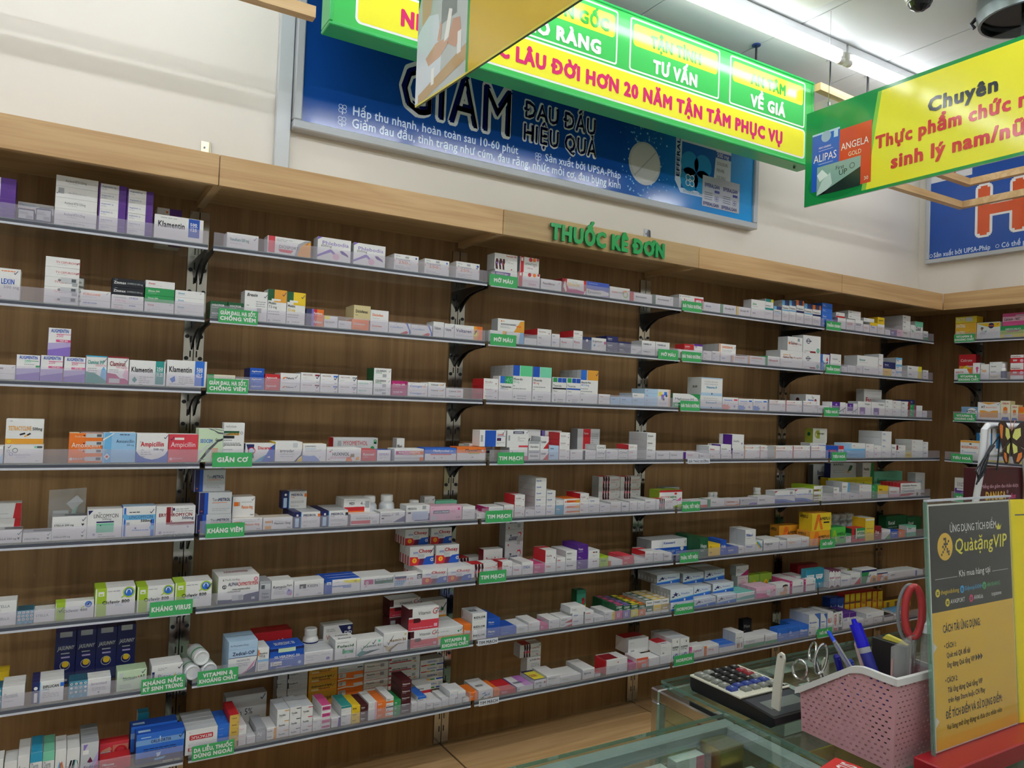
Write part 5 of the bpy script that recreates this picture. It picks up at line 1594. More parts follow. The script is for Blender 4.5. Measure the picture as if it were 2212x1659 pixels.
CARTONS = ''': 0 1 0 510
0 0 -5901 750 19378 118 2640 600 1 0
1 0 -5901 750 19498 125 2640 600 1 0
2 0 -5901 750 19625 264 2640 600 2 0
3 0 -5901 750 19891 290 2640 600 2 0
4 0 -5901 750 20183 300 2640 600 2 0
: 0 1 1 110
0 0 -5084 396 19378 324 2640 600 3 1
: 0 1 2 110
0 0 -4654 376 19378 394 2640 600 3 1
: 0 1 3 111
0 0 -5119 885 19704 310 2036 600 2 2
: 0 1 4 510
0 0 -4210 1057 19378 146 2640 600 1 3
1 0 -4210 1057 19526 338 2640 600 1 3
2 0 -4210 1057 19866 310 2640 600 1 3
3 0 -4210 1057 20178 321 2640 600 1 4
4 0 -4210 1057 20501 307 2640 600 1 3
: 0 1 5 610
0 0 -3122 717 19378 170 2640 600 1 5
1 0 -3122 717 19550 230 2640 600 1 5
2 0 -3122 717 19782 227 2640 600 1 5
3 0 -3122 717 20011 241 2640 600 1 5
4 0 -3122 717 20254 241 2640 600 1 5
5 0 -3122 717 20497 276 2640 600 2 5
: 0 1 6 610
0 0 -2383 710 19378 167 2640 600 1 5
1 0 -2383 710 19547 231 2640 600 1 5
2 0 -2383 710 19780 234 2640 600 1 5
3 0 -2383 710 20016 227 2640 600 1 5
4 0 -2383 710 20245 238 2640 600 1 5
5 0 -2383 710 20485 252 2640 600 2 5
: 0 1 7 112
0 0 -1438 734 19378 1228 1340 600 4 6
: 0 1 8 110
0 0 -1616 1393 19378 731 2640 600 2 7
: 0 2 0 110
0 0 -5573 642 17106 868 2640 600 4 8
: 0 2 1 510
0 0 -4357 846 17106 202 2640 600 1 9
1 0 -4357 846 17310 274 2640 600 1 10
2 0 -4357 846 17586 281 2640 600 1 10
3 0 -4357 846 17868 287 2640 600 1 9
4 0 -4357 846 18158 294 2640 600 2 9
: 0 2 2 210
0 0 -3469 788 17106 188 2640 600 1 11
1 0 -3469 788 17296 293 2640 600 2 12
: 0 2 3 410
0 0 -2659 854 17106 185 2640 600 1 13
1 0 -2659 854 17293 243 2640 600 1 13
2 0 -2659 854 17538 236 2640 600 1 14
3 0 -2659 854 17776 250 2640 600 1 14
: 0 2 4 510
0 0 -1772 814 17106 94 2640 600 1 15
1 0 -1772 814 17202 212 2640 600 1 16
2 0 -1772 814 17416 198 2640 600 1 17
3 0 -1772 814 17616 226 2640 600 1 17
4 0 -1772 814 17844 223 2640 600 1 15
: 0 2 5 410
0 0 -937 842 17106 103 2640 600 1 18
1 0 -937 842 17211 216 2640 600 1 18
2 0 -937 842 17429 202 2640 600 1 18
3 0 -937 842 17633 224 2640 600 1 19
: 0 3 0 210
0 0 -5443 512 14880 161 2640 600 1 20
1 0 -5443 512 15043 248 2640 600 2 21
: 0 3 1 110
0 0 -4921 563 14880 716 2640 600 4 22
: 0 3 2 110
0 0 -4344 547 14880 737 2640 600 4 23
: 0 3 3 110
0 0 -3774 536 14880 727 2640 600 4 23
: 0 3 4 111
0 0 -4196 560 15619 793 2640 600 4 23
: 0 3 5 110
0 0 -3225 538 14880 804 2640 600 4 24
: 0 3 6 110
0 0 -2671 559 14880 813 2640 600 4 25
: 0 3 7 110
0 0 -2088 986 14880 744 2640 600 0 26
: 0 3 8 110
0 0 -1064 1143 14880 813 2640 600 0 27
: 0 4 0 110
0 0 -5370 284 12590 471 3080 600 3 28
: 0 4 1 110
0 0 -5061 902 12590 506 3080 600 0 29
: 0 4 2 111
0 0 -5056 881 13098 709 3080 600 0 30
: 0 4 3 110
0 0 -3553 835 12590 848 3080 600 0 31
: 0 4 4 110
0 0 -2709 861 12590 873 3080 600 0 32
: 0 4 5 110
0 0 -1834 856 12590 853 3080 600 0 33
: 0 4 6 110
0 0 -965 829 12590 845 3080 600 0 34
: 0 5 0 212
0 0 -5279 647 10332 579 1890 600 0 35
1 0 -5279 647 10913 429 1890 600 0 35
: 0 5 1 110
0 0 -5213 648 10332 365 2640 600 0 36
: 0 5 2 110
0 0 -4547 689 10332 266 2640 600 2 36
: 0 5 3 210
0 0 -3857 871 10332 310 2640 600 2 36
1 0 -3857 871 10644 368 2640 600 2 37
: 0 5 4 110
0 0 -2981 909 10332 858 2640 600 0 38
: 0 5 5 110
0 0 -2067 893 10332 901 2640 600 0 39
: 0 5 6 110
0 0 -1163 1112 10332 876 2640 600 0 40
: 0 6 0 210
0 0 -5114 521 8046 337 2640 600 0 41
1 0 -5114 521 8385 346 2640 600 0 41
: 0 6 1 110
0 0 -4578 392 8046 376 2640 600 3 42
: 0 6 2 110
0 0 -4178 511 8046 332 2640 600 0 41
: 0 6 3 110
0 0 -3660 967 8046 506 2640 400 2 43
: 0 6 4 120
0 0 -2675 1060 8046 809 2640 400 0 44
0 1 -2675 1060 8046 809 2237 400 0 44
: 0 6 5 120
0 0 -1567 1025 8046 763 2640 400 0 44
0 1 -1567 1025 8046 763 2237 400 0 44
: 0 6 6 120
0 0 -522 1067 8046 797 2640 400 0 45
0 1 -522 1067 8046 797 2237 400 0 45
: 0 7 0 110
0 0 -5056 216 5762 586 2640 600 3 42
: 0 7 1 130
0 0 -4827 537 5762 574 2640 300 0 46
0 1 -4827 537 5762 574 2337 300 0 46
0 2 -4827 537 5762 574 2034 300 0 46
: 0 7 2 130
0 0 -4128 784 5762 596 2640 300 0 47
0 1 -4128 784 5762 596 2337 300 0 47
0 2 -4128 784 5762 596 2034 300 0 47
: 0 7 3 120
0 0 -3220 1069 5762 486 2640 300 2 48
0 1 -3220 1069 5762 486 2337 300 2 48
: 0 7 4 110
0 0 -1995 797 5762 592 2640 600 0 49
: 0 7 5 130
0 0 -1067 872 5762 620 2640 250 0 50
0 1 -1067 872 5762 620 2387 250 0 50
0 2 -1067 872 5762 620 2134 250 0 50
: 0 7 6 112
0 0 -5087 359 5762 634 1440 600 4 51
: 0 7 7 112
0 0 -3600 542 5762 1571 1340 600 4 52
: 0 7 8 112
0 0 -3047 526 5762 1571 1340 600 4 52
: 0 7 9 112
0 0 -2513 558 5762 1576 1340 600 4 52
: 0 7 10 112
0 0 -1948 521 5762 1595 1340 600 4 52
: 0 8 0 110
0 0 -4918 217 3480 892 2640 600 4 53
: 0 8 1 110
0 0 -4679 305 3480 778 2640 800 4 54
: 0 8 2 110
0 0 -4368 283 3480 883 2640 1200 4 55
: 0 8 3 110
0 0 -4071 290 3480 911 2640 1200 4 56
: 0 8 4 110
0 0 -3769 284 3480 878 2640 1200 4 57
: 0 8 5 110
0 0 -3469 274 3480 881 2640 1000 4 58
: 0 8 6 110
0 0 -3183 328 3480 847 2640 1000 4 59
: 0 8 7 140
0 0 -2836 456 3480 927 2640 350 4 60
0 1 -2836 456 3480 927 2287 350 4 60
0 2 -2836 456 3480 927 1934 350 4 60
0 3 -2836 456 3480 927 1581 350 4 60
: 0 8 8 110
0 0 -2339 820 3480 324 2640 500 2 61
: 0 8 9 112
0 0 -2329 796 3480 589 2090 400 0 62
: 0 8 10 110
0 0 -1393 1345 3480 890 2640 500 0 63
: 0 8 11 112
0 0 -1500 1309 3480 931 2090 500 0 63
: 0 8 12 112
0 0 -1233 324 3480 960 1140 400 4 64
: 1 1 0 110
0 0 485 976 19378 484 2640 600 2 65
: 1 1 1 110
0 0 1747 1423 19378 569 2640 500 2 66
: 1 1 2 110
0 0 3394 1168 19378 781 2640 500 0 67
: 1 1 3 110
0 0 4661 1168 19378 760 2640 500 0 67
: 1 1 4 110
0 0 6166 944 19378 576 2640 800 0 68
: 1 1 5 110
0 0 7354 1000 19378 562 2640 800 0 68
: 1 1 6 110
0 0 8643 994 19378 625 2640 800 0 69
: 1 2 0 210
0 0 93 515 17106 230 2640 800 3 70
1 0 93 515 17338 291 2640 800 3 70
: 1 2 1 210
0 0 623 487 17106 251 2640 800 3 70
1 0 623 487 17359 279 2640 800 3 70
: 1 2 2 120
0 0 1114 721 17106 964 2640 300 4 71
0 1 1114 721 17106 964 2337 300 4 71
: 1 2 3 120
0 0 1846 606 17106 1089 2640 300 4 72
0 1 1846 606 17106 1089 2337 300 4 72
: 1 2 4 110
0 0 2469 606 17106 1068 2640 400 4 73
: 1 2 5 210
0 0 3124 598 17106 318 2640 800 3 74
1 0 3124 598 17426 255 2640 800 3 74
: 1 2 6 110
0 0 3737 470 17106 388 2640 700 3 75
: 1 2 7 110
0 0 4229 471 17106 272 2640 800 3 76
: 1 2 8 110
0 0 4712 621 17106 363 2640 800 0 77
: 1 2 9 111
0 0 4765 606 17471 495 2640 900 3 78
: 1 2 10 210
0 0 5376 670 17106 334 2640 700 2 79
1 0 5376 670 17442 420 2640 700 0 79
: 1 2 11 110
0 0 6075 833 17106 378 2640 700 2 80
: 1 2 12 110
0 0 6932 837 17106 368 2640 700 2 81
: 1 2 13 120
0 0 7805 434 17106 553 2640 300 4 82
0 1 7805 434 17106 553 2337 300 4 82
: 1 2 14 110
0 0 8256 412 17106 525 2640 600 3 83
: 1 2 15 110
0 0 8686 1180 17106 520 2640 600 2 84
: 1 3 0 110
0 0 120 823 14880 430 2640 600 2 85
: 1 3 1 110
0 0 969 402 14880 332 2640 700 3 86
: 1 3 2 310
0 0 1384 461 14880 195 2640 900 3 87
1 0 1384 461 15077 249 2640 900 3 87
2 0 1384 461 15328 256 2640 900 3 87
: 1 3 3 210
0 0 1874 475 14880 256 2640 800 3 88
1 0 1874 475 15138 274 2640 800 3 88
: 1 3 4 210
0 0 2370 648 14880 261 2640 800 2 89
1 0 2370 648 15143 332 2640 800 2 89
: 1 3 5 210
0 0 3035 647 14880 292 2640 700 2 90
1 0 3035 647 15174 352 2640 700 2 91
: 1 3 6 210
0 0 3698 611 14880 274 2640 700 2 92
1 0 3698 611 15156 365 2640 700 0 93
: 1 3 7 210
0 0 4333 653 14880 272 2640 700 2 94
1 0 4333 653 15154 354 2640 700 2 95
: 1 3 8 210
0 0 5006 558 14880 218 2640 700 3 96
1 0 5006 558 15100 268 2640 700 3 97
: 1 3 9 310
0 0 5587 660 14880 238 2640 700 2 98
1 0 5587 660 15120 354 2640 700 2 98
2 0 5587 660 15476 346 2640 700 2 99
: 1 3 10 210
0 0 6272 600 14880 232 2640 700 2 100
1 0 6272 600 15114 292 2640 700 2 101
: 1 3 11 210
0 0 6894 778 14880 220 2640 700 1 102
1 0 6894 778 15102 279 2640 700 2 103
: 1 3 12 310
0 0 7696 706 14880 127 2640 700 1 104
1 0 7696 706 15009 209 2640 700 1 104
2 0 7696 706 15220 205 2640 700 1 105
: 1 3 13 210
0 0 8430 717 14880 145 2640 700 1 106
1 0 8430 717 15027 208 2640 700 1 106
: 1 4 0 110
0 0 -132 719 12590 1028 3080 600 4 107
: 1 4 1 110
0 0 592 627 12590 1223 3080 300 4 108
: 1 4 2 110
0 0 1262 918 12590 577 3080 500 0 109
: 1 4 3 120
0 0 2191 879 12590 636 3080 400 0 110
0 1 2191 879 12590 636 2677 400 0 110
: 1 4 4 110
0 0 3086 781 12590 575 3080 500 0 111
: 1 4 5 110
0 0 3888 1202 12590 442 3080 700 2 112
: 1 4 6 110
0 0 5106 540 12590 396 3080 700 3 113
: 1 4 7 110
0 0 5662 556 12590 373 3080 700 3 114
: 1 4 8 110
0 0 6314 1110 12590 415 3080 700 2 115
: 1 4 9 112
0 0 4445 1653 12590 735 1980 500 2 116
: 1 4 10 110
0 0 7469 1267 12590 448 3080 700 2 117
: 1 4 11 110
0 0 8757 1193 12590 489 3080 596 2 118
: 1 4 12 112
0 0 6912 313 12590 720 1780 400 4 119
: 1 5 0 110
0 0 -13 1045 10332 575 2640 500 0 120
: 1 5 1 111
0 0 35 987 10909 679 2640 500 0 120
: 1 5 2 111
0 0 -83 935 11590 691 2340 500 0 120
: 1 5 3 130
0 0 1058 942 10332 407 2640 500 2 121
0 1 1058 942 10332 407 2137 500 2 121
: 1 5 4 121
0 0 1084 700 10741 665 2440 300 0 121
0 1 1084 700 10741 665 2137 300 0 121
: 1 5 5 110
0 0 2020 959 10332 394 2640 600 2 122
: 1 5 6 140
0 0 3004 903 10332 528 2640 350 0 123
0 1 3004 903 10332 528 2287 350 0 123
0 2 3004 903 10332 528 1934 350 0 123
0 3 3004 903 10332 528 1581 350 0 123
: 1 5 7 140
0 0 3932 942 10332 535 2640 350 0 124
0 1 3932 942 10332 535 2287 350 0 124
0 2 3932 942 10332 535 1934 350 0 124
0 3 3932 942 10332 535 1581 350 0 124
: 1 5 8 113
0 0 2830 847 10862 591 1740 400 0 123
: 1 5 9 130
0 0 4974 1049 10332 363 2640 350 2 125
0 1 4974 1049 10332 363 2287 350 2 125
0 2 4974 1049 10332 363 1934 350 2 125
: 1 5 10 133
0 0 4877 979 10697 483 2140 300 2 126
0 1 4877 979 10697 483 1837 300 2 126
0 2 4877 979 10697 483 1534 300 2 126
: 1 5 11 110
0 0 6050 940 10332 423 2640 600 2 127
: 1 5 12 110
0 0 7032 929 10332 604 2640 600 0 128
: 1 5 13 110
0 0 7978 1311 10332 534 2640 600 2 129
: 1 5 14 110
0 0 9312 543 10332 488 2640 700 3 130
: 1 5 15 112
0 0 8281 451 10332 738 1440 400 4 131
: 1 5 16 112
0 0 8766 914 10332 560 1440 400 0 132
: 1 6 0 110
0 0 732 1252 8046 868 2640 1200 0 133
: 1 6 1 110
0 0 2011 363 8046 618 2640 800 4 134
: 1 6 2 110
0 0 2389 716 8046 592 2640 700 0 135
: 1 6 3 110
0 0 3127 1008 8046 522 2640 600 2 136
: 1 6 4 130
0 0 4171 1253 8046 458 2640 350 2 137
0 1 4171 1253 8046 458 2287 350 2 137
0 2 4171 1253 8046 458 1934 350 2 137
: 1 6 5 120
0 0 5437 1261 8046 443 2640 500 2 138
0 1 5437 1261 8046 443 2137 500 2 138
: 1 6 6 110
0 0 6706 1052 8046 419 2640 500 2 139
: 1 6 7 170
0 0 7771 1001 8046 523 2640 240 2 140
0 1 7771 1001 8046 523 2397 240 2 140
0 2 7771 1001 8046 523 2154 240 2 140
0 3 7771 1001 8046 523 1911 240 2 140
0 4 7771 1001 8046 523 1668 240 2 140
0 5 7771 1001 8046 523 1425 240 2 140
0 6 7771 1001 8046 523 1182 240 2 140
: 1 6 8 170
0 0 8804 993 8046 509 2640 240 2 140
0 1 8804 993 8046 509 2397 240 2 140
0 2 8804 993 8046 509 2154 240 2 140
0 3 8804 993 8046 509 1911 240 2 140
: 1 6 9 143
0 0 7599 977 8571 700 1840 240 0 141
0 1 7599 977 8571 700 1597 240 0 141
0 2 7599 977 8571 700 1354 240 0 141
0 3 7599 977 8571 700 1111 240 0 141
: 1 6 10 143
0 0 8679 971 8571 688 1840 240 0 140
0 1 8679 971 8571 688 1597 240 0 140
0 2 8679 971 8571 688 1354 240 0 140
0 3 8679 971 8571 688 1111 240 0 140
: 1 6 11 143
0 0 7511 954 9274 597 1540 240 0 140
0 1 7511 954 9274 597 1297 240 0 140
0 2 7511 954 9274 597 1054 240 0 140
0 3 7511 954 9274 597 811 240 0 140
: 1 6 12 143
0 0 8581 876 9261 604 1540 240 0 140
0 1 8581 876 9261 604 1297 240 0 140
0 2 8581 876 9261 604 1054 240 0 140
0 3 8581 876 9261 604 811 240 0 140
: 1 7 0 130
0 0 1143 893 5762 1040 2640 350 0 142
0 1 1143 893 5762 1040 2287 350 0 142
0 2 1143 893 5762 1040 1934 350 0 142
: 1 7 1 120
0 0 2058 353 5762 743 2640 400 4 143
0 1 2058 353 5762 743 2237 400 4 143
: 1 7 2 110
0 0 2429 1126 5762 676 2640 850 0 144
: 1 7 3 140
0 0 3573 982 5762 396 2640 300 2 145
0 1 3573 982 5762 396 2337 300 2 145
0 2 3573 982 5762 396 2034 300 2 145
0 3 3573 982 5762 396 1731 300 2 145
: 1 7 4 120
0 0 4622 747 5762 661 2640 350 0 146
0 1 4622 747 5762 661 2287 350 0 146
: 1 7 5 110
0 0 5385 983 5762 566 2640 700 0 147
: 1 7 6 112
0 0 2225 1264 5762 828 1340 700 0 148
: 1 7 7 112
0 0 4559 1071 5762 843 1490 500 0 149
: 1 7 8 110
0 0 6373 926 5762 685 2640 900 0 150
: 1 7 9 110
0 0 7410 1079 5762 620 2640 700 0 151
: 1 7 10 111
0 0 7302 1204 6384 816 2640 700 0 151
: 1 7 11 130
0 0 8498 1031 5762 609 2640 450 0 152
0 1 8498 1031 5762 609 2187 450 0 152
0 2 8498 1031 5762 609 1734 450 0 152
: 1 7 12 110
0 0 9544 341 5762 619 2640 900 4 153
: 1 7 13 112
0 0 6984 645 5762 837 1640 700 4 154
: 1 7 14 113
0 0 7053 1242 6601 656 1440 700 2 151
: 1 7 15 112
0 0 8492 1074 5762 1229 1140 500 0 152
: 1 8 0 250
0 0 -13 936 3480 355 2640 300 2 155
0 1 -13 936 3480 355 2337 300 2 155
0 2 -13 936 3480 355 2034 300 2 155
0 3 -13 936 3480 355 1731 300 2 155
0 4 -13 936 3480 355 1428 300 2 155
1 0 -13 936 3837 399 2640 300 2 156
1 1 -13 936 3837 399 2337 300 2 156
1 2 -13 936 3837 399 2034 300 2 156
1 3 -13 936 3837 399 1731 300 2 156
1 4 -13 936 3837 399 1428 300 2 156
: 1 8 1 310
0 0 926 347 3480 386 2640 1200 3 157
1 0 926 347 3868 188 2640 1200 3 157
2 0 926 347 4059 195 2640 1200 3 157
: 1 8 2 110
0 0 1301 219 3480 169 2640 1200 3 158
: 1 8 3 411
0 0 1277 285 3651 180 2640 1200 3 158
1 0 1277 285 3832 228 2640 1200 3 158
2 0 1277 285 4063 216 2640 1200 3 158
3 0 1277 285 4280 206 2640 1200 3 158
: 1 8 4 310
0 0 1567 238 3480 149 2640 1200 3 159
1 0 1567 238 3631 229 2640 1200 3 159
2 0 1567 238 3863 233 2640 1200 3 159
: 1 8 5 110
0 0 1825 275 3480 228 2640 1200 3 159
: 1 8 6 110
0 0 2119 308 3480 445 2640 1100 3 160
: 1 8 7 210
0 0 2445 316 3480 162 2640 1000 3 161
1 0 2445 316 3644 201 2640 1000 3 161
: 1 8 8 310
0 0 2764 403 3480 261 2640 1000 3 162
1 0 2764 403 3743 322 2640 1000 3 162
2 0 2764 403 4067 328 2640 1000 3 162
: 1 8 9 310
0 0 3177 369 3480 246 2640 1000 3 163
1 0 3177 369 3728 338 2640 1000 3 163
2 0 3177 369 4068 341 2640 1000 3 163
: 1 8 10 310
0 0 3556 389 3480 240 2640 1000 3 164
1 0 3556 389 3722 340 2640 1000 3 164
2 0 3556 389 4065 310 2640 1000 3 164
: 1 8 11 210
0 0 3968 277 3480 159 2640 1000 3 165
1 0 3968 277 3641 258 2640 1000 3 165
: 1 8 12 410
0 0 4247 323 3480 145 2640 1100 3 166
1 0 4247 323 3627 202 2640 1100 3 166
2 0 4247 323 3832 216 2640 1100 3 166
3 0 4247 323 4049 229 2640 1100 3 166
: 1 8 13 110
0 0 4608 320 3480 309 2640 1100 3 167
: 1 8 14 310
0 0 4941 361 3480 175 2640 1100 3 168
1 0 4941 361 3657 239 2640 1100 3 168
2 0 4941 361 3899 239 2640 1100 3 169
: 1 8 15 310
0 0 5314 308 3480 182 2640 1100 3 170
1 0 5314 308 3664 206 2640 1100 3 170
2 0 5314 308 3872 206 2640 1100 3 170
: 1 8 16 310
0 0 5632 274 3480 197 2640 1100 3 171
1 0 5632 274 3679 190 2640 1100 3 171
2 0 5632 274 3871 180 2640 1100 3 171
: 1 8 17 310
0 0 5916 315 3480 212 2640 1100 3 172
1 0 5916 315 3694 191 2640 1100 3 172
2 0 5916 315 3888 209 2640 1100 3 172
: 1 8 18 310
0 0 6243 325 3480 205 2640 1100 3 173
1 0 6243 325 3687 182 2640 1100 3 173
2 0 6243 325 3871 203 2640 1100 3 173
: 1 8 19 410
0 0 6572 283 3480 154 2640 1100 3 174
1 0 6572 283 3636 158 2640 1100 3 174
2 0 6572 283 3796 176 2640 1100 3 175
3 0 6572 283 3974 194 2640 1100 3 174
: 1 8 20 310
0 0 6873 261 3480 166 2640 1000 3 176
1 0 6873 261 3648 166 2640 1000 3 176
2 0 6873 261 3816 202 2640 1000 3 176
: 1 8 21 510
0 0 7138 386 3480 203 2640 1000 3 177
1 0 7138 386 3685 225 2640 1000 3 177
2 0 7138 386 3912 221 2640 1000 3 177
3 0 7138 386 4135 250 2640 1000 3 177
4 0 7138 386 4387 268 2640 1000 3 177
: 1 8 22 210
0 0 7556 232 3480 129 2640 1000 3 178
1 0 7556 232 3611 208 2640 1000 3 178
: 1 8 23 210
0 0 7794 331 3480 223 2640 1000 3 179
1 0 7794 331 3705 282 2640 1000 3 180
: 1 8 24 110
0 0 8142 286 3480 234 2640 1000 3 181
: 1 8 25 110
0 0 8442 331 3480 194 2640 1000 3 182
: 1 8 26 111
0 0 8145 648 3676 307 1636 692 2 183
: 1 8 27 110
0 0 8781 268 3480 275 2640 900 3 184
: 1 8 28 110
0 0 9063 263 3480 235 2640 900 3 184
: 1 8 29 110
0 0 9340 278 3480 188 2640 900 3 184
: 1 8 30 110
0 0 9633 281 3480 139 2640 900 3 184
: 1 8 31 111
0 0 9085 322 3717 249 2640 900 3 184
: 1 8 32 111
0 0 9422 335 3670 241 2640 900 3 184
: 1 8 33 110
0 0 9920 367 3480 291 2640 900 3 185
: 1 8 34 112
0 0 1426 1347 3480 1011 1140 500 0 186
: 1 8 35 312
0 0 3153 356 3480 928 940 500 4 187
1 0 3153 356 4410 287 940 500 3 187
2 0 3153 356 4699 308 940 500 3 187
: 1 8 36 312
0 0 3528 704 3480 840 940 500 0 187
1 0 3528 704 4322 336 940 500 2 187
2 0 3528 704 4660 301 940 500 2 187
: 1 8 37 412
0 0 4279 1045 3480 637 940 500 0 188
1 0 4279 1045 4119 324 940 500 1 188
2 0 4279 1045 4446 306 940 500 1 188
3 0 4279 1045 4754 252 940 500 1 188
: 1 8 38 412
0 0 5346 978 3480 562 940 500 0 189
1 0 5346 978 4044 294 940 500 1 189
2 0 5346 978 4340 294 940 500 1 189
3 0 5346 978 4635 257 940 500 1 190
: 1 8 39 412
0 0 6347 962 3480 421 940 500 2 191
1 0 6347 962 3903 299 940 500 1 191
2 0 6347 962 4204 318 940 500 1 191
3 0 6347 962 4524 299 940 500 1 191
: 1 8 40 412
0 0 7327 1278 3480 490 940 500 2 192
1 0 7327 1278 3972 305 940 500 1 192
2 0 7327 1278 4279 305 940 500 1 192
3 0 7327 1278 4586 305 940 500 1 192
: 1 8 41 412
0 0 8629 997 3480 309 940 500 1 193
1 0 8629 997 3791 351 940 500 2 193
2 0 8629 997 4144 233 940 500 1 193
3 0 8629 997 4379 272 940 500 1 193
: 2 1 0 110
0 0 10314 1015 19378 537 2640 600 2 194
: 2 1 1 111
0 0 10277 1028 19917 630 2640 600 0 195
: 2 1 2 110
0 0 11358 1025 19378 572 2640 500 0 196
: 2 1 3 111
0 0 11424 894 19952 606 2640 500 0 197
: 2 1 4 110
0 0 12430 1010 19378 426 2640 700 2 198
: 2 1 5 110
0 0 13470 1196 19378 568 2640 700 2 199
: 2 1 6 110
0 0 14699 1182 19378 589 2640 600 2 200
: 2 1 7 110
0 0 15923 1098 19378 507 2640 600 2 201
: 2 1 8 110
0 0 17055 1231 19378 382 2640 600 1 202
: 2 1 9 110
0 0 18308 1227 19378 415 2640 600 1 203
: 2 2 0 110
0 0 10196 731 17106 436 2640 700 0 204
: 2 2 1 110
0 0 10945 779 17106 434 2640 700 0 205
: 2 2 2 111
0 0 10523 1211 17544 489 2640 500 2 206
: 2 2 3 110
0 0 11759 587 17106 265 2640 900 3 207
: 2 2 4 310
0 0 12356 677 17106 182 2640 1100 1 208
1 0 12356 677 17290 239 2640 1100 2 208
2 0 12356 677 17532 252 2640 1100 2 209
: 2 2 5 210
0 0 13061 386 17106 326 2640 900 3 210
1 0 13061 386 17434 201 2640 900 3 210
: 2 2 6 110
0 0 13476 633 17106 400 2640 800 0 211
: 2 2 7 210
0 0 14118 472 17106 486 2640 1000 3 211
1 0 14118 472 17594 263 2640 1000 3 209
: 2 2 8 110
0 0 14598 1230 17106 531 2640 400 2 212
: 2 2 9 310
0 0 15854 615 17106 115 2640 800 3 213
1 0 15854 615 17223 288 2640 800 3 213
2 0 15854 615 17513 262 2640 800 3 213
: 2 2 10 210
0 0 16495 678 17106 239 2640 800 2 213
1 0 16495 678 17347 244 2640 800 2 213
: 2 2 11 110
0 0 17193 580 17106 338 2640 800 3 214
: 2 2 12 210
0 0 17788 771 17106 247 2640 700 1 215
1 0 17788 771 17355 376 2640 700 2 215
: 2 2 13 210
0 0 18584 821 17106 278 2640 700 1 216
1 0 18584 821 17386 346 2640 700 2 216
: 2 3 0 310
0 0 10001 662 14880 229 2640 900 2 209
1 0 10001 662 15111 283 2640 900 2 209
2 0 10001 662 15396 283 2640 900 2 209
: 2 3 1 110
0 0 10683 615 14880 927 2640 500 4 217
: 2 3 2 160
0 0 11302 888 14880 1382 2640 300 4 218
0 1 11302 888 14880 1382 2337 300 4 218
0 2 11302 888 14880 1382 2034 300 4 218
0 3 11302 888 14880 1382 1731 300 4 218
0 4 11302 888 14880 1382 1428 300 4 218
0 5 11302 888 14880 1382 1125 300 4 218
: 2 3 3 110
0 0 12223 887 14880 1376 2640 300 4 219
: 2 3 4 110
0 0 13173 686 14880 1009 2640 400 4 220
: 2 3 5 110
0 0 13876 694 14880 1020 2640 400 4 221
: 2 3 6 150
0 0 14574 900 14880 1379 2640 300 4 222
0 1 14574 900 14880 1379 2337 300 4 222
0 2 14574 900 14880 1379 2034 300 4 222
0 3 14574 900 14880 1379 1731 300 4 222
0 4 14574 900 14880 1379 1428 300 4 222
: 2 3 7 210
0 0 15540 597 14880 182 2640 800 3 223
1 0 15540 597 15064 231 2640 800 3 223
: 2 3 8 210
0 0 16163 505 14880 96 2640 900 3 224
1 0 16163 505 14978 233 2640 900 3 224
: 2 3 9 210
0 0 16691 653 14880 107 2640 900 1 225
1 0 16691 653 14989 231 2640 900 2 225
: 2 3 10 310
0 0 17358 673 14880 104 2640 900 1 225
1 0 17358 673 14986 216 2640 900 1 225
2 0 17358 673 15204 207 2640 900 1 226
: 2 3 11 410
0 0 18050 735 14880 128 2640 900 1 227
1 0 18050 735 15010 201 2640 900 1 227
2 0 18050 735 15213 210 2640 900 1 227
3 0 18050 735 15425 210 2640 900 1 227
: 2 3 12 110
0 0 18796 747 14880 761 2640 500 0 228
: 2 4 0 112
0 0 9582 428 12590 579 2480 500 4 229
: 2 4 1 110
0 0 9735 1242 12590 507 1976 700 2 230
: 2 4 2 111
0 0 9687 1129 13099 612 3080 596 2 230
: 2 4 3 110
0 0 11003 822 12590 480 3080 700 0 231
: 2 4 4 111
0 0 10875 966 13072 655 3080 700 0 232
: 2 4 5 210
0 0 11856 544 12590 345 3080 700 3 233
1 0 11856 544 12937 362 3080 700 3 233
: 2 4 6 210
0 0 12409 392 12590 436 3080 700 3 234
1 0 12409 392 13028 472 3080 700 3 234
: 2 4 7 210
0 0 12828 466 12590 294 3080 700 3 235
1 0 12828 466 12886 261 3080 700 3 235
: 2 4 8 410
0 0 13309 514 12590 245 3080 800 3 209
1 0 13309 514 12837 259 3080 800 3 209
2 0 13309 514 13098 279 3080 800 3 209
3 0 13309 514 13380 291 3080 800 3 236
: 2 4 9 112
0 0 12303 946 12590 1127 1780 500 0 237
: 2 4 10 112
0 0 13519 1001 12590 1089 1480 500 0 238
: 2 4 11 210
0 0 13862 624 12590 143 3080 700 1 239
1 0 13862 624 12735 221 3080 700 2 239
: 2 4 12 210
0 0 14512 649 12590 162 3080 800 1 240
1 0 14512 649 12754 203 3080 800 1 240
: 2 4 13 310
0 0 15173 484 12590 140 3080 800 3 241
1 0 15173 484 12732 234 3080 800 3 241
2 0 15173 484 12968 213 3080 800 3 241
: 2 4 14 210
0 0 15678 637 12590 159 3080 800 1 242
1 0 15678 637 12751 228 3080 800 2 242
: 2 4 15 210
0 0 16331 520 12590 157 3080 800 3 241
1 0 16331 520 12749 243 3080 800 3 241
: 2 4 16 310
0 0 16864 485 12590 156 3080 800 3 243
1 0 16864 485 12748 253 3080 800 3 243
2 0 16864 485 13004 202 3080 800 3 209
: 2 4 17 410
0 0 17874 507 12590 218 3080 1200 3 244
1 0 17874 507 12810 301 3080 1200 3 244
2 0 17874 507 13113 288 3080 1200 3 244
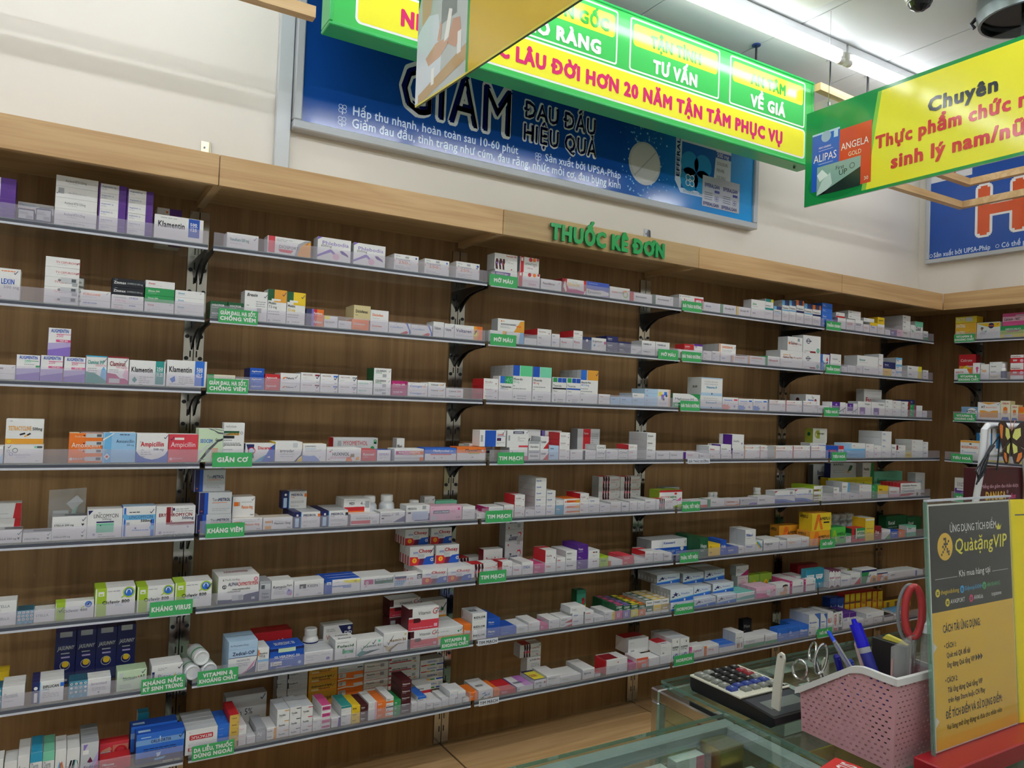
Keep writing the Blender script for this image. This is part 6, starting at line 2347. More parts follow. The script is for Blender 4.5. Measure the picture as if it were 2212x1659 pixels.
3 0 17874 507 13404 314 3080 1200 3 244
: 2 4 18 110
0 0 18437 762 12590 305 3080 700 2 245
: 2 4 19 110
0 0 19217 781 12590 305 3080 700 2 245
: 2 4 20 110
0 0 20029 938 12590 305 3080 600 1 246
: 2 4 21 112
0 0 15281 1202 12590 1194 1580 500 0 247
: 2 5 0 110
0 0 9937 387 10332 212 2640 900 3 248
: 2 5 1 110
0 0 10329 766 10332 427 2640 800 0 249
: 2 5 2 110
0 0 11120 450 10332 481 2640 800 3 250
: 2 5 3 310
0 0 11590 477 10332 286 2640 800 3 209
1 0 11590 477 10620 274 2640 800 3 209
2 0 11590 477 10896 293 2640 800 3 209
: 2 5 4 110
0 0 12096 443 10332 240 2640 800 3 251
: 2 5 5 610
0 0 12544 518 10332 247 2640 1300 3 252
1 0 12544 518 10581 238 2640 1300 3 252
2 0 12544 518 10822 250 2640 1300 3 252
3 0 12544 518 11074 246 2640 1300 3 252
4 0 12544 518 11322 246 2640 1300 3 252
5 0 12544 518 11571 250 2640 1300 3 252
: 2 5 6 410
0 0 13089 434 10332 228 2640 1200 3 252
1 0 13089 434 10562 240 2640 1200 3 252
2 0 13089 434 10804 252 2640 1200 3 252
3 0 13089 434 11059 248 2640 1200 3 252
: 2 5 7 210
0 0 13553 381 10332 374 2640 900 3 253
1 0 13553 381 10708 201 2640 900 3 254
: 2 5 8 310
0 0 13953 793 10332 167 2640 900 1 255
1 0 13953 793 10501 212 2640 900 1 255
2 0 13953 793 10715 236 2640 900 1 255
: 2 5 9 310
0 0 14755 455 10332 245 2640 1000 3 256
1 0 14755 455 10579 247 2640 1000 3 256
2 0 14755 455 10829 318 2640 1000 3 209
: 2 5 10 310
0 0 15214 557 10332 164 2640 900 3 257
1 0 15214 557 10498 199 2640 900 3 257
2 0 15214 557 10699 237 2640 900 3 257
: 2 5 11 210
0 0 15794 572 10332 133 2640 900 3 257
1 0 15794 572 10467 197 2640 900 3 257
: 2 5 12 110
0 0 16375 556 10332 396 2640 900 3 258
: 2 5 13 110
0 0 16964 415 10332 365 2640 900 3 259
: 2 5 14 210
0 0 17411 421 10332 168 2640 900 3 260
1 0 17411 421 10502 236 2640 900 3 260
: 2 5 15 210
0 0 17849 404 10332 195 2640 900 3 261
1 0 17849 404 10529 194 2640 900 3 261
: 2 5 16 210
0 0 18274 614 10332 184 2640 1000 3 262
1 0 18274 614 10518 275 2640 1000 3 262
: 2 5 17 110
0 0 18911 1011 10332 448 2640 500 2 263
: 2 5 18 312
0 0 16857 1222 10332 454 1140 500 2 263
1 0 16857 1222 10788 434 1140 500 2 263
2 0 16857 1222 11224 425 1140 500 2 264
: 2 5 19 312
0 0 18096 1197 10332 417 1140 500 2 263
1 0 18096 1197 10751 442 1140 500 2 263
2 0 18096 1197 11195 433 1140 500 2 263
: 2 6 0 160
0 0 9852 1257 8046 493 2348 300 2 263
0 1 9852 1257 8046 493 2045 300 2 263
0 4 9852 1257 8046 493 1136 300 2 263
0 5 9852 1257 8046 493 833 300 2 263
: 2 6 1 210
0 0 11135 459 8046 198 2640 700 3 265
1 0 11135 459 8246 368 2640 700 3 209
: 2 6 2 110
0 0 11613 425 8046 377 2640 700 3 265
: 2 6 3 110
0 0 12046 522 8046 486 2640 1000 3 266
: 2 6 4 210
0 0 12593 532 8046 117 2640 1000 3 267
1 0 12593 532 8165 230 2640 1000 3 267
: 2 6 5 210
0 0 13130 532 8046 387 2640 900 3 268
1 0 13130 532 8435 490 2640 900 3 209
: 2 6 6 210
0 0 13686 442 8046 276 2640 900 3 268
1 0 13686 442 8324 263 2640 900 3 268
: 2 6 7 310
0 0 14141 556 8046 319 2640 1100 3 269
1 0 14141 556 8367 224 2640 1100 3 269
2 0 14141 556 8593 232 2640 1100 3 269
: 2 6 8 410
0 0 14710 551 8046 144 2640 1100 3 270
1 0 14710 551 8192 214 2640 1100 3 270
2 0 14710 551 8407 214 2640 1100 3 270
3 0 14710 551 8623 404 2640 1100 3 270
: 2 6 9 112
0 0 10899 892 8046 853 1540 400 0 271
: 2 6 10 312
0 0 11978 865 8046 876 1390 500 0 272
1 0 11978 865 8924 689 1390 500 0 272
2 0 11978 865 9616 685 1390 500 0 272
: 2 6 11 210
0 0 15278 588 8046 337 2640 700 0 273
1 0 15278 588 8385 387 2640 700 0 273
: 2 6 12 110
0 0 15895 454 8046 436 2640 900 3 274
: 2 6 13 110
0 0 16385 737 8046 221 2640 900 1 275
: 2 6 14 210
0 0 17140 602 8046 136 2640 1000 3 276
1 0 17140 602 8184 214 2640 1000 3 276
: 2 6 15 110
0 0 17772 575 8046 177 2640 800 3 277
: 2 6 16 210
0 0 18366 480 8046 233 2640 900 3 278
1 0 18366 480 8281 244 2640 900 3 209
: 2 6 17 210
0 0 18877 552 8046 207 2640 800 3 278
1 0 18877 552 8255 197 2640 800 3 278
: 2 6 18 110
0 0 19463 473 8046 325 2640 800 3 279
: 2 7 0 310
0 0 9913 632 5762 292 2640 900 2 280
1 0 9913 632 6056 352 2640 900 0 280
2 0 9913 632 6410 341 2640 900 2 280
: 2 7 1 210
0 0 10570 575 5762 389 2640 1300 3 281
1 0 10570 575 6153 325 2640 1300 3 281
: 2 7 2 110
0 0 11176 708 5762 310 2640 900 2 282
: 2 7 3 110
0 0 11901 532 5762 281 2640 1000 3 283
: 2 7 4 210
0 0 12451 542 5762 160 2640 1000 3 284
1 0 12451 542 5924 205 2640 1000 3 285
: 2 7 5 110
0 0 13009 391 5762 211 2640 800 3 286
: 2 7 6 210
0 0 13421 531 5762 154 2640 900 3 287
1 0 13421 531 5918 200 2640 900 3 287
: 2 7 7 210
0 0 13970 597 5762 147 2640 800 3 288
1 0 13970 597 5911 223 2640 800 3 288
: 2 7 8 210
0 0 14575 568 5762 263 2640 900 3 266
1 0 14575 568 6027 225 2640 900 3 266
: 2 7 9 111
0 0 14458 754 6254 253 2640 700 1 289
: 2 7 10 210
0 0 15216 451 5762 270 2640 800 3 290
1 0 15216 451 6034 240 2640 800 3 290
: 2 7 11 110
0 0 15700 536 5762 201 2640 800 3 291
: 2 7 12 210
0 0 16247 557 5762 138 2640 1000 3 292
1 0 16247 557 5902 218 2640 1000 3 292
: 2 7 13 140
0 0 16814 412 5762 602 2640 400 4 293
0 1 16814 412 5762 602 2237 400 4 293
0 2 16814 412 5762 602 1834 400 4 293
0 3 16814 412 5762 602 1431 400 4 293
: 2 7 14 140
0 0 17243 406 5762 550 2640 400 4 294
0 1 17243 406 5762 550 2237 400 4 294
0 2 17243 406 5762 550 1834 400 4 294
0 3 17243 406 5762 550 1431 400 4 294
: 2 7 15 140
0 0 17665 418 5762 548 2640 400 4 295
0 1 17665 418 5762 548 2237 400 4 295
0 2 17665 418 5762 548 1834 400 4 295
0 3 17665 418 5762 548 1431 400 4 295
: 2 7 16 140
0 0 18101 401 5762 491 2640 400 0 296
0 1 18101 401 5762 491 2237 400 0 296
0 2 18101 401 5762 491 1834 400 0 296
0 3 18101 401 5762 491 1431 400 0 296
: 2 7 17 140
0 0 18512 423 5762 601 2640 400 4 297
0 1 18512 423 5762 601 2237 400 4 297
0 2 18512 423 5762 601 1834 400 4 297
0 3 18512 423 5762 601 1431 400 4 297
: 2 7 18 140
0 0 18951 441 5762 599 2640 400 4 298
0 1 18951 441 5762 599 2237 400 4 298
0 2 18951 441 5762 599 1834 400 4 298
0 3 18951 441 5762 599 1431 400 4 298
: 2 7 19 140
0 0 19408 448 5762 597 2640 400 4 299
0 1 19408 448 5762 597 2237 400 4 299
0 2 19408 448 5762 597 1834 400 4 299
0 3 19408 448 5762 597 1431 400 4 299
: 2 7 20 112
0 0 15788 505 5762 990 1240 400 4 300
: 2 8 0 110
0 0 10305 639 3480 331 2640 1200 2 301
: 2 8 1 110
0 0 10969 282 3480 242 2640 1100 3 302
: 2 8 2 110
0 0 11265 699 3480 180 2640 1100 1 303
: 2 8 3 110
0 0 12019 756 3480 191 2640 1100 1 304
: 2 8 4 110
0 0 12828 573 3480 316 2640 1100 3 305
: 2 8 5 210
0 0 13420 659 3480 109 2640 1100 1 306
1 0 13420 659 3591 281 2640 1100 2 306
: 2 8 6 112
0 0 13286 671 3480 784 1340 500 0 307
: 2 8 7 113
0 0 12919 1041 4266 521 1340 500 2 263
: 2 8 8 110
0 0 14084 1038 3480 258 2640 1000 1 308
: 2 8 9 110
0 0 15199 621 3480 397 2640 1200 0 309
: 2 8 10 110
0 0 15848 286 3480 193 2640 1000 3 310
: 2 8 11 110
0 0 16437 1135 3480 593 2640 800 2 311
: 2 8 12 110
0 0 17642 428 3480 280 2640 900 3 312
: 2 8 13 110
0 0 18083 665 3480 438 2640 800 0 313
: 2 8 14 110
0 0 18794 627 3480 350 2640 700 0 314
: 2 8 15 110
0 0 19439 664 3480 391 2640 700 0 314
: 2 8 16 111
0 0 18284 1169 3832 634 1836 900 2 315
: 2 8 17 111
0 0 19478 635 3873 451 2640 900 0 315
: 3 1 0 120
0 0 19880 1511 19378 599 2640 300 2 316
0 1 19880 1511 19378 599 2337 300 2 316
: 3 1 1 110
0 0 21424 1068 19378 403 2640 600 2 317
: 3 1 2 110
0 0 22521 1029 19378 418 2640 500 2 318
: 3 1 3 110
0 0 23574 970 19378 415 2640 500 2 319
: 3 1 4 210
0 0 24573 977 19378 378 2640 500 2 320
1 0 24573 977 19758 486 2640 500 2 321
: 3 1 5 110
0 0 25554 587 19378 995 2640 500 4 322
: 3 1 6 110
0 0 26192 538 19378 699 2640 500 4 323
: 3 1 7 130
0 0 26797 510 19378 1061 2640 300 4 323
0 1 26797 510 19378 1061 2337 300 4 323
0 2 26797 510 19378 1061 2034 300 4 323
: 3 1 8 110
0 0 27329 502 19378 1101 2640 500 4 323
: 3 1 9 110
0 0 27860 580 19378 1160 2640 500 4 324
: 3 1 10 110
0 0 28477 629 19378 1056 2640 500 4 323
: 3 1 11 110
0 0 29130 648 19378 1050 2640 500 4 324
: 3 1 12 410
0 0 29864 842 19378 304 2640 700 2 325
1 0 29864 842 19684 407 2640 700 2 325
2 0 29864 842 20093 260 2640 700 1 325
3 0 29864 842 20355 260 2640 700 1 325
: 3 2 0 110
0 0 19913 1522 17106 385 2640 600 1 326
: 3 2 1 111
0 0 20280 601 17493 267 2640 600 2 327
: 3 2 2 111
0 0 20900 524 17493 310 2640 600 0 328
: 3 2 3 210
0 0 21474 559 17106 158 2640 700 3 329
1 0 21474 559 17266 263 2640 700 3 329
: 3 2 4 210
0 0 22052 516 17106 194 2640 700 3 329
1 0 22052 516 17302 256 2640 700 3 330
: 3 2 5 110
0 0 22590 698 17106 296 2640 700 2 331
: 3 2 6 110
0 0 23349 1087 17106 330 2640 500 1 332
: 3 2 7 141
0 0 23016 1145 17404 601 2136 300 2 332
0 1 23016 1145 17404 601 1833 300 2 332
0 2 23016 1145 17404 601 1530 300 2 332
0 3 23016 1145 17404 601 1227 300 2 332
: 3 2 8 110
0 0 24470 1209 17106 398 2640 500 1 332
: 3 2 9 110
0 0 25680 1059 17106 468 2640 600 2 333
: 3 2 10 110
0 0 26755 1676 17106 837 2640 900 2 334
: 3 2 11 121
0 0 27271 1131 17945 712 2640 300 0 335
0 1 27271 1131 17945 712 2337 300 0 335
: 3 2 12 210
0 0 28440 1392 17106 790 2640 700 0 336
1 0 28440 1392 17898 926 2640 700 0 336
: 3 2 13 110
0 0 29875 709 17106 836 2640 500 0 337
: 3 3 0 110
0 0 19605 1752 14880 620 2640 600 2 338
: 3 3 1 110
0 0 21397 1398 14880 624 2640 900 2 339
: 3 3 2 111
0 0 21426 1367 15506 802 2640 900 0 339
: 3 3 3 110
0 0 22826 1048 14880 559 2640 500 2 340
: 3 3 4 110
0 0 23903 969 14880 534 2640 500 0 341
: 3 3 5 110
0 0 24907 1005 14880 547 2640 500 2 341
: 3 3 6 110
0 0 25987 1238 14880 552 2640 500 2 342
: 3 3 7 110
0 0 27263 1236 14880 561 2640 500 2 343
: 3 3 8 110
0 0 28529 1184 14880 589 2640 500 2 342
: 3 3 9 110
0 0 29745 902 14880 391 2640 700 2 344
: 3 3 10 111
0 0 29418 1156 15273 554 2136 1000 2 345
: 3 4 0 110
0 0 21001 673 12590 214 3080 800 1 346
: 3 4 1 110
0 0 21693 649 12590 213 3080 800 1 347
: 3 4 2 111
0 0 21589 711 12805 365 3080 800 2 347
: 3 4 3 110
0 0 22361 702 12590 212 3080 800 1 348
: 3 4 4 111
0 0 22323 694 12804 439 3080 800 0 348
: 3 4 5 110
0 0 23110 772 12590 478 3080 800 0 348
: 3 4 6 111
0 0 23056 798 13070 637 3080 800 0 348
: 3 4 7 110
0 0 23910 1041 12590 604 3080 500 0 349
: 3 4 8 110
0 0 24978 523 12590 608 3080 500 0 343
: 3 4 10 110
0 0 24967 1052 12590 604 2576 500 0 350
: 3 4 11 110
0 0 26040 1272 12590 594 3080 500 2 349
: 3 4 12 110
0 0 27340 1304 12590 604 3080 500 2 343
: 3 4 13 110
0 0 28665 1208 12590 609 3080 500 2 342
: 3 4 14 112
0 0 29941 1306 12590 706 2080 600 2 351
: 3 4 15 113
0 0 30151 1147 13298 764 2080 500 0 352
: 3 5 0 110
0 0 19548 1385 10332 760 2136 692 2 353
: 3 5 1 110
0 0 20975 1065 10332 321 2640 600 1 354
: 3 5 2 110
0 0 22082 1074 10332 345 2640 600 1 355
: 3 5 3 110
0 0 23176 986 10332 297 2640 600 1 356
: 3 5 4 110
0 0 24195 1179 10332 285 2640 600 1 357
: 3 5 5 112
0 0 20504 910 10332 795 1440 500 0 358
: 3 5 6 110
0 0 25392 1264 10332 354 2640 600 1 359
: 3 5 7 110
0 0 26665 1471 10332 597 2640 600 2 360
: 3 5 8 110
0 0 28162 1390 10332 640 2640 600 2 360
: 3 6 0 120
0 0 19433 2185 8046 743 1836 500 2 361
0 1 19433 2185 8046 743 1333 500 2 361
: 3 6 1 140
0 0 21641 525 8046 864 2640 400 4 362
0 1 21641 525 8046 864 2237 400 4 362
0 2 21641 525 8046 864 1834 400 4 362
0 3 21641 525 8046 864 1431 400 4 362
: 3 6 2 210
0 0 22209 765 8046 288 2640 1000 2 363
1 0 22209 765 8336 245 2640 1000 1 363
: 3 6 3 110
0 0 22986 393 8046 686 2640 900 4 364
: 3 6 4 110
0 0 23426 738 8046 327 2640 900 2 365
: 3 6 5 110
0 0 24203 414 8046 311 2640 900 3 366
: 3 6 6 220
0 0 24629 733 8046 465 2640 500 0 367
0 1 24629 733 8046 465 2137 500 0 367
1 0 24629 733 8513 612 2640 500 0 367
1 1 24629 733 8513 612 2137 500 0 367
: 3 6 7 110
0 0 25367 540 8046 484 2640 600 0 368
: 3 6 8 110
0 0 25929 1118 8046 556 2640 800 2 369
: 3 6 9 110
0 0 27080 532 8046 405 2640 800 3 370
: 3 6 10 110
0 0 27657 1073 8046 500 2640 800 2 371
: 3 6 11 110
0 0 28750 589 8046 481 2640 800 3 372
: 3 7 0 180
0 0 19963 1391 5762 378 2640 220 1 373
0 1 19963 1391 5762 378 2417 220 1 373
0 2 19963 1391 5762 378 2194 220 1 373
0 3 19963 1391 5762 378 1971 220 1 373
0 4 19963 1391 5762 378 1748 220 1 373
0 5 19963 1391 5762 378 1525 220 1 373
: 3 7 1 180
0 0 21385 1381 5762 390 2640 220 1 373
0 1 21385 1381 5762 390 2417 220 1 373
0 2 21385 1381 5762 390 2194 220 1 373
0 3 21385 1381 5762 390 1971 220 1 373
0 4 21385 1381 5762 390 1748 220 1 373
0 5 21385 1381 5762 390 1525 220 1 373
0 6 21385 1381 5762 390 1302 220 1 373
: 3 7 2 180
0 0 22855 1269 5762 403 2640 220 1 373
0 1 22855 1269 5762 403 2417 220 1 373
0 5 22855 1269 5762 403 1525 220 1 373
0 6 22855 1269 5762 403 1302 220 1 373
: 3 7 3 161
0 0 19927 1403 6142 564 2640 220 2 373
0 1 19927 1403 6142 564 2417 220 2 373
0 2 19927 1403 6142 564 2194 220 2 373
0 3 19927 1403 6142 564 1971 220 2 373
0 4 19927 1403 6142 564 1748 220 2 373
0 5 19927 1403 6142 564 1525 220 2 373
: 3 7 4 161
0 0 21750 1101 6154 428 2240 220 2 373
0 1 21750 1101 6154 428 2017 220 2 373
0 2 21750 1101 6154 428 1794 220 2 373
0 3 21750 1101 6154 428 1571 220 2 373
0 4 21750 1101 6154 428 1348 220 2 373
0 5 21750 1101 6154 428 1125 220 2 373
: 3 7 5 161
0 0 22983 1388 6167 437 2240 220 1 373
0 1 22983 1388 6167 437 2017 220 1 373
0 2 22983 1388 6167 437 1794 220 1 373
0 3 22983 1388 6167 437 1571 220 1 373
0 4 22983 1388 6167 437 1348 220 1 373
0 5 22983 1388 6167 437 1125 220 1 373
: 3 7 6 163
0 0 20014 1416 6708 423 1640 220 1 373
0 1 20014 1416 6708 423 1417 220 1 373
0 2 20014 1416 6708 423 1194 220 1 373
0 3 20014 1416 6708 423 971 220 1 373
0 4 20014 1416 6708 423 748 220 1 373
0 5 20014 1416 6708 423 525 220 1 373
: 3 7 7 163
0 0 21637 1342 6584 488 1640 220 2 373
0 1 21637 1342 6584 488 1417 220 2 373
0 2 21637 1342 6584 488 1194 220 2 373
0 3 21637 1342 6584 488 971 220 2 373
0 4 21637 1342 6584 488 748 220 2 373
0 5 21637 1342 6584 488 525 220 2 373
: 3 7 8 163
0 0 23037 1340 6606 488 1640 220 2 373
0 1 23037 1340 6606 488 1417 220 2 373
0 2 23037 1340 6606 488 1194 220 2 373
0 3 23037 1340 6606 488 971 220 2 373
0 4 23037 1340 6606 488 748 220 2 373
0 5 23037 1340 6606 488 525 220 2 373
: 3 7 9 140
0 0 24159 1243 5762 386 2640 300 1 374
0 1 24159 1243 5762 386 2337 300 1 374
0 2 24159 1243 5762 386 2034 300 1 374
0 3 24159 1243 5762 386 1731 300 1 374
: 3 7 10 150
0 0 25519 1389 5762 496 2640 250 2 375
0 1 25519 1389 5762 496 2387 250 2 375
0 2 25519 1389 5762 496 2134 250 2 375
0 3 25519 1389 5762 496 1881 250 2 375
: 3 7 11 112
0 0 25406 779 5762 839 1540 400 0 376
: 3 7 12 113
0 0 25401 897 6603 493 1440 400 2 377
: 3 7 13 112
0 0 26217 797 5762 826 1540 400 0 378
: 3 7 14 110
0 0 26912 1040 5762 552 2640 500 2 379
: 3 7 15 150
0 0 27967 1033 5762 617 2640 300 0 380
0 1 27967 1033 5762 617 2337 300 0 380
0 2 27967 1033 5762 617 2034 300 0 380
0 3 27967 1033 5762 617 1731 300 0 380
0 4 27967 1033 5762 617 1428 300 0 380
: 3 7 16 150
0 0 29018 911 5762 612 2640 300 0 380
0 2 29018 911 5762 612 2034 300 0 380
0 3 29018 911 5762 612 1731 300 0 380
0 4 29018 911 5762 612 1428 300 0 380
: 3 7 17 112
0 0 27035 884 5762 836 1540 400 0 378
: 3 8 0 140
0 0 20120 469 3480 1016 2640 350 4 381
0 1 20120 469 3480 1016 2287 350 4 381
0 2 20120 469 3480 1016 1934 350 4 381
0 3 20120 469 3480 1016 1581 350 4 381
: 3 8 1 140
0 0 20612 564 3480 984 2640 350 4 382
0 1 20612 564 3480 984 2287 350 4 382
0 2 20612 564 3480 984 1934 350 4 382
0 3 20612 564 3480 984 1581 350 4 382
: 3 8 2 110
0 0 21216 919 3480 530 2640 500 0 383
: 3 8 3 110
0 0 22159 912 3480 443 2640 600 2 384
: 3 8 4 120
0 0 23102 1054 3480 344 2640 400 1 385
0 1 23102 1054 3480 344 2237 400 1 385
: 3 8 5 120
0 0 24165 550 3480 807 2640 400 4 386
0 1 24165 550 3480 807 2237 400 4 386
: 3 8 6 110
0 0 24743 1429 3480 491 2640 600 2 387
: 3 8 7 112
0 0 26231 634 3480 818 1240 300 4 388
: 3 8 8 120
0 0 26249 872 3480 444 2640 400 2 389
0 1 26249 872 3480 444 2237 400 2 389
: 3 8 9 110
0 0 27137 788 3480 612 2640 500 0 390
: 3 8 10 110
0 0 27943 790 3480 590 2640 500 0 390
: 3 8 11 130
0 0 28751 750 3480 583 2640 400 0 391
0 1 28751 750 3480 583 2237 400 0 391
0 2 28751 750 3480 583 1834 400 0 391
: 4 1 0 110
0 0 30745 409 19378 442 2640 700 3 392
: 4 1 1 110
0 0 31173 684 19378 584 2640 700 0 393
: 4 1 2 111
0 0 31028 716 19964 269 2640 700 2 394
: 4 1 3 110
0 0 31900 732 19378 577 2640 600 0 395
: 4 1 4 110
0 0 32657 694 19378 611 2640 600 0 396
: 4 1 5 211
0 0 32040 1084 19991 220 2640 800 1 397
1 0 32040 1084 20214 214 2640 800 1 397
: 4 1 6 110
0 0 33384 527 19378 428 2640 700 3 398
: 4 1 7 110
0 0 33950 662 19378 577 2640 600 0 399
: 4 1 8 111
0 0 33397 933 19957 198 2640 600 1 400
: 4 1 9 210
0 0 34650 619 19378 543 2640 600 0 401
1 0 34650 619 19923 387 2640 600 0 402
: 4 1 10 110
0 0 35332 498 19378 299 2640 600 0 403
: 4 1 11 110
0 0 35874 580 19378 331 2640 600 0 404
: 4 1 12 110
0 0 36479 493 19378 395 2640 600 0 405
: 4 1 13 410
0 0 36980 754 19378 466 2640 1400 0 406
1 0 36980 754 19846 250 2640 1400 1 406
2 0 36980 754 20098 262 2640 1400 2 406
3 0 36980 754 20362 267 2640 1400 2 406
: 4 1 14 110
0 0 37765 429 19378 772 2640 600 4 407
: 4 1 15 110
0 0 38212 777 19378 1018 2640 500 4 408
: 4 1 16 110
0 0 39048 473 19378 521 2640 500 0 409
: 4 2 0 210
0 0 30633 909 17106 407 2640 600 2 410
1 0 30633 909 17515 495 2640 600 2 410
: 4 2 1 110
0 0 31590 477 17106 301 2640 600 3 411
: 4 2 2 110
0 0 32096 726 17106 381 2640 600 2 412
: 4 2 3 110
0 0 32845 563 17106 431 2640 600 0 413
: 4 2 4 110
0 0 33443 1359 17106 435 2640 800 1 414
: 4 2 5 111
0 0 32912 1868 17543 542 2640 800 1 414
: 4 2 6 410
0 0 34827 407 17106 267 2640 900 3 415
1 0 34827 407 17375 471 2640 900 3 415
2 0 34827 407 17847 220 2640 900 3 415
3 0 34827 407 18069 204 2640 900 3 415
: 4 2 7 110
0 0 35282 731 17106 401 2640 600 2 416
: 4 2 8 110
0 0 36040 372 17106 377 2640 600 3 417
: 4 2 9 111
0 0 35258 1118 17509 368 2640 600 1 418
: 4 2 10 310
0 0 36445 569 17106 304 2640 1000 3 419
1 0 36445 569 17412 384 2640 1000 3 419
2 0 36445 569 17798 378 2640 1000 3 419
: 4 2 11 210
0 0 37554 1405 17106 359 2640 700 1 420
1 0 37554 1405 17467 327 2640 700 1 420
: 4 2 12 210
0 0 39135 504 17106 274 2640 600 2 421
1 0 39135 504 17382 244 2640 600 2 421
: 4 3 0 110
0 0 30752 1274 14880 615 2640 500 2 422
: 4 3 1 110
0 0 32070 959 14880 574 2640 500 0 422
: 4 3 2 110
0 0 33066 1182 14880 719 2640 600 0 423
: 4 3 3 110
0 0 34282 1229 14880 718 2640 600 0 423
: 4 3 4 410
0 0 35555 640 14880 111 2640 900 1 424
1 0 35555 640 14993 261 2640 900 2 424
2 0 35555 640 15257 250 2640 900 2 424
3 0 35555 640 15509 267 2640 900 2 424
: 4 3 5 410
0 0 36222 795 14880 114 2640 900 1 425
1 0 36222 795 14996 253 2640 900 1 425
2 0 36222 795 15250 236 2640 900 1 425
3 0 36222 795 15488 258 2640 900 1 425
: 4 3 6 410
0 0 37063 812 14880 118 2640 900 1 426
1 0 37063 812 15000 238 2640 900 1 426
2 0 37063 812 15240 227 2640 900 1 426
3 0 37063 812 15469 261 2640 900 1 426
: 4 3 7 410
0 0 37896 449 14880 239 2640 900 3 427
1 0 37896 449 15121 240 2640 900 3 427
2 0 37896 449 15363 217 2640 900 3 427
3 0 37896 449 15582 257 2640 900 3 428
: 4 3 8 210
0 0 38397 717 14880 302 2640 600 2 429
1 0 38397 717 15184 358 2640 600 2 429
: 4 3 9 110
0 0 39155 452 14880 378 2640 500 0 430
: 4 3 10 112
0 0 35367 1659 14880 1480 1440 500 0 431
: 4 4 0 110
0 0 29911 986 12590 624 3080 500 0 432
: 4 4 1 110
0 0 30919 408 12590 627 3080 500 4 433
: 4 4 2 210
0 0 31379 1786 12590 182 3080 900 1 434
1 0 31379 1786 12774 289 3080 900 1 434
: 4 4 3 111
0 0 31780 1367 13065 291 3080 900 1 435
: 4 4 4 310
0 0 33192 717 12590 179 3080 800 1 436
1 0 33192 717 12771 267 3080 800 2 436
2 0 33192 717 13041 284 3080 800 2 436
: 4 4 5 210
0 0 33941 641 12590 341 3080 800 2 437
1 0 33941 641 12933 297 3080 800 2 437
: 4 4 6 510
0 0 34603 883 12590 122 3080 1400 1 438
1 0 34603 883 12714 311 3080 1400 2 438
2 0 34603 883 13027 316 3080 1400 2 438
3 0 34603 883 13345 338 3080 1400 2 438
4 0 34603 883 13686 327 3080 1400 2 438
: 4 4 7 210
0 0 35530 432 12590 314 3080 800 3 439
1 0 35530 432 12906 397 3080 800 3 439
: 4 4 8 310
0 0 36001 818 12590 119 3080 800 1 440
1 0 36001 818 12711 294 3080 800 2 440
2 0 36001 818 13006 260 3080 800 1 441
: 4 4 9 110
0 0 36859 563 12590 269 3080 600 2 442
: 4 4 10 410
0 0 37434 1077 12590 212 3080 1000 1 443
1 0 37434 1077 12804 243 3080 1000 1 443
2 0 37434 1077 13048 254 3080 1000 1 443
3 0 37434 1077 13304 271 3080 1000 1 443
: 4 4 11 310
0 0 38544 486 12590 429 3080 800 3 444
1 0 38544 486 13021 216 3080 800 3 444
2 0 38544 486 13239 228 3080 800 3 444
: 4 5 0 410
0 0 29600 709 10332 118 2640 1400 1 445
1 0 29600 709 10452 98 2640 1400 1 445
2 0 29600 709 10552 273 2640 1400 2 445
3 0 29600 709 10827 283 2640 1400 2 445
: 4 5 1 110
0 0 30346 831 10332 183 2640 1200 1 446
: 4 5 2 210
0 0 31203 664 10332 159 2640 1000 1 447
1 0 31203 664 10493 252 2640 1000 2 447
: 4 5 3 111
0 0 31204 453 10747 249 2640 1000 3 448
: 4 5 4 210
0 0 31898 650 10332 138 2640 1000 1 449
1 0 31898 650 10472 254 2640 1000 2 449
: 4 5 5 111
0 0 31905 616 10728 515 2640 1000 3 450
: 4 5 6 110
0 0 32578 793 10332 276 2640 1200 2 451
: 4 5 7 310
0 0 33384 1089 10332 276 2640 1200 1 452
1 0 33384 1089 10610 232 2640 1200 1 452
2 0 33384 1089 10844 227 2640 1200 1 452
: 4 5 8 310
0 0 34506 485 10332 253 2640 1000 3 453
1 0 34506 485 10587 235 2640 1000 3 453
2 0 34506 485 10823 229 2640 1000 3 453
: 4 5 9 210
0 0 35053 957 10332 203 2640 600 1 454
1 0 35053 957 10537 443 2640 600 2 455
: 4 5 10 110
0 0 36104 963 10332 538 2640 600 0 456
: 4 5 11 160
0 0 37140 2017 10332 759 2640 200 2 457
0 1 37140 2017 10332 759 2437 200 2 457
0 2 37140 2017 10332 759 2234 200 2 457
0 3 37140 2017 10332 759 2031 200 2 457
0 4 37140 2017 10332 759 1828 200 2 457
0 5 37140 2017 10332 759 1625 200 2 457
: 4 5 12 112
0 0 37131 2784 10332 1261 1040 400 2 458
: 4 5 13 112
0 0 40272 991 10332 1197 1640 500 0 459
: 4 5 14 112
0 0 32650 3992 10332 992 1240 500 1 460
: 4 5 15 112
0 0 32154 1195 10332 1691 640 340 4 461
: 4 5 16 113
0 0 32834 2275 11326 812 1240 400 2 462
: 4 5 17 113
0 0 35718 1005 11326 795 1240 400 0 463
: 4 6 0 110
0 0 29394 1625 8046 750 2640 800 2 464
: 4 6 1 111
0 0 29530 1533 8798 901 2640 800 0 465
: 4 6 2 110
0 0 31083 1211 8046 855 2640 600 0 466
: 4 6 3 110
0 0 32340 440 8046 463 2640 500 0 467
: 4 6 4 110
0 0 32809 1187 8046 713 2640 600 0 468
: 4 6 5 120
0 0 34005 795 8046 1219 2640 400 4 469
0 1 34005 795 8046 1219 2237 400 4 469
: 4 6 6 110
0 0 34843 617 8046 721 2640 500 0 470
: 4 6 7 110
0 0 35502 787 8046 500 2640 500 0 471
: 4 6 8 110
0 0 36324 726 8046 441 2640 500 0 472
: 4 6 9 110
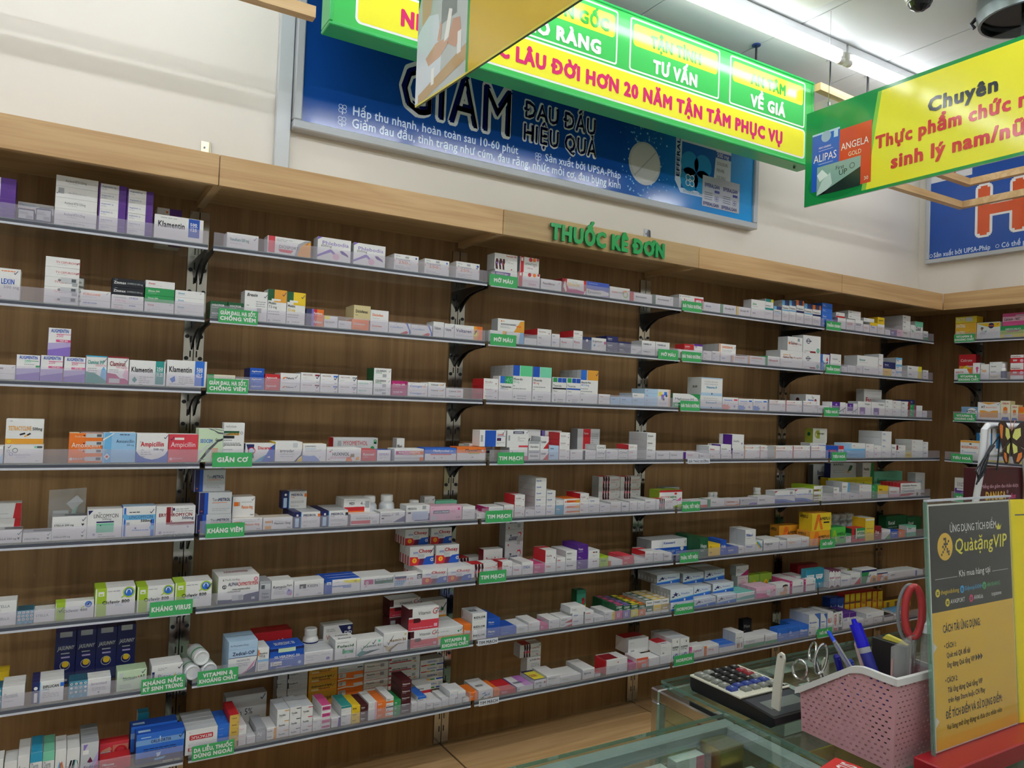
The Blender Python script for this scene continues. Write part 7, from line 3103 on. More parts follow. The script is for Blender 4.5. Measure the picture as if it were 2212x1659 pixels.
0 0 37086 613 8046 381 2640 500 0 473
: 4 6 10 210
0 0 37878 884 8046 228 2640 500 1 474
1 0 37878 884 8276 371 2640 500 2 475
: 4 6 11 112
0 0 28274 1609 8046 934 1640 600 0 464
: 4 6 12 112
0 0 37939 2003 8046 958 1340 500 2 476
: 4 6 13 112
0 0 40003 1512 8046 788 1340 500 2 476
: 4 7 0 110
0 0 29557 1448 5762 1008 2336 298 0 477
: 4 7 1 110
0 0 31036 450 5762 928 2640 600 4 478
: 4 7 2 110
0 0 31509 447 5762 890 2640 600 4 478
: 4 7 3 110
0 0 32000 805 5762 518 2640 600 0 479
: 4 7 4 110
0 0 32831 840 5762 591 2640 600 0 480
: 4 7 5 110
0 0 33783 1343 5762 710 2640 600 2 481
: 4 7 6 110
0 0 35175 957 5762 448 2640 600 2 482
: 4 7 7 110
0 0 36163 2647 5762 373 2640 800 1 483
: 4 7 8 110
0 0 38844 720 5762 290 2640 1000 2 484
: 4 7 9 112
0 0 30184 1650 5762 986 1340 500 0 485
: 4 7 10 112
0 0 33631 797 5762 496 1440 500 0 486
: 4 8 0 130
0 0 29504 902 3480 1070 2640 400 0 487
0 1 29504 902 3480 1070 2237 400 0 487
0 2 29504 902 3480 1070 1834 400 0 487
: 4 8 1 130
0 0 30437 516 3480 994 2640 400 4 487
0 1 30437 516 3480 994 2237 400 4 487
0 2 30437 516 3480 994 1834 400 4 487
: 4 8 2 130
0 0 30979 465 3480 1031 2640 400 4 488
0 1 30979 465 3480 1031 2237 400 4 488
0 2 30979 465 3480 1031 1834 400 4 488
: 4 8 3 130
0 0 31468 362 3480 957 2640 400 4 489
0 1 31468 362 3480 957 2237 400 4 489
0 2 31468 362 3480 957 1834 400 4 489
: 4 8 4 130
0 0 31851 366 3480 968 2640 400 4 490
0 1 31851 366 3480 968 2237 400 4 490
0 2 31851 366 3480 968 1834 400 4 490
: 4 8 5 130
0 0 32260 541 3480 834 2640 400 4 491
0 1 32260 541 3480 834 2237 400 4 491
0 2 32260 541 3480 834 1834 400 4 491
: 4 8 6 130
0 0 32832 558 3480 798 2640 400 4 491
0 1 32832 558 3480 798 2237 400 4 491
0 2 32832 558 3480 798 1834 400 4 491
: 4 8 7 110
0 0 33455 638 3480 348 2640 1000 2 492
: 4 8 8 110
0 0 34133 785 3480 317 2640 1000 2 492
: 4 8 9 110
0 0 34949 792 3480 279 2640 1000 2 492
: 4 8 10 111
0 0 34280 1589 3799 265 2640 1000 1 493
: 4 8 11 110
0 0 35927 841 3480 306 2640 800 2 494
: 4 8 12 110
0 0 36822 328 3480 235 2640 800 3 495
: 4 8 13 112
0 0 37374 1717 3480 285 2140 600 1 496
: 4 8 14 112
0 0 32962 606 3480 1248 1340 500 4 497
: 4 8 15 112
0 0 33592 598 3480 1185 1340 500 4 497
: 4 8 16 112
0 0 34224 462 3480 1325 1340 500 4 498
: 4 8 17 112
0 0 34709 468 3480 1317 1340 500 4 498
: 4 8 18 112
0 0 35200 492 3480 1303 1340 500 4 498
: 4 8 19 112
0 0 35716 480 3480 1276 1340 500 4 499
: 4 8 20 112
0 0 36218 505 3480 1273 1340 500 4 498
: 4 8 21 112
0 0 36766 473 3480 1257 1340 500 4 499
: 4 8 22 112
0 0 37263 518 3480 1219 1340 500 4 499
: 4 8 23 112
0 0 38209 2685 3480 519 1140 500 1 500
: 9 1 0 410
0 0 3849 1159 19378 178 2640 700 1 501
1 0 3849 1159 19558 386 2640 700 1 501
2 0 3849 1159 19945 394 2640 700 1 501
3 0 3849 1159 20342 355 2640 700 1 502
: 9 1 1 110
0 0 5036 1222 19378 906 2640 600 0 503
: 9 1 2 110
0 0 6275 1567 19378 632 2640 700 2 504
: 9 1 3 111
0 0 6383 1448 20012 679 2640 600 2 505
: 9 2 0 110
0 0 3846 997 17106 618 2640 500 0 506
: 9 2 1 110
0 0 4867 388 17106 930 2640 500 4 507
: 9 2 2 110
0 0 5281 447 17106 843 2640 500 4 508
: 9 2 3 410
0 0 5757 634 17106 238 2640 600 2 509
1 0 5757 634 17346 293 2640 600 2 510
2 0 5757 634 17641 293 2640 600 2 510
3 0 5757 634 17936 121 2640 600 1 510
: 9 2 4 210
0 0 6817 655 17106 680 2640 700 0 511
1 0 6817 655 17788 624 2640 700 0 511
: 9 2 5 112
0 0 3663 942 17106 1495 1840 500 4 512
: 9 3 0 110
0 0 4283 869 14880 681 2640 500 0 513
: 9 3 1 110
0 0 5172 1164 14880 961 2640 500 0 514
: 9 3 2 110
0 0 6354 507 14880 1048 2640 500 4 515
: 9 3 3 110
0 0 6884 369 14880 839 2640 500 4 515
: 9 3 4 110
0 0 7270 419 14880 729 2640 500 4 516
: 9 4 0 110
0 0 4510 1211 12590 1079 3080 800 0 517
: 9 4 1 110
0 0 5991 1096 12590 718 3080 500 0 518
: 9 4 2 110
0 0 7107 652 12590 781 3080 500 0 519
: 9 4 3 112
0 0 4749 1479 12590 1521 1880 500 0 520
: 9 5 0 110
0 0 3998 1330 10332 1186 2640 900 0 521'''.split('\n')
# ---------------------------------------------------------------- the cartons on the shelves, each one a thing of its own
KNAME = dict(m=('medicine_carton', 'medicine box'), f=('flat_carton', 'flat box'), w=('wide_carton', 'wide box'), e=('tube_carton', 'tube box'), t=('upright_carton', 'upright box'))
ORD = ['first', 'second', 'third', 'fourth', 'fifth', 'sixth', 'seventh', 'eighth', 'ninth', 'tenth', 'eleventh', 'twelfth', 'thirteenth', 'fourteenth', 'fifteenth', 'sixteenth', 'seventeenth',
       'eighteenth', 'nineteenth', 'twentieth', 'twenty-first', 'twenty-second', 'twenty-third', 'twenty-fourth', 'twenty-fifth', 'twenty-sixth', 'twenty-seventh', 'twenty-eighth', 'twenty-ninth', 'thirtieth'] + ['thirty-' + q for q in ('first', 'second', 'third', 'fourth', 'fifth', 'sixth', 'seventh', 'eighth', 'ninth')]
def plain_look(t, most):
    t = t.split(' ')
    while len(t) > most or t[-1].rstrip(',') in ('and', 'with', 'of', 'at', 'in', 'on', 'the', 'one', 'pen', 'fading', 'to', 'small', 'dark', 'pale', 'bold', 'big', 'deep', 'shading', 'from'):
        t.pop()
    return ' '.join(t).rstrip(',')
def box_rows():
    rows = []
    for ln in CARTONS:
        if ln[0] == ':':
            hd = list(map(int, ln[1:].split()))
        else:
            q = ln.split(' ')
            rows.append((hd[:3] + [int(q[0]), int(q[1]), hd[3]] + [int(t) for t in q[2:8]], 'mfwet'[int(q[8])], PRINTS[int(q[9])]))
    return rows
ROWS = box_rows()
# order of the piles along each shelf, front and rear rows counted apart
order = {}
for v, kd, s in ROWS:
    key = (v[0], v[1], v[5] % 10 // 2)
    order.setdefault(key, {}).setdefault((v[2]), v[6])
rank = {}
for key, d in order.items():
    for i, p in enumerate(sorted(d, key=lambda p: d[p])):
        rank[(key[0], key[1], p)] = i
SEEN = {}
for v, kd, s in ROWS:
    bay, shf, pile, tier, cop, code, a, w, z, h, d1, dd = v
    a, w, z, h, d1, dd = [x / 1e4 for x in (a, w, z, h, d1, dd)]
    box, pr, look = carton_meshes(s, w, h, dd)
    nm, cat = KNAME[kd]
    o = link(nm, box)
    if bay == 9:
        o.location = (XW - d1, -a, z)
        o.rotation_euler = (0, 0, -math.pi / 2)
        where = f'{SHW[shf - 1]} end-wall shelf'
    else:
        o.location = (a, -d1, z)
        where = f'{SHW[shf - 1]} shelf, {BAYW[bay]} bay'
    p = link('printed_panels', pr, o)
    pos = ORD[rank[(bay, shf, pile)]]
    nt, n, place = code // 100, code % 100 // 10, code % 10
    behind = place >= 2
    on = place % 2
    if behind:
        t = f'{pos} in rear row'
        if on: t = f'{pos} in raised rear row'
    elif on:
        t = f'perched {pos} along'
    else:
        t = f'{pos} pile' if nt > 1 else f'{pos} along'
    if nt > 1:
        t = f'{ORD[tier]} up, {t}'
    if cop:
        t = f'{ORD[cop]} deep, {t}'
    t = f'{t}, {where}'
    lk = plain_look(look, 16 - len(t.split()))
    lab = f'{lk}, {t}'
    if lab in SEEN:
        lk = plain_look(look, 14 - len(t.split()))
        lab = f'{lk} set atop, {t}'
    SEEN[lab] = 1
    tag(o, lab, cat, f'cartons on the {SHW[shf - 1]} shelf' + (' of the end wall' if bay == 9 else f' of the {BAYW[bay]} bay'))
# ---------------------------------------------------------------- category tags clipped on the price rails
TAGS = '''0 6 -0.1222 0.1204 KHÁNG VIRUS
0 7 -0.1348 0.1216 KHÁNG NẤM,|KÝ SINH TRÙNG
1 2 0.0323 0.1199 GIẢM ĐAU, HẠ SỐT,|CHỐNG VIÊM
1 3 0.0096 0.1229 GIẢM ĐAU, HẠ SỐT,|CHỐNG VIÊM
1 4 0.0277 0.1186 GIÃN CƠ
1 5 0.0254 0.1167 KHÁNG VIÊM
1 7 0.0226 0.1208 VITAMIN &|KHOÁNG CHẤT
1 7 0.8565 0.1174 VITAMIN &|KHOÁNG CHẤT
1 8 0.0171 0.1245 DA LIỄU, THUỐC|DÙNG NGOÀI
2 1 0.9997 0.1259 MỠ MÁU
2 2 1.0142 0.1160 MỠ MÁU
2 2 1.8617 0.1190 MỠ MÁU
2 4 1.0412 0.1170 TIM MẠCH
2 5 1.0237 0.1182 TIM MẠCH
2 6 1.0057 0.1192 TIM MẠCH
2 7 1.0116 0.0872 *TIM MẠCH
2 8 1.0260 0.0873 *TIM MẠCH
3 1 1.9940 0.1238 ĐÁI THÁO ĐƯỜNG
3 2 2.0007 0.1223 ĐÁI THÁO ĐƯỜNG
3 3 2.0024 0.1208 ĐÁI THÁO ĐƯỜNG
3 4 2.0154 0.1360 *ĐÁI THÁO ĐƯỜNG
3 5 2.0312 0.1134 THẬN, TIẾT NIỆU
3 6 2.0289 0.1142 THẬN, TIẾT NIỆU
3 7 2.0086 0.1175 HORMON
3 8 2.0142 0.1204 HORMON
4 1 3.0041 0.1205 THẦN KINH
4 2 3.0104 0.1195 THẦN KINH
4 3 3.0051 0.1215 TIÊU HOÁ
4 4 3.0151 0.1213 TIÊU HOÁ
4 6 3.0016 0.1220 HÔ HẤP
4 8 2.9968 0.1212 HÔ HẤP
9 1 0.3865 0.1149 VITAMIN &|KHOÁNG CHẤT
9 2 0.4120 0.1192 VITAMIN &|KHOÁNG CHẤT
9 3 0.3953 0.1190 VITAMIN &|KHOÁNG CHẤT
9 4 0.4084 0.1178 TIÊU HOÁ
9 5 0.4092 0.1182 TIÊU HOÁ'''
en = {'KHÁNG': 0}
SEENT = {}
for ln in TAGS.split('\n'):
    b, s, a, w, txt = ln.split(' ', 4)
    b, s, a, w = int(b), int(s), float(a), float(w)
    white = txt.startswith('*')
    txt = txt.lstrip('*')
    z0, h = ZS[s - 1] + (.0015 if white else .004), (.022 if white else .0445)
    if white: z0 -= .004
    mb = MB()
    mb.cbox(0, w, 0, .0008, 0, h, hx('e9eaf2') if white else hx('45ad63'), ch=.0002)
    o = mb.build('paper_tag' if white else 'shelf_tag', M_CARD)
    d = DEP[s - 1] + .0017
    if b == 9:
        o.location = (XW - d - .0008, -a, z0); o.rotation_euler = (0, 0, -math.pi / 2)
        wh = f'{SHW[s - 1]} shelf of the end wall'
    else:
        o.location = (a, -d - .0008, z0)
        wh = f'{SHW[s - 1]} shelf, {BAYW[b]} bay'
    pb = MB()
    lines = txt.split('|')
    n = len(lines)
    for i, t in enumerate(lines):
        th = (.5 if white else (.30 if n == 1 else .25)) * h
        vv = h / 2 - th / 2 if n == 1 else (h * .57 if i == 0 else h * .18)
        pb.text(t, lambda u, v, nn: (u, -nn, v), 'k' if white else 'w', th, w / 2, vv, align='c', maxw=w * .92, bold=.03 if white else .08, n=.0003)
    pb.build('lettering', M_CARD, o)
    lab = ('white tag ' if white else 'green tag ') + " ".join(lines).replace('& ', '') + f', {wh}'
    if lab in SEENT:
        lab = lab+ ', far end'
    SEENT[lab] = 1
    tag(o, lab, 'tag', 'category tags on the price rails')
# ---------------------------------------------------------------- signs on the wall and under the ceiling
def board(name, label, cat, loc):
    return thing(name, label, cat, loc)
def at0(par):
    """build helper: children are written in world coordinates and hung under PAR"""
    return lambda mb, nm, m, **k: child_of(mb.build(nm, m, None, **k), par)

# the big blue poster on the shelf wall
bb = thing('wall_poster', 'huge dark blue pain relief poster in a silver frame on the shelf wall', 'poster', (1.51, -.02, 2.445))
put = at0(bb)
X0, X1, Z0, Z1 = .293, 2.725, 2.441, 3.13
mb = MB(); mb.box(X0 + .02, X1 - .02, -.040, -.0005, Z0 + .02, Z1 - .02, 'lg'); put(mb, 'backing', M_CARD)
for (a0, a1, b0, b1) in ((X0, X1, Z0, Z0 + .032), (X0, X1, Z1 - .032, Z1), (X0, X0 + .03, Z0 + .0325, Z1 - .0325), (X1 - .03, X1, Z0 + .0325, Z1 - .0325)):
    mb = MB(); mb.cbox(a0, a1, -.055, -.0006, b0, b1, hx('c4c9cc'), ch=.004); put(mb, 'frame_bar', M_ALU)
fr = frame_y(0, -.0402, 0)
mb = MB()
n = 24
for i in range(n):
    for j in range(6):
        u0, u1 = X0 + .03 + (X1 - X0 - .06) * i / n, X0 + .03 + (X1 - X0 - .06) * (i + 1) / n
        v0, v1 = Z0 + .032 + (Z1 - Z0 - .064) * j / 6, Z0 + .032 + (Z1 - Z0 - .064) * (j + 1) / 6
        def cc(u, v):
            t = (u - X0) / (X1 - X0); s = (v - Z0) / (Z1 - Z0)
            a = np.array(hx('1a4fa6')); b = np.array(hx('0c3a84')); c = np.array(hx('2a9fe6'))
            k = max(0, (t - .62) / .38) ** 1.2
            q = a * (1 - s) + b * s
            return tuple(q * (1 - k) + c * k)
        mb.quadg([fr(u0, v0, 0), fr(u1, v0, 0), fr(u1, v1, 0), fr(u0, v1, 0)], [cc(u0, v0), cc(u1, v0), cc(u1, v1), cc(u0, v1)])
put(mb, 'printed_sheet', M_SIGN)
mb = MB()
oc, ic, tc = hx('dfe4e8'), hx('0a0f55'), hx('cfe0f5')
def outl(t, u, v, h, w, b, ob):
    mb.text(t, fr, oc, h, u, v, width=w, bold=ob, n=.0006)
    mb.text(t, fr, ic, h, u, v, width=w, bold=b, n=.0012)
outl('GIẢM', .70, 2.612, .185, .525, .04, .12)
outl('ĐAU ĐẦU', 1.272, 2.712, .068, .39, .05, .17)
outl('HIỆU QUẢ', 1.268, 2.612, .068, .40, .05, .17)
mb.text('VIÊN SỦI', fr, hx('b9c6d8'), .06, .636, 2.822, bold=.06, n=.0006)
put(mb, 'headline_lettering', M_SIGN)
mb = MB()
mb.text('Hấp thu nhanh, hoàn toàn sau 10-60 phút', fr, tc, .034, .513, 2.541, width=.735, n=.0006, bold=.025)
mb.text('Giảm đau đầu, tình trạng như cúm, đau răng, nhức mỏi cơ, đau bụng kinh', fr, tc, .034, .512, 2.494, width=1.30, n=.0006, bold=.025)
mb.text('Sản xuất bởi UPSA-Pháp', fr, tc, .032, 1.385, 2.541, width=.425, n=.0006, bold=.025)
for cx, cz in ((.475, 2.556), (.475, 2.510), (1.35, 2.553)):
    for dx in (-.0075, .0075):
        for dz in (-.0075, .0075):
            ring(mb, fr, circle(cx + dx, cz + dz, .0085, 10), .002, tc, .0006)
    rect(mb, fr, cx - .002, cz - .022, cx + .002, cz - .014, tc, .0006)
put(mb, 'small_lettering', M_SIGN)
mb = MB()
rr = random.Random(3)
for i in range(240):
    t = rr.gauss(0, .075); s = rr.uniform(-.17, .3)
    if (t * t / .0095 + s * s / .011) < 1: continue
    flat(mb, circle(1.951 + t, 2.641 + s, rr.uniform(.0015, .0055), 7), fr, (.16, .45, .75) if rr.random() < .6 else (.3, .6, .8), .0006)
flat(mb, circle(1.951, 2.641, .099, 30, .103), fr, hx('b9bcbd'), .001)
flat(mb, circle(1.954, 2.645, .088, 30, .09), fr, hx('c9cbca'), .0013)
flat(mb, [(1.885, 2.575), (1.89, 2.57), (2.02, 2.705), (2.015, 2.71)], fr, hx('a9adae'), .0016)
put(mb, 'printed_tablet', M_SIGN)
mb = MB()
bx0, bx1, bz0, bz1 = 2.185, 2.527, 2.545, 3.02
flat(mb, [(2.145, 2.60), (bx0, bz0), (bx0, bz1), (2.145, bz1)], fr, hx('c9d6e6'), .0008)
rect(mb, fr, bx0, bz0, bx1, bz1, hx('2460b4'), .0009)
rect(mb, fr, bx0, 2.80, bx1, bz1, hx('d9dee4'), .0011)
rect(mb, fr, bx0, bz0, bx1, 2.57, hx('b9cbe3'), .0011)
flat(mb, [(2.40, 2.57), (bx1, 2.57), (bx1, 2.80), (2.42, 2.80)], fr, hx('d3dae2'), .0012)
rect(mb, fr, 2.415, 2.765, bx1, 2.795, hx('2a57b0'), .0014)
for cx, cz in ((2.24, 2.70), (2.33, 2.70), (2.24, 2.62), (2.33, 2.62)):
    flat(mb, circle(cx, cz, .06, 18), fr, hx('2f8fc8'), .00125)
for dx in (-.014, .014):
    for dz in (-.014, .014):
        ring(mb, fr, circle(2.245 + dx, 2.615 + dz, .016, 12), .004, 'w', .0016)
mb.text('PARACETAMOL', fr, navy := hx('1b2a6b'), .018, 2.19, 2.832, width=.15, bold=.05, n=.0016)
mb.text('500 mg', fr, 'w', .022, 2.425, 2.77, width=.085, n=.0018)
for i, (t, w) in enumerate((('DOULEURS', .08), ('FIEVRE', .055), ('VOIE ORALE', .065))):
    mb.text(t, fr, 'dkg', .016, 2.425, 2.73 - i * .035, width=w, n=.0018)
mb.text('DOULEURS ET FIEVRE', fr, 'dkg', .012, 2.20, 2.551, width=.15, n=.0018)
mb.text('EFFERALGAN', lambda u, v, n: fr(2.172 - v, 2.62 + u, n), navy, .02, 0, 0, width=.30, bold=.05, n=.0018)
rect(mb, fr, 2.33, 2.505, 2.595, 2.66, hx('b5b8c4'), .002)
for cx in (2.345, 2.475):
    mb.text('EFFERALGAN', fr, navy, .018, cx, 2.605, width=.105, bold=.06, n=.0024)
    mb.text('EFFERALGAN', fr, navy, .016, cx - .008, 2.512, width=.11, bold=.06, n=.0024)
    rect(mb, fr, cx + .07, 2.583, cx + .105, 2.596, ink := hx('4a5090'), .0024)
    for k in range(4):
        rect(mb, fr, cx, 2.575 - k * .011, cx + .055, 2.578 - k * .011, hx('6a6f80'), .0024)
    for dx in (-.006, .006):
        for dz in (-.006, .006):
            ring(mb, fr, circle(cx + .085 + dx, 2.553 + dz, .0075, 8), .002, ink, .0024)
put(mb, 'printed_packs', M_SIGN)

# the poster on the end wall
b2 = thing('wall_poster', 'blue poster with huge orange letters in a pale frame on the end wall', 'poster', (XW - .02, -.9, 2.45))
put = at0(b2)
A0, A1, Z0, Z1 = .066, 1.75, 2.45, 3.12
mb = MB(); mb.box(XW - .036, XW - .0005, -A1 + .02, -A0 - .02, Z0 + .02, Z1 - .02, 'lg'); put(mb, 'backing', M_CARD)
for (a0, a1, q0, q1) in ((A0, A1, Z0, Z0 + .026), (A0, A1, Z1 - .026, Z1), (A0, A0 + .026, Z0 + .0265, Z1 - .0265), (A1 - .026, A1, Z0 + .0265, Z1 - .0265)):
    mb = MB(); mb.cbox(XW - .046, XW - .0006, -a1, -a0, q0, q1, hx('d2d3d2'), ch=.003); put(mb, 'frame_bar', M_ALU)
fr = frame_x(XW - .0362, 0, 0)
mb = MB(); rect(mb, fr, A0 + .026, Z0 + .026, A1 - .026, Z1 - .026, hx('1e52ac'))
rect(mb, fr, A0 + .026, 2.955, .34, Z1 - .026, hx('e4e4e6'), .0006)
mb.text('GP', fr, hx('c9502e'), .05, .15, 2.962, bold=.04, n=.0012)
put(mb, 'printed_sheet', M_SIGN)
mb = MB()
mb.text('HAPACOL', fr, 'w', .27, .362, 2.588, bold=.11, n=.0008, gap=.12)
mb.text('HAPACOL', fr, hx('dd5a2a'), .27, .362, 2.588, bold=.055, n=.0016, gap=.19)
mb.text('Sản xuất bởi UPSA-Pháp', fr, tc, .028, .118, 2.486, width=.335, bold=.04, n=.0008)
mb.text('Có thể pha với nước', fr, tc, .028, .512, 2.486, width=.30, bold=.04, n=.0008)
for cx in (.102, .49):
    ring(mb, fr, circle(cx, 2.498, .011, 10), .003, tc, .0008)
put(mb, 'lettering', M_SIGN)

# hanging green light box
gs = thing('hanging_sign', 'long green and yellow light box sign hung from the ceiling before the poster', 'sign', (1.5, -.355, 2.68))
put = at0(gs)
X0, X1, Z0, Z1 = .305, 2.702, 2.678, 3.098
mb = MB(); mb.box(X0 + .004, X1 - .004, -.396, -.314, Z0 + .004, Z1 - .004, hx('1c9a48')); put(mb, 'body', M_PLASTIC)
for (a0, a1, q0, q1) in ((X0, X1, Z0, Z0 + .012), (X0, X1, Z1 - .012, Z1), (X0, X0 + .012, Z0 + .0125, Z1 - .0125), (X1 - .012, X1, Z0 + .0125, Z1 - .0125)):
    mb = MB(); mb.cbox(a0, a1, -.402, -.310, q0, q1, hx('2bb057'), ch=.003); put(mb, 'frame_bar', M_PLASTIC)
fr = frame_y(0, -.3965, 0)
SG, SY, SPK = hx('46bd5c'), hx('f1e93c'), hx('d8326e')
mb = MB(); rect(mb, fr, X0 + .012, Z0 + .012, X1 - .012, Z1 - .012, SG, .0002)
flat(mb, rrect(.392, 2.708, 2.646, 2.85, .02), fr, 'w', .0006)
flat(mb, rrect(.40, 2.716, 2.638, 2.842, .016), fr, SY, .001)
for i in range(4):
    a = .392 + .5775 * i; b = a + .514
    flat(mb, rrect(a, 2.858, b, 3.078, .012), fr, 'w', .0006)
    flat(mb, rrect(a + .007, 2.865, b - .007, 3.071, .008), fr, SG, .001)
    flat(mb, rrect(a + .018, 2.964, b - .016, 3.056, .016), fr, SY, .0014)
put(mb, 'printed_face', M_SIGN)
mb = MB()
mb.text('NHÀ THUỐC', fr, SPK, .052, .550, 2.748, width=.437, bold=.09, n=.0016)
mb.text('LÂU ĐỜI HƠN 20 NĂM TẬN TÂM PHỤC VỤ', fr, SPK, .052, 1.008, 2.748, width=1.482, bold=.09, n=.0016)
for i, (t1, w1, t2, w2) in enumerate((('THUỐC', .26, 'CHÍNH HÃNG', .38), ('NGUỒN GỐC', .43, 'RÕ RÀNG', .36), ('TẬN TÌNH', .29, 'TƯ VẤN', .255), ('AN TÂM', .24, 'VỀ GIÁ', .236))):
    c = .392 + .5775 * i + .257
    mb.text(t1, fr, hx('3fae4a'), .046, c, 2.982, align='c', width=w1, bold=.08, n=.002)
    mb.text(t2, fr, 'w', .05, c, 2.88, align='c', width=w2, bold=.09, n=.002)
put(mb, 'lettering', M_SIGN)
for x in (.66, 2.337):
    mb = MB(); mb.lathe([(.005, Z1 + .0003), (.005, 3.194)], x, -.355, 'k', 8)
    mb.lathe([(.02, 3.194), (.02, 3.1995)], x, -.355, hx('24407c'), 14)
    put(mb, 'rod', M_PLASTIC)
mb = MB(); mb.lathe([(.004, 2.668), (.006, 2.6778)], 2.62, -.36, 'k', 8); put(mb, 'screw', M_PLASTIC)

# hanging yellow panel, at the far side
ys = thing('hanging_sign', 'yellow and green acrylic panel with red slogan hung crosswise near the fan', 'sign', (2.357, -1.2, 2.375))
put = at0(ys)
fr = frame_x(2.3535, 0, 0)
AE = 1.95
mb = MB(); mb.cbox(2.354, 2.360, -AE, -.632, 2.3755, 2.788, 'w', ch=.001); put(mb, 'board', M_SIGN)
mb = MB(); mb.box(2.3555, 2.3585, -AE, -.632, 2.7885, 2.822, 'w'); put(mb, 'clear_strip', M_ACRYL)
mb = MB()
GN = hx('1f8f4a')
rect(mb, fr, .633, 2.3765, AE, 2.787, GN, .0003)
flat(mb, [(.925, 2.388), (AE, 2.388), (AE, 2.772), (.985, 2.772)], fr, SY, .0008)
flat(mb, [(.905, 2.388), (.925, 2.388), (.985, 2.772), (.968, 2.772)], fr, hx('8cc84a'), .0007)
flat(mb, circle(.80, 2.46, .15, 20, .075), fr, hx('178040'), .0006)
put(mb, 'printed_face', M_SIGN)
mb = MB()
rect(mb, fr, .667, 2.432, .80, 2.682, hx('2b62c4'), .001)
rect(mb, fr, .667, 2.674, .80, 2.682, 'lb', .0012)
flat(mb, circle(.735, 2.66, .024, 14), fr, hx('9fb4cc'), .0013)
rect(mb, fr, .772, 2.645, .792, 2.68, 'lb', .0013)
mb.text('MEN\'S GINSENG', fr, 'w', .008, .70, 2.612, width=.06, n=.0014)
rect(mb, fr, .70, 2.602, .77, 2.604, 'lb', .0014)
mb.text('ALIPAS', fr, 'w', .032, .676, 2.557, width=.112, n=.0014)
rect(mb, fr, .70, 2.545, .77, 2.547, 'lb', .0014)
rect(mb, fr, .80, 2.416, .946, 2.668, hx('d4482e'), .0011)
mb.text('ANGELA', fr, 'w', .028, .808, 2.578, width=.125, n=.0016)
mb.text('GOLD', fr, 'cream', .018, .842, 2.545, width=.06, n=.0016)
mb.text('30', fr, 'cream', .014, .915, 2.43, n=.0016)
flat(mb, [(.695, 2.412), (.90, 2.412), (.90, 2.535), (.695, 2.535)], fr, hx('8fb0a8'), .0018)
flat(mb, [(.70, 2.412), (.90, 2.412), (.90, 2.49)], fr, hx('24312e'), .0021)
flat(mb, [(.695, 2.418), (.72, 2.47), (.76, 2.50), (.77, 2.45), (.73, 2.414)], fr, hx('c6dcd6'), .0021)
flat(mb, [(.695, 2.50), (.72, 2.52), (.75, 2.49), (.71, 2.47)], fr, hx('e4f0ec'), .0022)
mb.text('First', fr, 'k', .016, .785, 2.502, width=.04, n=.0024)
mb.text('UP', fr, 'k', .022, .80, 2.476, width=.04, n=.0024)
ring(mb, fr, circle(.862, 2.503, .012, 14), .002, 'k', .0024)
put(mb, 'printed_packs', M_SIGN)
mb = MB()
mb.text('Chuyên', fr, hx('2d2f33'), .05, 1.172, 2.624, width=.252, bold=.07, n=.0014)
RD = hx('d2333c')
def w_of(full, part, w):
    return w * text_geom(full, .07)[2] / text_geom(part, .07)[2]
mb.text('Thực phẩm chức năng', fr, RD, .048, .964, 2.543, width=w_of('Thực phẩm chức năng', 'Thực phẩm chức', .50), bold=.07, n=.0014)
mb.text('sinh lý nam/nữ', fr, RD, .05, 1.03, 2.448, width=w_of('sinh lý nam/nữ', 'sinh lý nam/', .395), bold=.07, n=.0014)
put(mb, 'lettering', M_SIGN)
for a in (.739, 1.65):
    mb = MB(); mb.lathe([(.0012, 2.795), (.0012, 3.1995)], 2.357, -a, 'lg', 6)
    mb.lathe([(.006, 2.792), (.006, 2.806)], 2.357, -a, 'gr', 8)
    put(mb, 'wire', M_CHROME)

# hanging yellow panel nearer the viewer: clear acrylic over a photograph of a pharmacist
yl = thing('hanging_sign', 'yellow acrylic panel with a photo of white-coated hands, hung crosswise over the aisle', 'sign', (.53, -1.1, 2.375))
put = at0(yl)
O = Vector((.513, -.642, 2.375)); U = Vector((.05, -.79, 0)).normalized(); NV = U.cross(Vector((0, 0, 1)))
fr = lambda u, v, n=0.0: tuple(O + U * u + Vector((0, 0, v)) - NV * (-n))
s = 1 if NV.x < 0 else -1
fr = lambda u, v, n=0.0: tuple(O + U * u + Vector((0, 0, v)) + NV * (s * n))
LN = 1.3
mb = MB()
mb.prism([(0, 0), (LN, 0), (LN, .415), (0, .415)], lambda u, v, n: fr(u, v, n), .007, hx('d9c84a'), side=hx('4f6b4c'))
put(mb, 'board', M_SIGN)
mb = MB()
rect(mb, fr, .0, .006, .31, .414, hx('b9c0bd'), .0003)
rect(mb, fr, .30, .006, .312, .414, hx('3f9a4a'), .0005)
rect(mb, fr, .312, .006, LN, .414, hx('cfae3a'), .0003)
flat(mb, [(.0, .22), (.06, .26), (.13, .24), (.16, .12), (.15, .02), (.0, .006)], fr, hx('d3dbe2'), .0006)
flat(mb, [(.02, .36), (.07, .40), (.10, .34), (.08, .26), (.03, .24)], fr, hx('c79f84'), .0007)
flat(mb, [(.0, .30), (.05, .41), (.02, .414), (.0, .414)], fr, hx('2f5a3a'), .0008)
flat(mb, [(.06, .13), (.12, .155), (.17, .15), (.20, .13), (.15, .105), (.08, .10)], fr, hx('caa288'), .0009)
flat(mb, [(.13, .16), (.145, .21), (.155, .20), (.15, .15)], fr, hx('caa288'), .001)
flat(mb, [(.19, .13), (.22, .19), (.26, .18), (.27, .13), (.24, .10)], fr, hx('bd9178'), .0009)
flat(mb, [(.17, .14), (.20, .145), (.215, .22), (.195, .23)], fr, hx('e9e7e0'), .0011)
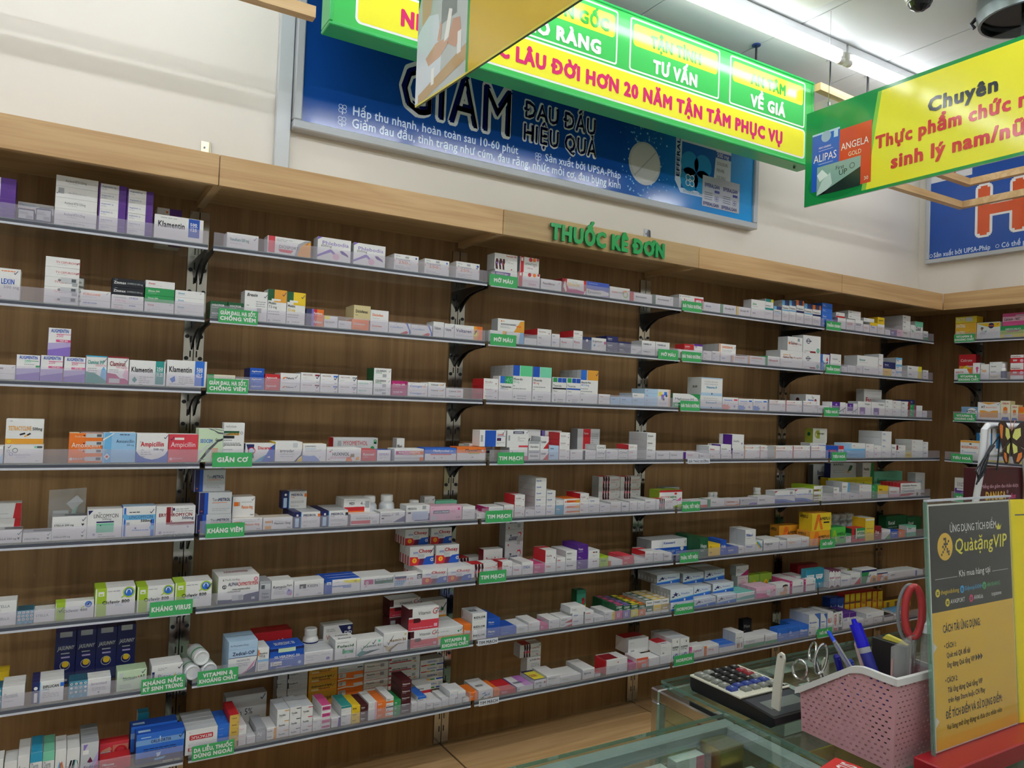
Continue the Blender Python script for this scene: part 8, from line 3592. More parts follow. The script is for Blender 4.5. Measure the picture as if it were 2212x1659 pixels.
flat(mb, [(.02, .03), (.30, .09), (.30, .045), (.06, .006), (.02, .006)], fr, hx('b8996e'), .0008)
rect(mb, fr, .10, .035, .118, .085, hx('efefea'), .0011)
rect(mb, fr, .25, .075, .272, .14, hx('e4e3de'), .0011)
rect(mb, fr, .15, .20, .24, .27, hx('7d8583'), .0006)
put(mb, 'printed_photo', M_SIGN)
mb = MB()
mb.text('đường hô hấp', fr, hx('cc4a4c'), .075, .47, .165, bold=.07, n=.0012, shear=.05)
mb.text('chuyên', fr, hx('cc4a4c'), .075, .26, .285, bold=.07, n=.0012)
put(mb, 'lettering', M_SIGN)
for u in (.14, 1.10):
    p0 = fr(u, .40, -.0035)
    mb = MB(); mb.lathe([(.0012, p0[2]), (.0012, 3.1995)], p0[0], p0[1], 'lg', 6); put(mb, 'wire', M_CHROME)

# clear panel with raised green letters on the fascia
ac = thing('letter_sign', 'clear acrylic panel with raised green letters on the fascia board', 'sign', (1.49, FY - .005, 2.1))
put = at0(ac)
mb = MB(); mb.cbox(1.003, 1.984, FY - .0085, FY - .0012, FZ0 - .001, FZ1 + .001, 'w', ch=.0008); put(mb, 'clear_panel', M_ACRYL)
fr = frame_y(0, FY - .0088, 0)
txt = 'THUỐC KÊ ĐƠN'
W0 = text_geom(txt, .09)[2]; sx = .585 / W0; x = 1.205
for ch in txt:
    a = glyph(ch)[2] + .09 * 1.3
    if ch != ' ':
        mb = MB()
        mb.text(ch, fr, hx('1f9a54'), .056, x, 2.116, width=max(.001, text_geom(ch, .09)[2] * sx), bold=.09, n=.009, depth=.0088, side=hx('17803f'))
        put(mb, 'letter', M_PLASTIC)
    x += a * sx

# brackets that tie the fascia to the wall, seen above it
for x, lab in ((.008, 'small cream wall bracket above the first fascia board'), (2.008, 'small metal wall bracket above the green lettering')):
    mb = MB()
    mb.cbox(x - .014, x + .014, -.003, -.0005, 2.300, 2.342, hx('c9c2a6') if x < 1 else 'gr', ch=.0006)
    mb.prism([(-.0032, 2.300), (-.0032, 2.342), (-.014, 2.335), (-.018, 2.300)], lambda u, v, n, x=x: (x + .014 - n, u, v), .002, hx('b7b096') if x < 1 else 'dkg')
    mb.lathe([(.0035, 0), (.0035, .002)], 0, 0, 'dkg', 10, axis=((x - .002, -.0031, 2.32), (0, -1, 0)))
    tag(mb.build('wall_bracket', M_METAL), lab, 'bracket')

# timber frames hung from the ceiling
def timber(nm, label, bars, rods, w=.034):
    c = bars[0][0]
    t = thing(nm, label, 'ceiling frame', c)
    put = at0(t)
    for p, q in bars:
        p, q = Vector(p), Vector(q)
        d = (q - p).normalized(); sdv = Vector((-d.y, d.x, 0)) * (w / 2)
        mb = MB()
        cs = [p - sdv, q - sdv, q + sdv, p + sdv]
        h = Vector((0, 0, .036))
        v = [tuple(c) for c in cs] + [tuple(c + h) for c in cs]
        mb.add(v, [(3, 2, 1, 0), (4, 5, 6, 7), (0, 1, 5, 4), (1, 2, 6, 5), (2, 3, 7, 6), (3, 0, 4, 7)], C3('tan'))
        put(mb, 'timber_bar', M_PINE)
    for x, y, z0 in rods:
        mb = MB(); mb.lathe([(.004, z0), (.004, 3.1945)], x, y, 'k', 8); mb.lathe([(.017, 3.1945), (.019, 3.1995)], x, y, 'lg', 14)
        put(mb, 'hanging_rod', M_PLASTIC)
timber('timber_frame', 'single pale timber bar hung before the duct at the upper corner', [((-2.2, -.45, 2.650), (.243, -.45, 2.650))], [(-.6, -.45, 2.687), (-1.9, -.45, 2.687)])
timber('timber_frame', 'short pale timber bar close under the ceiling behind the yellow panel', [((2.66, -.45, 3.03), (3.30, -.45, 3.01))], [(3.05, -.45, 3.055), (2.75, -.45, 3.067)])
timber('timber_frame', 'lower pale timber corner hung before the orange lettered poster', [((2.75, -.47, 2.662), (3.905, -.47, 2.662)), ((3.888, -.488, 2.662), (3.888, -2.2, 2.662))], [(3.0, -.481, 2.699), (3.899, -1.9, 2.699)])
timber('timber_frame', 'upper pale timber corner hung before the orange lettered poster', [((3.30, -.52, 2.775), (3.885, -.52, 2.775)), ((3.868, -.538, 2.775), (3.868, -2.2, 2.775))], [(3.45, -.52, 2.812), (3.868, -1.4, 2.812)])

# security camera
cv = thing('security_camera', 'white dome security camera with black lens bubble on the ceiling', 'camera', (2.517, -1.034, 3.2))
put = at0(cv)
mb = MB(); mb.lathe([(.058, 3.1995), (.058, 3.178), (.05, 3.165)], 2.517, -1.034, hx('dfe2e2'), 22); put(mb, 'housing', M_PLASTIC, smooth=True)
mb = MB(); mb.lathe([(.046, 3.166), (.045, 3.152), (.036, 3.135), (.02, 3.124), (.004, 3.121)], 2.517, -1.034, hx('0c0d0f'), 22); put(mb, 'lens_bubble', M_SIGN, smooth=True)
mb = MB(); mb.tube([(2.517 + .047 * math.cos(a), -1.034 + .047 * math.sin(a), 3.157) for a in np.linspace(0, 2 * math.pi, 24, endpoint=False)], .003, 'w', 6, closed=True); put(mb, 'ring', M_PLASTIC)

# ceiling fan
fx, fy = 2.87, -1.26
fn = thing('ceiling_fan', 'ceiling fan with silver drum mount and white wire guard, upper corner', 'fan', (fx, fy, 3.2))
put = at0(fn)
mb = MB(); mb.lathe([(.17, 3.1995), (.172, 3.14), (.165, 3.095), (.155, 3.094)], fx, fy, hx('9aa3a6'), 32, cap=False); put(mb, 'drum', M_METAL, smooth=True)
mb = MB(); mb.lathe([(.154, 3.12), (.10, 3.135), (.02, 3.14)], fx, fy, hx('17181c'), 32); put(mb, 'dark_bowl', M_CHROME, smooth=True)
for k in range(4):
    a = math.radians(20 + 90 * k)
    mb = MB(); mb.tube([(fx + .172 * math.cos(a), fy + .172 * math.sin(a), 3.15), (fx + .19 * math.cos(a), fy + .19 * math.sin(a), 3.13), (fx + .178 * math.cos(a), fy + .178 * math.sin(a), 3.11)], .008, 'k', 7); put(mb, 'clip', M_PLASTIC)
mb = MB(); mb.lathe([(.016, 3.12), (.016, 2.99)], fx, fy, 'k', 10); put(mb, 'stem', M_PLASTIC)
T1 = Matrix.Translation((fx - .03, fy, 2.93)) @ Matrix.Rotation(math.radians(-8), 4, 'Y')
tp = lambda x, y, z: tuple(T1 @ Vector((x, y, z)))
mb = MB(); mb.lathe([(.07, -.05), (.085, 0), (.07, .06), (.03, .075)], 0, 0, hx('8d93a0'), 20, axis=(tp(0, 0, 0), T1.to_3x3() @ Vector((0, 0, 1)))); put(mb, 'motor', M_PLASTIC, smooth=True)
for z, r in ((.0, .235), (.03, .15), (-.05, .15)):
    mb = MB(); mb.tube([tp(r * math.cos(a), r * math.sin(a), z) for a in np.linspace(0, 2 * math.pi, 48, endpoint=False)], .007 if r > .2 else .002, hx('d5dcd8'), 8, closed=True); put(mb, 'guard_ring', M_PLASTIC, smooth=True)
mb = MB()
for k in range(44):
    a = 2 * math.pi * k / 44
    for zz in (1, -1):
        mb.tube([tp(.232 * math.cos(a), .232 * math.sin(a), 0), tp(.15 * math.cos(a + .1), .15 * math.sin(a + .1), .03 if zz > 0 else -.05), tp(.06 * math.cos(a + .2), .06 * math.sin(a + .2), .05 if zz > 0 else -.07)], .0013, hx('dfe5e2'), 4)
put(mb, 'guard_wires', M_PLASTIC, kind='stuff')
for k in range(3):
    a = 2 * math.pi * k / 3
    mb = MB(); mb.prism([(.07, -.02), (.13, -.06), (.20, -.05), (.215, .0), (.17, .05), (.07, .03)], lambda u, v, n, a=a: tp(u * math.cos(a) - v * math.sin(a), u * math.sin(a) + v * math.cos(a), .01 + .25 * v + n), .003, hx('9aa6b8')); put(mb, 'blade', M_PLASTIC)

# round-cornered ceiling cover
mb = MB(); mb.prism(rrect(2.0, -1.06, 2.275, -.70, .06, 6), lambda u, v, n: (u, v, 3.1995 + n), .012, hx('e6e8e4'))
o = mb.build('ceiling_cover', M_PLASTIC); tag(o, 'flat white round-cornered cover on the ceiling beside the tube', 'cover')
# ---------------------------------------------------------------- glass counters in the foreground and what stands on them
def counter(label, x0, x1, y0, y1, zt, post, over):
    t = thing('glass_counter', label, 'counter', ((x0 + x1) / 2, (y0 + y1) / 2, FLOOR_Z))
    put = at0(t)
    mb = MB(); mb.cbox(x0, x1, y0, y1, zt - .01, zt, 'w', ch=.0015); o = put(mb, 'top_glass', M_COUNTER)
    mb = MB()
    e = .0012
    for (a0, a1, b0, b1) in ((x0, x1, y1 - e, y1 + .0004), (x0 - .0004, x0 + e, y0, y1), (x0, x1, y0 - .0004, y0 + e), (x1 - e, x1 + .0004, y0, y1)):
        mb.box(a0, a1, b0, b1, zt - .009, zt - .001, 'w')
    put(mb, 'polished_edge', M_GLASS_EDGE)
    fx0, fx1, fy0, fy1 = x0 + over[0], x1 - over[1], y0 + over[2], y1 - over[3]
    w = .034; zb = zt - .0105
    for a0, a1, b0, b1, nm in ((fx0, fx1, fy1 - w, fy1, 0), (fx0, fx1, fy0, fy0 + w, 0), (fx0, fx0 + w, fy0 + w + .0005, fy1 - w - .0005, 0), (fx1 - w, fx1, fy0 + w + .0005, fy1 - w - .0005, 0)):
        mb = MB(); mb.cbox(a0, a1, b0, b1, zb - .034, zb, hx('cfd3d2'), ch=.004); put(mb, 'top_bar', post)
    for a in (fx0, fx1 - w):
        for b in (fy0, fy1 - w):
            mb = MB(); mb.cbox(a + .001, a + w - .001, b + .001, b + w - .001, FLOOR_Z + .0005, zb - .0345, hx('cfd3d2'), ch=.005); put(mb, 'post', post)
    for z in (zt - .17, zt - .52):
        mb = MB(); mb.box(fx0 + w, fx1 - w, fy0 + .012, fy1 - .012, z - .006, z, 'w'); put(mb, 'inner_shelf', M_COUNTER)
        mb = MB(); mb.box(fx0 + w, fx1 - w, fy1 - .0119, fy1 - .011, z - .006, z, 'w'); put(mb, 'shelf_edge', M_GLASS_EDGE)
    mb = MB(); mb.box(fx0 + w, fx1 - w, fy1 - .010, fy1 - .006, FLOOR_Z + .06, zb - .036, 'w'); put(mb, 'back_glass', M_COUNTER)
    mb = MB(); mb.box(fx0 + w, fx1 - w, fy0 + .004, fy0 + .008, FLOOR_Z + .06, zb - .036, 'w'); put(mb, 'front_glass', M_COUNTER)
    mb = MB(); mb.box(fx0 + .006, fx0 + .010, fy0 + w, fy1 - w, FLOOR_Z + .06, zb - .036, 'w'); put(mb, 'side_glass', M_COUNTER)
    return t
Z2, Z1 = .70, .72
counter('glass topped counter with chrome frame, calculator and basket on it', 1.13, 3.6, -2.02, -1.152, Z2, M_CHROME, (-.044, .02, .02, .004))
counter('empty-topped glass counter in front, polished green edges meeting at its corner', .12, 1.082, -2.2, -1.437, Z1, M_ALU, (.004, .004, .02, .004))

# goods inside the counters
def pack(nm, label, cat, x0, x1, y0, y1, z0, z1, cols, dec='', rot=0, m=None, side=None):
    w, d, h = x1 - x0, y1 - y0, z1 - z0
    mb = MB(); c = [colr(q, None) for q in cols.split('/')]
    mb.cbox(0, w, 0, d, 0, h, c[0], cols=dict(left=c[1], right=c[1], top=c[2], bottom=c[0], back=c[0]), ch=.0008)
    o = mb.build(nm, m or M_CARD)
    pb = MB()
    if dec:
        print_face(pb, dec, lambda u, v, n: (u, -n, v), w, h, None, 'f')
        print_face(pb, dec, lambda u, v, n: (-n, d - u, v), d, h, None, 's')
        print_face(pb, dec, lambda u, v, n: (u, v, h + n), w, d, None, 't')
        pb.build('printed_panels', M_CARD, o)
    o.location = (x0, y0, z0); o.rotation_euler = (0, 0, math.radians(rot))
    return tag(o, label, cat, 'goods inside the glass counters')
zs1, zs2 = Z1 - .17 + .0003, Z2 - .17 + .0003
pack('gold_carton', 'tall metallic gold carton inside the front glass counter', 'box', .955, 1.03, -1.545, -1.48, zs1, zs1 + .145, 'gold/gold/hxd2cb9a', 's.T .2 .75 .1 brn w.5|LACTOMAX;s.G .15 .6 .7 8 brn', m=M_METAL)
pack('syrup_carton', 'white and green cough syrup carton with oval name inside the front counter', 'box', .965, 1.04, -1.66, -1.56, zs1, zs1 + .10, 'w/lg/w', 's.O .5 .6 .4 gr;s.T .1 .5 .2 k b w.8|Hederix;t.R 0 .3 1 .7 g;t.C .5 .8 .12 lime', 0)
pack('syrup_carton', 'cream carton with green ring on top inside the front counter', 'box', .975, 1.045, -1.80, -1.69, zs1, zs1 + .09, 'w/lg/w', 't.O .6 .5 .3 mint;t.C .6 .5 .12 g;s.T .1 .5 .14 dkg w.6|siro', 0)
pack('black_case', 'flat black case with raised rim inside the front counter', 'case', .74, .90, -1.80, -1.58, zs1, zs1 + .035, 'k/k/hx2c2e30', 't.R .1 .1 .9 .9 k;t.R .14 .14 .86 .86 hx232527')
for i, (x, y, h, c, lab) in enumerate(((.24, -1.50, .10, 'lil', 'lilac edged'), (.36, -1.50, .11, 'b', 'blue edged'), (.49, -1.50, .10, 'g', 'green ringed'), (.62, -1.50, .115, 'plum', 'plum edged'), (.75, -1.50, .11, 'gr', 'grey edged'), (.86, -1.50, .12, 'red2', 'red labelled'))):
    pack('medicine_carton', f'white {lab} carton in the back row inside the front counter', 'medicine box', x, x + .09, y, y + .03, zs1, zs1 + h, 'w/lg/w', f'R 0 0 .3 .4 {c};R .7 .6 1 1 {c};T .1 .6 .14 {c} w.6|Siro;G .2 .4 .5 3 gr')
pack('medicine_carton', 'white carton with rose label inside the counter under the calculator', 'medicine box', 1.19, 1.27, -1.30, -1.24, zs2, zs2 + .09, 'w/w/w', 's.R 0 .4 .5 .9 red2;T .1 .6 .14 r w.6|CENTIVIT;G .2 .4 .5 3 gr;t.R .2 .2 .8 .8 lp')
pack('medicine_carton', 'white carton with brown print inside the far glass counter', 'medicine box', 1.48, 1.58, -1.30, -1.22, zs2, zs2 + .115, 'w/lg/w', 's.R 0 .1 .4 .5 brn;s.T .1 .7 .12 r w.7|DENVIT;T .1 .6 .14 r w.6|Denvit')
pack('medicine_carton', 'plain white carton inside the far glass counter', 'medicine box', 1.64, 1.74, -1.30, -1.22, zs2, zs2 + .10, 'w/lg/w', 's.G .1 .7 .7 4 gr;T .1 .6 .14 gr w.6|Vitamin')
pack('medicine_carton', 'white carton with peach end inside the far glass counter', 'medicine box', 1.80, 1.90, -1.30, -1.22, zs2, zs2 + .105, 'w/hxf0c2a0/w', 's.G .1 .7 .7 4 o;T .1 .6 .14 o w.6|Canxi')
# yellow tray under the glass
mb = MB()
for a0, a1, b0, b1, z0, z1 in ((0, .26, 0, .16, 0, .003), (0, .26, 0, .004, .0035, .07), (0, .26, .156, .16, .0035, .07), (0, .004, .0045, .1555, .0035, .07), (.256, .26, .0045, .1555, .0035, .07)):
    mb.box(a0, a1, b0, b1, z0, z1, hx('d6c22c'))
tr = mb.build('plastic_tray', M_PLASTIC); tr.location = (1.17, -1.66, zs2)
tag(tr, 'shallow yellow plastic tray on the shelf inside the counter below the basket', 'tray')

# red box with white lettering lying on the front counter
rb = pack('red_box', 'flat red box with white lettering lying on the front glass counter', 'box', .985, 1.075, -1.90, -1.80, Z1 + .0004, Z1 + .03, 'r/r/hxc92f2a', 't.T .2 .5 .3 w b w.7|SOCUS', 12)
rb.location = (.995, -1.88, Z1 + .0004)

# calculator
CZ = Z2 + .0004
cal = thing('calculator', 'large cream and black desk calculator with domed keys on the glass counter', 'calculator', (1.24, -1.38, Z2))
put = at0(cal)
mb = MB()
prof = [(-1.252, 0), (-1.52, 0), (-1.535, .012), (-1.53, .026), (-1.425, .036), (-1.245, .036), (-1.243, .012)]
mb.prism(prof, lambda u, v, n: (1.152 - n, u, CZ + v), .188, hx('191b1d')); put(mb, 'case', M_PLASTIC)
mb = MB(); mb.cbox(1.150, 1.342, -1.424, -1.243, CZ + .0363, CZ + .0415, hx('dcd8c4'), ch=.0012); put(mb, 'key_plate', M_PLASTIC)
mb = MB(); mb.quad((1.160, -1.431, CZ + .0362), (1.332, -1.431, CZ + .0362), (1.332, -1.522, CZ + .0276), (1.160, -1.522, CZ + .0276), hx('3a3e42')); put(mb, 'display', M_SIGN)
mb = MB(); mb.quad((1.185, -1.455, CZ + .0344), (1.315, -1.455, CZ + .0344), (1.315, -1.495, CZ + .0306), (1.185, -1.495, CZ + .0306), hx('6e756f')); put(mb, 'screen', M_SIGN)
KC = dict(g=hx('7d8078'), k=hx('17181a'), b=hx('33468c'), r=hx('8f2a34'))
grid = [('g2', 'g', 'g', 'g', 'b', None), ('g', 'k', 'k', 'k', 'b', 'g'), ('k', 'k', 'k', 'k', 'b', 'g'), ('k', 'k', 'k', 'k', 'b', 'g'), ('k', 'r', 'r', 'g', 'b', 'g')]
kmesh = {}
for i, col in enumerate(grid):
    for j, c in enumerate(col):
        if c is None: continue
        L2 = .0195 * (1.0)
        if c not in kmesh:
            mb = MB()
            ww, dd = .0255, .0205 * (1.6 if c == 'g2' else 1)
            cc = KC[c[0]]
            b = [(-ww / 2, -dd / 2, 0), (ww / 2, -dd / 2, 0), (ww / 2, dd / 2, 0), (-ww / 2, dd / 2, 0)]
            tq = [(x * .8, y * .76, .0085) for x, y, _ in b]; md = [(x * .97, y * .97, .0055) for x, y, _ in b]
            v = b + md + tq
            mb.add(v, [(0, 1, 5, 4), (1, 2, 6, 5), (2, 3, 7, 6), (3, 0, 4, 7), (4, 5, 9, 8), (5, 6, 10, 9), (6, 7, 11, 10), (7, 4, 8, 11), (8, 9, 10, 11)], cc)
            kmesh[c] = mb.mesh('key', M_PLASTIC)
        k = link('key', kmesh[c])
        child_of(k, cal)
        k.location = (1.170 + .0335 * i - (0), -1.262 - .0265 * j - (.006 if c == 'g2' else 0) - (.0095 if i == 0 and j else 0), CZ + .0417)
        pb = MB(); pb.text({'k': '0123456789'[(3 * i + j) % 10], 'b': '+', 'g': '%', 'r': 'C'}[c[0]], lambda u, v, n: (v, -u, .0087 + n), 'w', .0075, -.002, -.004, bold=.08)
        q = pb.build('key_legend', M_CARD, k)
for y, x in ((-1.408, 1.29), (-1.416, 1.33)):
    mb = MB(); mb.cbox(x - .012, x + .012, y - .002, y + .002, CZ + .0416, CZ + .0424, 'k', ch=.0003); mb.cbox(x - .012, x - .005, y - .003, y + .003, CZ + .0425, CZ + .046, 'k', ch=.0005)
    put(mb, 'slide_switch', M_PLASTIC)

# pink basket
bk = thing('basket', 'pink woven plastic basket with white rim holding pens and scissors', 'basket', (1.28, -1.7, Z2))
put = at0(bk)
BX0, BX1, BY0, BY1 = 1.206, 1.372, -1.808, -1.553
PK = hx('d6a0a6')
def rimz(y):
    t = (y - BY0) / (BY1 - BY0)          # 0 at the near end
    pts = [(0, .203), (.12, .203), (.30, .205), (.42, .198), (1.0, .098)]
    for (a, za), (b, zb) in zip(pts, pts[1:]):
        if t <= b: return Z2 + za + (zb - za) * (t - a) / (b - a)
    return Z2 + pts[-1][1]
def weave(place, L2, ztop, nm):
    mb = MB()
    r = .0118; nrow = 18; hh = .0038; pitch = .0162; hw = .0068
    def cell(a0, a1, z0, z1, th=.0022):
        zt0, zt1 = ztop(a0), ztop(a1)
        if z0 >= min(zt0, zt1) - .001: return
        q0, q1 = min(z1, zt0), min(z1, zt1)
        o = [place(a0, 0, z0), place(a1, 0, z0), place(a1, 0, q1), place(a0, 0, q0)]
        i2 = [place(a0, th, z0), place(a1, th, z0), place(a1, th, q1), place(a0, th, q0)]
        mb.add(o + i2, [(0, 1, 2, 3), (7, 6, 5, 4), (0, 4, 5, 1), (1, 5, 6, 2), (2, 6, 7, 3), (3, 7, 4, 0)], PK)
    z = Z2 + .0005
    n = int(L2 / pitch) + 1
    for k in range(nrow):
        z0 = z + k * r
        if z0 > Z2 + .21: break
        m = 12
        for s in range(m):
            cell(L2 * s / m, L2 * (s + 1) / m, z0, z0 + r - hh)
        off = (k % 2) * pitch / 2
        prev = 0
        for s in range(n + 1):
            h0 = off + s * pitch + .004
            if h0 + hw > L2 - .004: break
            cell(prev, h0, z0 + r - hh, z0 + r); prev = h0 + hw
        cell(prev, L2, z0 + r - hh, z0 + r)
    put(mb, nm, M_PLASTIC, kind='stuff')
tp2 = .92
def taper(x, y, z):
    k = tp2 + (1 - tp2) * (z - Z2) / .2
    cx, cy = (BX0 + BX1) / 2, (BY0 + BY1) / 2
    return (cx + (x - cx) * k, cy + (y - cy) * k, z)
weave(lambda a, d, z: taper(BX0 + d, BY1 - a, z), BY1 - BY0, lambda a: rimz(BY1 - a), 'woven_side')
weave(lambda a, d, z: taper(BX1 - d, BY1 - a, z), BY1 - BY0, lambda a: rimz(BY1 - a), 'woven_side')
weave(lambda a, d, z: taper(BX0 + .0024 + a, BY0 + d, z), BX1 - BX0 - .0048, lambda a: rimz(BY0), 'woven_end')
weave(lambda a, d, z: taper(BX0 + .0024 + a, BY1 - d, z), BX1 - BX0 - .0048, lambda a: rimz(BY1), 'woven_end')
mb = MB(); p = [taper(x, y, Z2) for x, y in ((BX0 + .003, BY0 + .003), (BX1 - .003, BY0 + .003), (BX1 - .003, BY1 - .003), (BX0 + .003, BY1 - .003))]
mb.add([(a, b, Z2 + .0006) for a, b, c in p] + [(a, b, Z2 + .003) for a, b, c in p], [(3, 2, 1, 0), (4, 5, 6, 7)], PK); put(mb, 'base', M_PLASTIC)
rim = []
ys_ = [BY1 + (BY0 - BY1) * s / 16 for s in range(17)]
for y in ys_: rim.append((BX0 - .001, y, rimz(y)))
for s in range(1, 5): rim.append((BX0 + (BX1 - BX0) * s / 5, BY0 - .001, rimz(BY0)))
for y in ys_[::-1]: rim.append((BX1 + .001, y, rimz(y)))
for s in range(1, 5): rim.append((BX1 - (BX1 - BX0) * s / 5, BY1 + .001, rimz(BY1)))
mb = MB()
m = len(rim)
for i in range(m):
    j = (i + 1) % m
    def sec(p):
        cx, cy = (BX0 + BX1) / 2, (BY0 + BY1) / 2
        v = Vector((p[0] - cx, p[1] - cy, 0)); ax = .004
        ox = ax if p[0] > cx else -ax; oy = ax if p[1] > cy else -ax
        ex = 1 if abs(p[0] - BX0) < .01 or abs(p[0] - BX1) < .01 else 0
        ey = 1 if abs(p[1] - BY0) < .01 or abs(p[1] - BY1) < .01 else 0
        o = (p[0] + ox * ex, p[1] + oy * ey); q = (p[0] - ox * ex * .9, p[1] - oy * ey * .9)
        return [(o[0], o[1], p[2] - .011), (o[0], o[1], p[2] + .004), (q[0], q[1], p[2] + .005), (q[0], q[1], p[2] - .004)]
    A, B = sec(rim[i]), sec(rim[j])
    for k in range(4):
        k2 = (k + 1) % 4
        mb.add([A[k], B[k], B[k2], A[k2]], [(0, 1, 2, 3)], hx('e6e4e0'))
put(mb, 'rim', M_PLASTIC)

# things in the basket
def rod(nm, label, cat, segs, m=None, extra=None):
    # segs: (part, [(point, radius)...], colour)
    t = thing(nm, label, cat, segs[0][1][0][0])
    put = at0(t)
    for part_nm, pts, col, mm in segs:
        mb = MB(); mb.tube([p for p, r in pts], [r for p, r in pts], col, 14); put(mb, part_nm, mm, smooth=True)
    return t
V3 = Vector
def lerp(a, b, t): return tuple(V3(a) * (1 - t) + V3(b) * t)
a, b = (1.252, -1.668, .995), (1.262, -1.755, .800)
L3 = lambda t: lerp(a, b, t)
rod('marker', 'thick blue marker standing cap up in the pink basket', 'pen', [
    ('cap', [(L3(0), .004), (L3(.002), .0055), (L3(.05), .0065), (L3(.055), .0135), (L3(.30), .0145), (L3(.305), .012)], hx('1410c8'), M_PLASTIC),
    ('band', [(L3(.30), .0135), (L3(.36), .0135)], 'gr', M_PLASTIC),
    ('barrel', [(L3(.36), .0136), (L3(.98), .0136), (L3(1), .012)], hx('2a2f8a'), M_PLASTIC)])
a, b = (1.243, -1.608, .951), (1.262, -1.73, .79)
L3 = lambda t: lerp(a, b, t)
t = rod('clear_pen', 'clear barrelled blue ballpoint pen leaning in the pink basket', 'pen', [
    ('push_button', [(L3(0), .0042), (L3(.14), .0048), (L3(.145), .003)], hx('1d4fe0'), M_PLASTIC),
    ('refill', [(L3(.14), .002), (L3(.95), .002)], hx('2022a8'), M_PLASTIC),
    ('barrel', [(L3(.12), .0052), (L3(.18), .0064), (L3(.9), .0064), (L3(1), .003)], 'w', M_BAG)])
mb = MB(); q0 = V3(L3(.16)) + V3((-.004, -.006, .004)); q1 = V3(L3(.55)) + V3((-.004, -.008, .006)); mb.tube([tuple(V3(L3(.16))), tuple(q0), tuple(q1)], .0022, 'lb', 6); at0(t)(mb, 'clip', M_BAG)
for i, (x, y, z, y2, lab, c1, c2) in enumerate(((1.262, -1.612, .893, -1.645, 'short navy blue capped pen beside the scissors in the basket', hx('14168c'), hx('20229c')), (1.29, -1.636, .885, -1.66, 'mid blue pen behind the clear pen in the basket', hx('1f3fae'), hx('2f62c8')), (1.285, -1.655, .935, -1.70, 'pale pink pen with clip in the basket', hx('e3c9c0'), hx('e0c4ba')))):
    a, b = (x + .008 * (i == 0), y, z), (x + .022, y2, .77)
    L3 = lambda t, a=a, b=b: lerp(a, b, t)
    t = rod('pen', lab, 'pen', [('cap', [(L3(0), .004), (L3(.05), .0085 if i == 0 else .0072), (L3(.4), .0085 if i == 0 else .0072)], c1, M_PLASTIC), ('barrel', [(L3(.4), .0065), (L3(1), .006)], c2, M_PLASTIC)])
    mb = MB(); mb.tube([lerp(a, b, .05), tuple(V3(lerp(a, b, .08)) + V3((-.004, -.009, 0))), tuple(V3(lerp(a, b, .38)) + V3((-.004, -.009, 0)))], .002, c1, 6); at0(t)(mb, 'clip', M_PLASTIC)
def loop(c, r1, r2, nrm, up, n=26):
    c, nrm, up = V3(c), V3(nrm).normalized(), V3(up).normalized()
    sd = nrm.cross(up).normalized(); up = sd.cross(nrm)
    return [tuple(c + sd * (r1 * math.cos(2 * math.pi * k / n)) + up * (r2 * math.sin(2 * math.pi * k / n))) for k in range(n)]
st = thing('scissors', 'steel scissors with two bare ring handles at the low end of the basket', 'scissors', (1.23, -1.56, .86))
put = at0(st)
mb = MB(); mb.tube(loop((1.222, -1.546, .842), .019, .023, (-1, -.1, .1), (0, -.2, 1)), .0032, 'lg', 8, closed=True); put(mb, 'ring_handle', M_CHROME, smooth=True)
mb = MB(); mb.tube(loop((1.243, -1.566, .889), .019, .023, (-.8, .5, .2), (0, .2, 1)), .0032, 'lg', 8, closed=True); put(mb, 'ring_handle', M_CHROME, smooth=True)
mb = MB(); mb.tube([(1.226, -1.565, .826), (1.24, -1.60, .79), (1.26, -1.64, .74)], [.0035, .0045, .002], 'lg', 8); put(mb, 'blade', M_CHROME, smooth=True)
mb = MB(); mb.tube([(1.246, -1.576, .868), (1.25, -1.605, .80), (1.262, -1.62, .74)], [.0035, .0045, .002], 'lg', 8); put(mb, 'blade', M_CHROME, smooth=True)
s2 = thing('scissors', 'second steel scissors with one long slanting ring handle in the basket', 'scissors', (1.23, -1.6, .88))
put = at0(s2)
mb = MB(); mb.tube(loop((1.232, -1.598, .882), .013, .036, (-.6, -.9, .1), (-.02, -.42, 1)), .0036, 'lg', 8, closed=True); put(mb, 'ring_handle', M_CHROME, smooth=True)
mb = MB(); mb.tube([(1.236, -1.612, .848), (1.252, -1.63, .79), (1.256, -1.645, .74)], [.004, .005, .002], 'lg', 8); put(mb, 'blade', M_CHROME, smooth=True)
kn = thing('cutter', 'cream plastic folding knife hanging over the low end of the basket', 'knife', (1.222, -1.505, .8))
put = at0(kn)
pts = [(-1.498, .868), (-1.507, .876), (-1.517, .873), (-1.520, .862), (-1.512, .80), (-1.507, .72), (-1.5, .708), (-1.489, .7045), (-1.483, .712), (-1.486, .78)]
mb = MB(); mb.prism([(-y, z) for y, z in pts], lambda u, v, n: (1.196 - n, -u, v), .006, hx('e2dfcf')); put(mb, 'handle', M_PLASTIC)
mb = MB(); mb.lathe([(.003, 0), (.003, .001)], 0, 0, 'gr', 10, axis=((1.1958, -1.510, .866), (-1, 0, 0))); put(mb, 'pivot', M_METAL)
k2 = thing('cutter', 'pale green plastic knife standing in the low end of the basket behind scissor rings', 'knife', (1.24, -1.575, .8))
put = at0(k2)
mb = MB(); mb.prism([(1.575, .74), (1.592, .74), (1.585, .868), (1.574, .872), (1.568, .86)], lambda u, v, n: (1.275 - n, -u, v), .005, hx('cfd6bf')); put(mb, 'handle', M_PLASTIC)
bx = thing('black_box', 'black box with yellow slip on top standing in the basket', 'box', (1.32, -1.73, .8))
put = at0(bx)
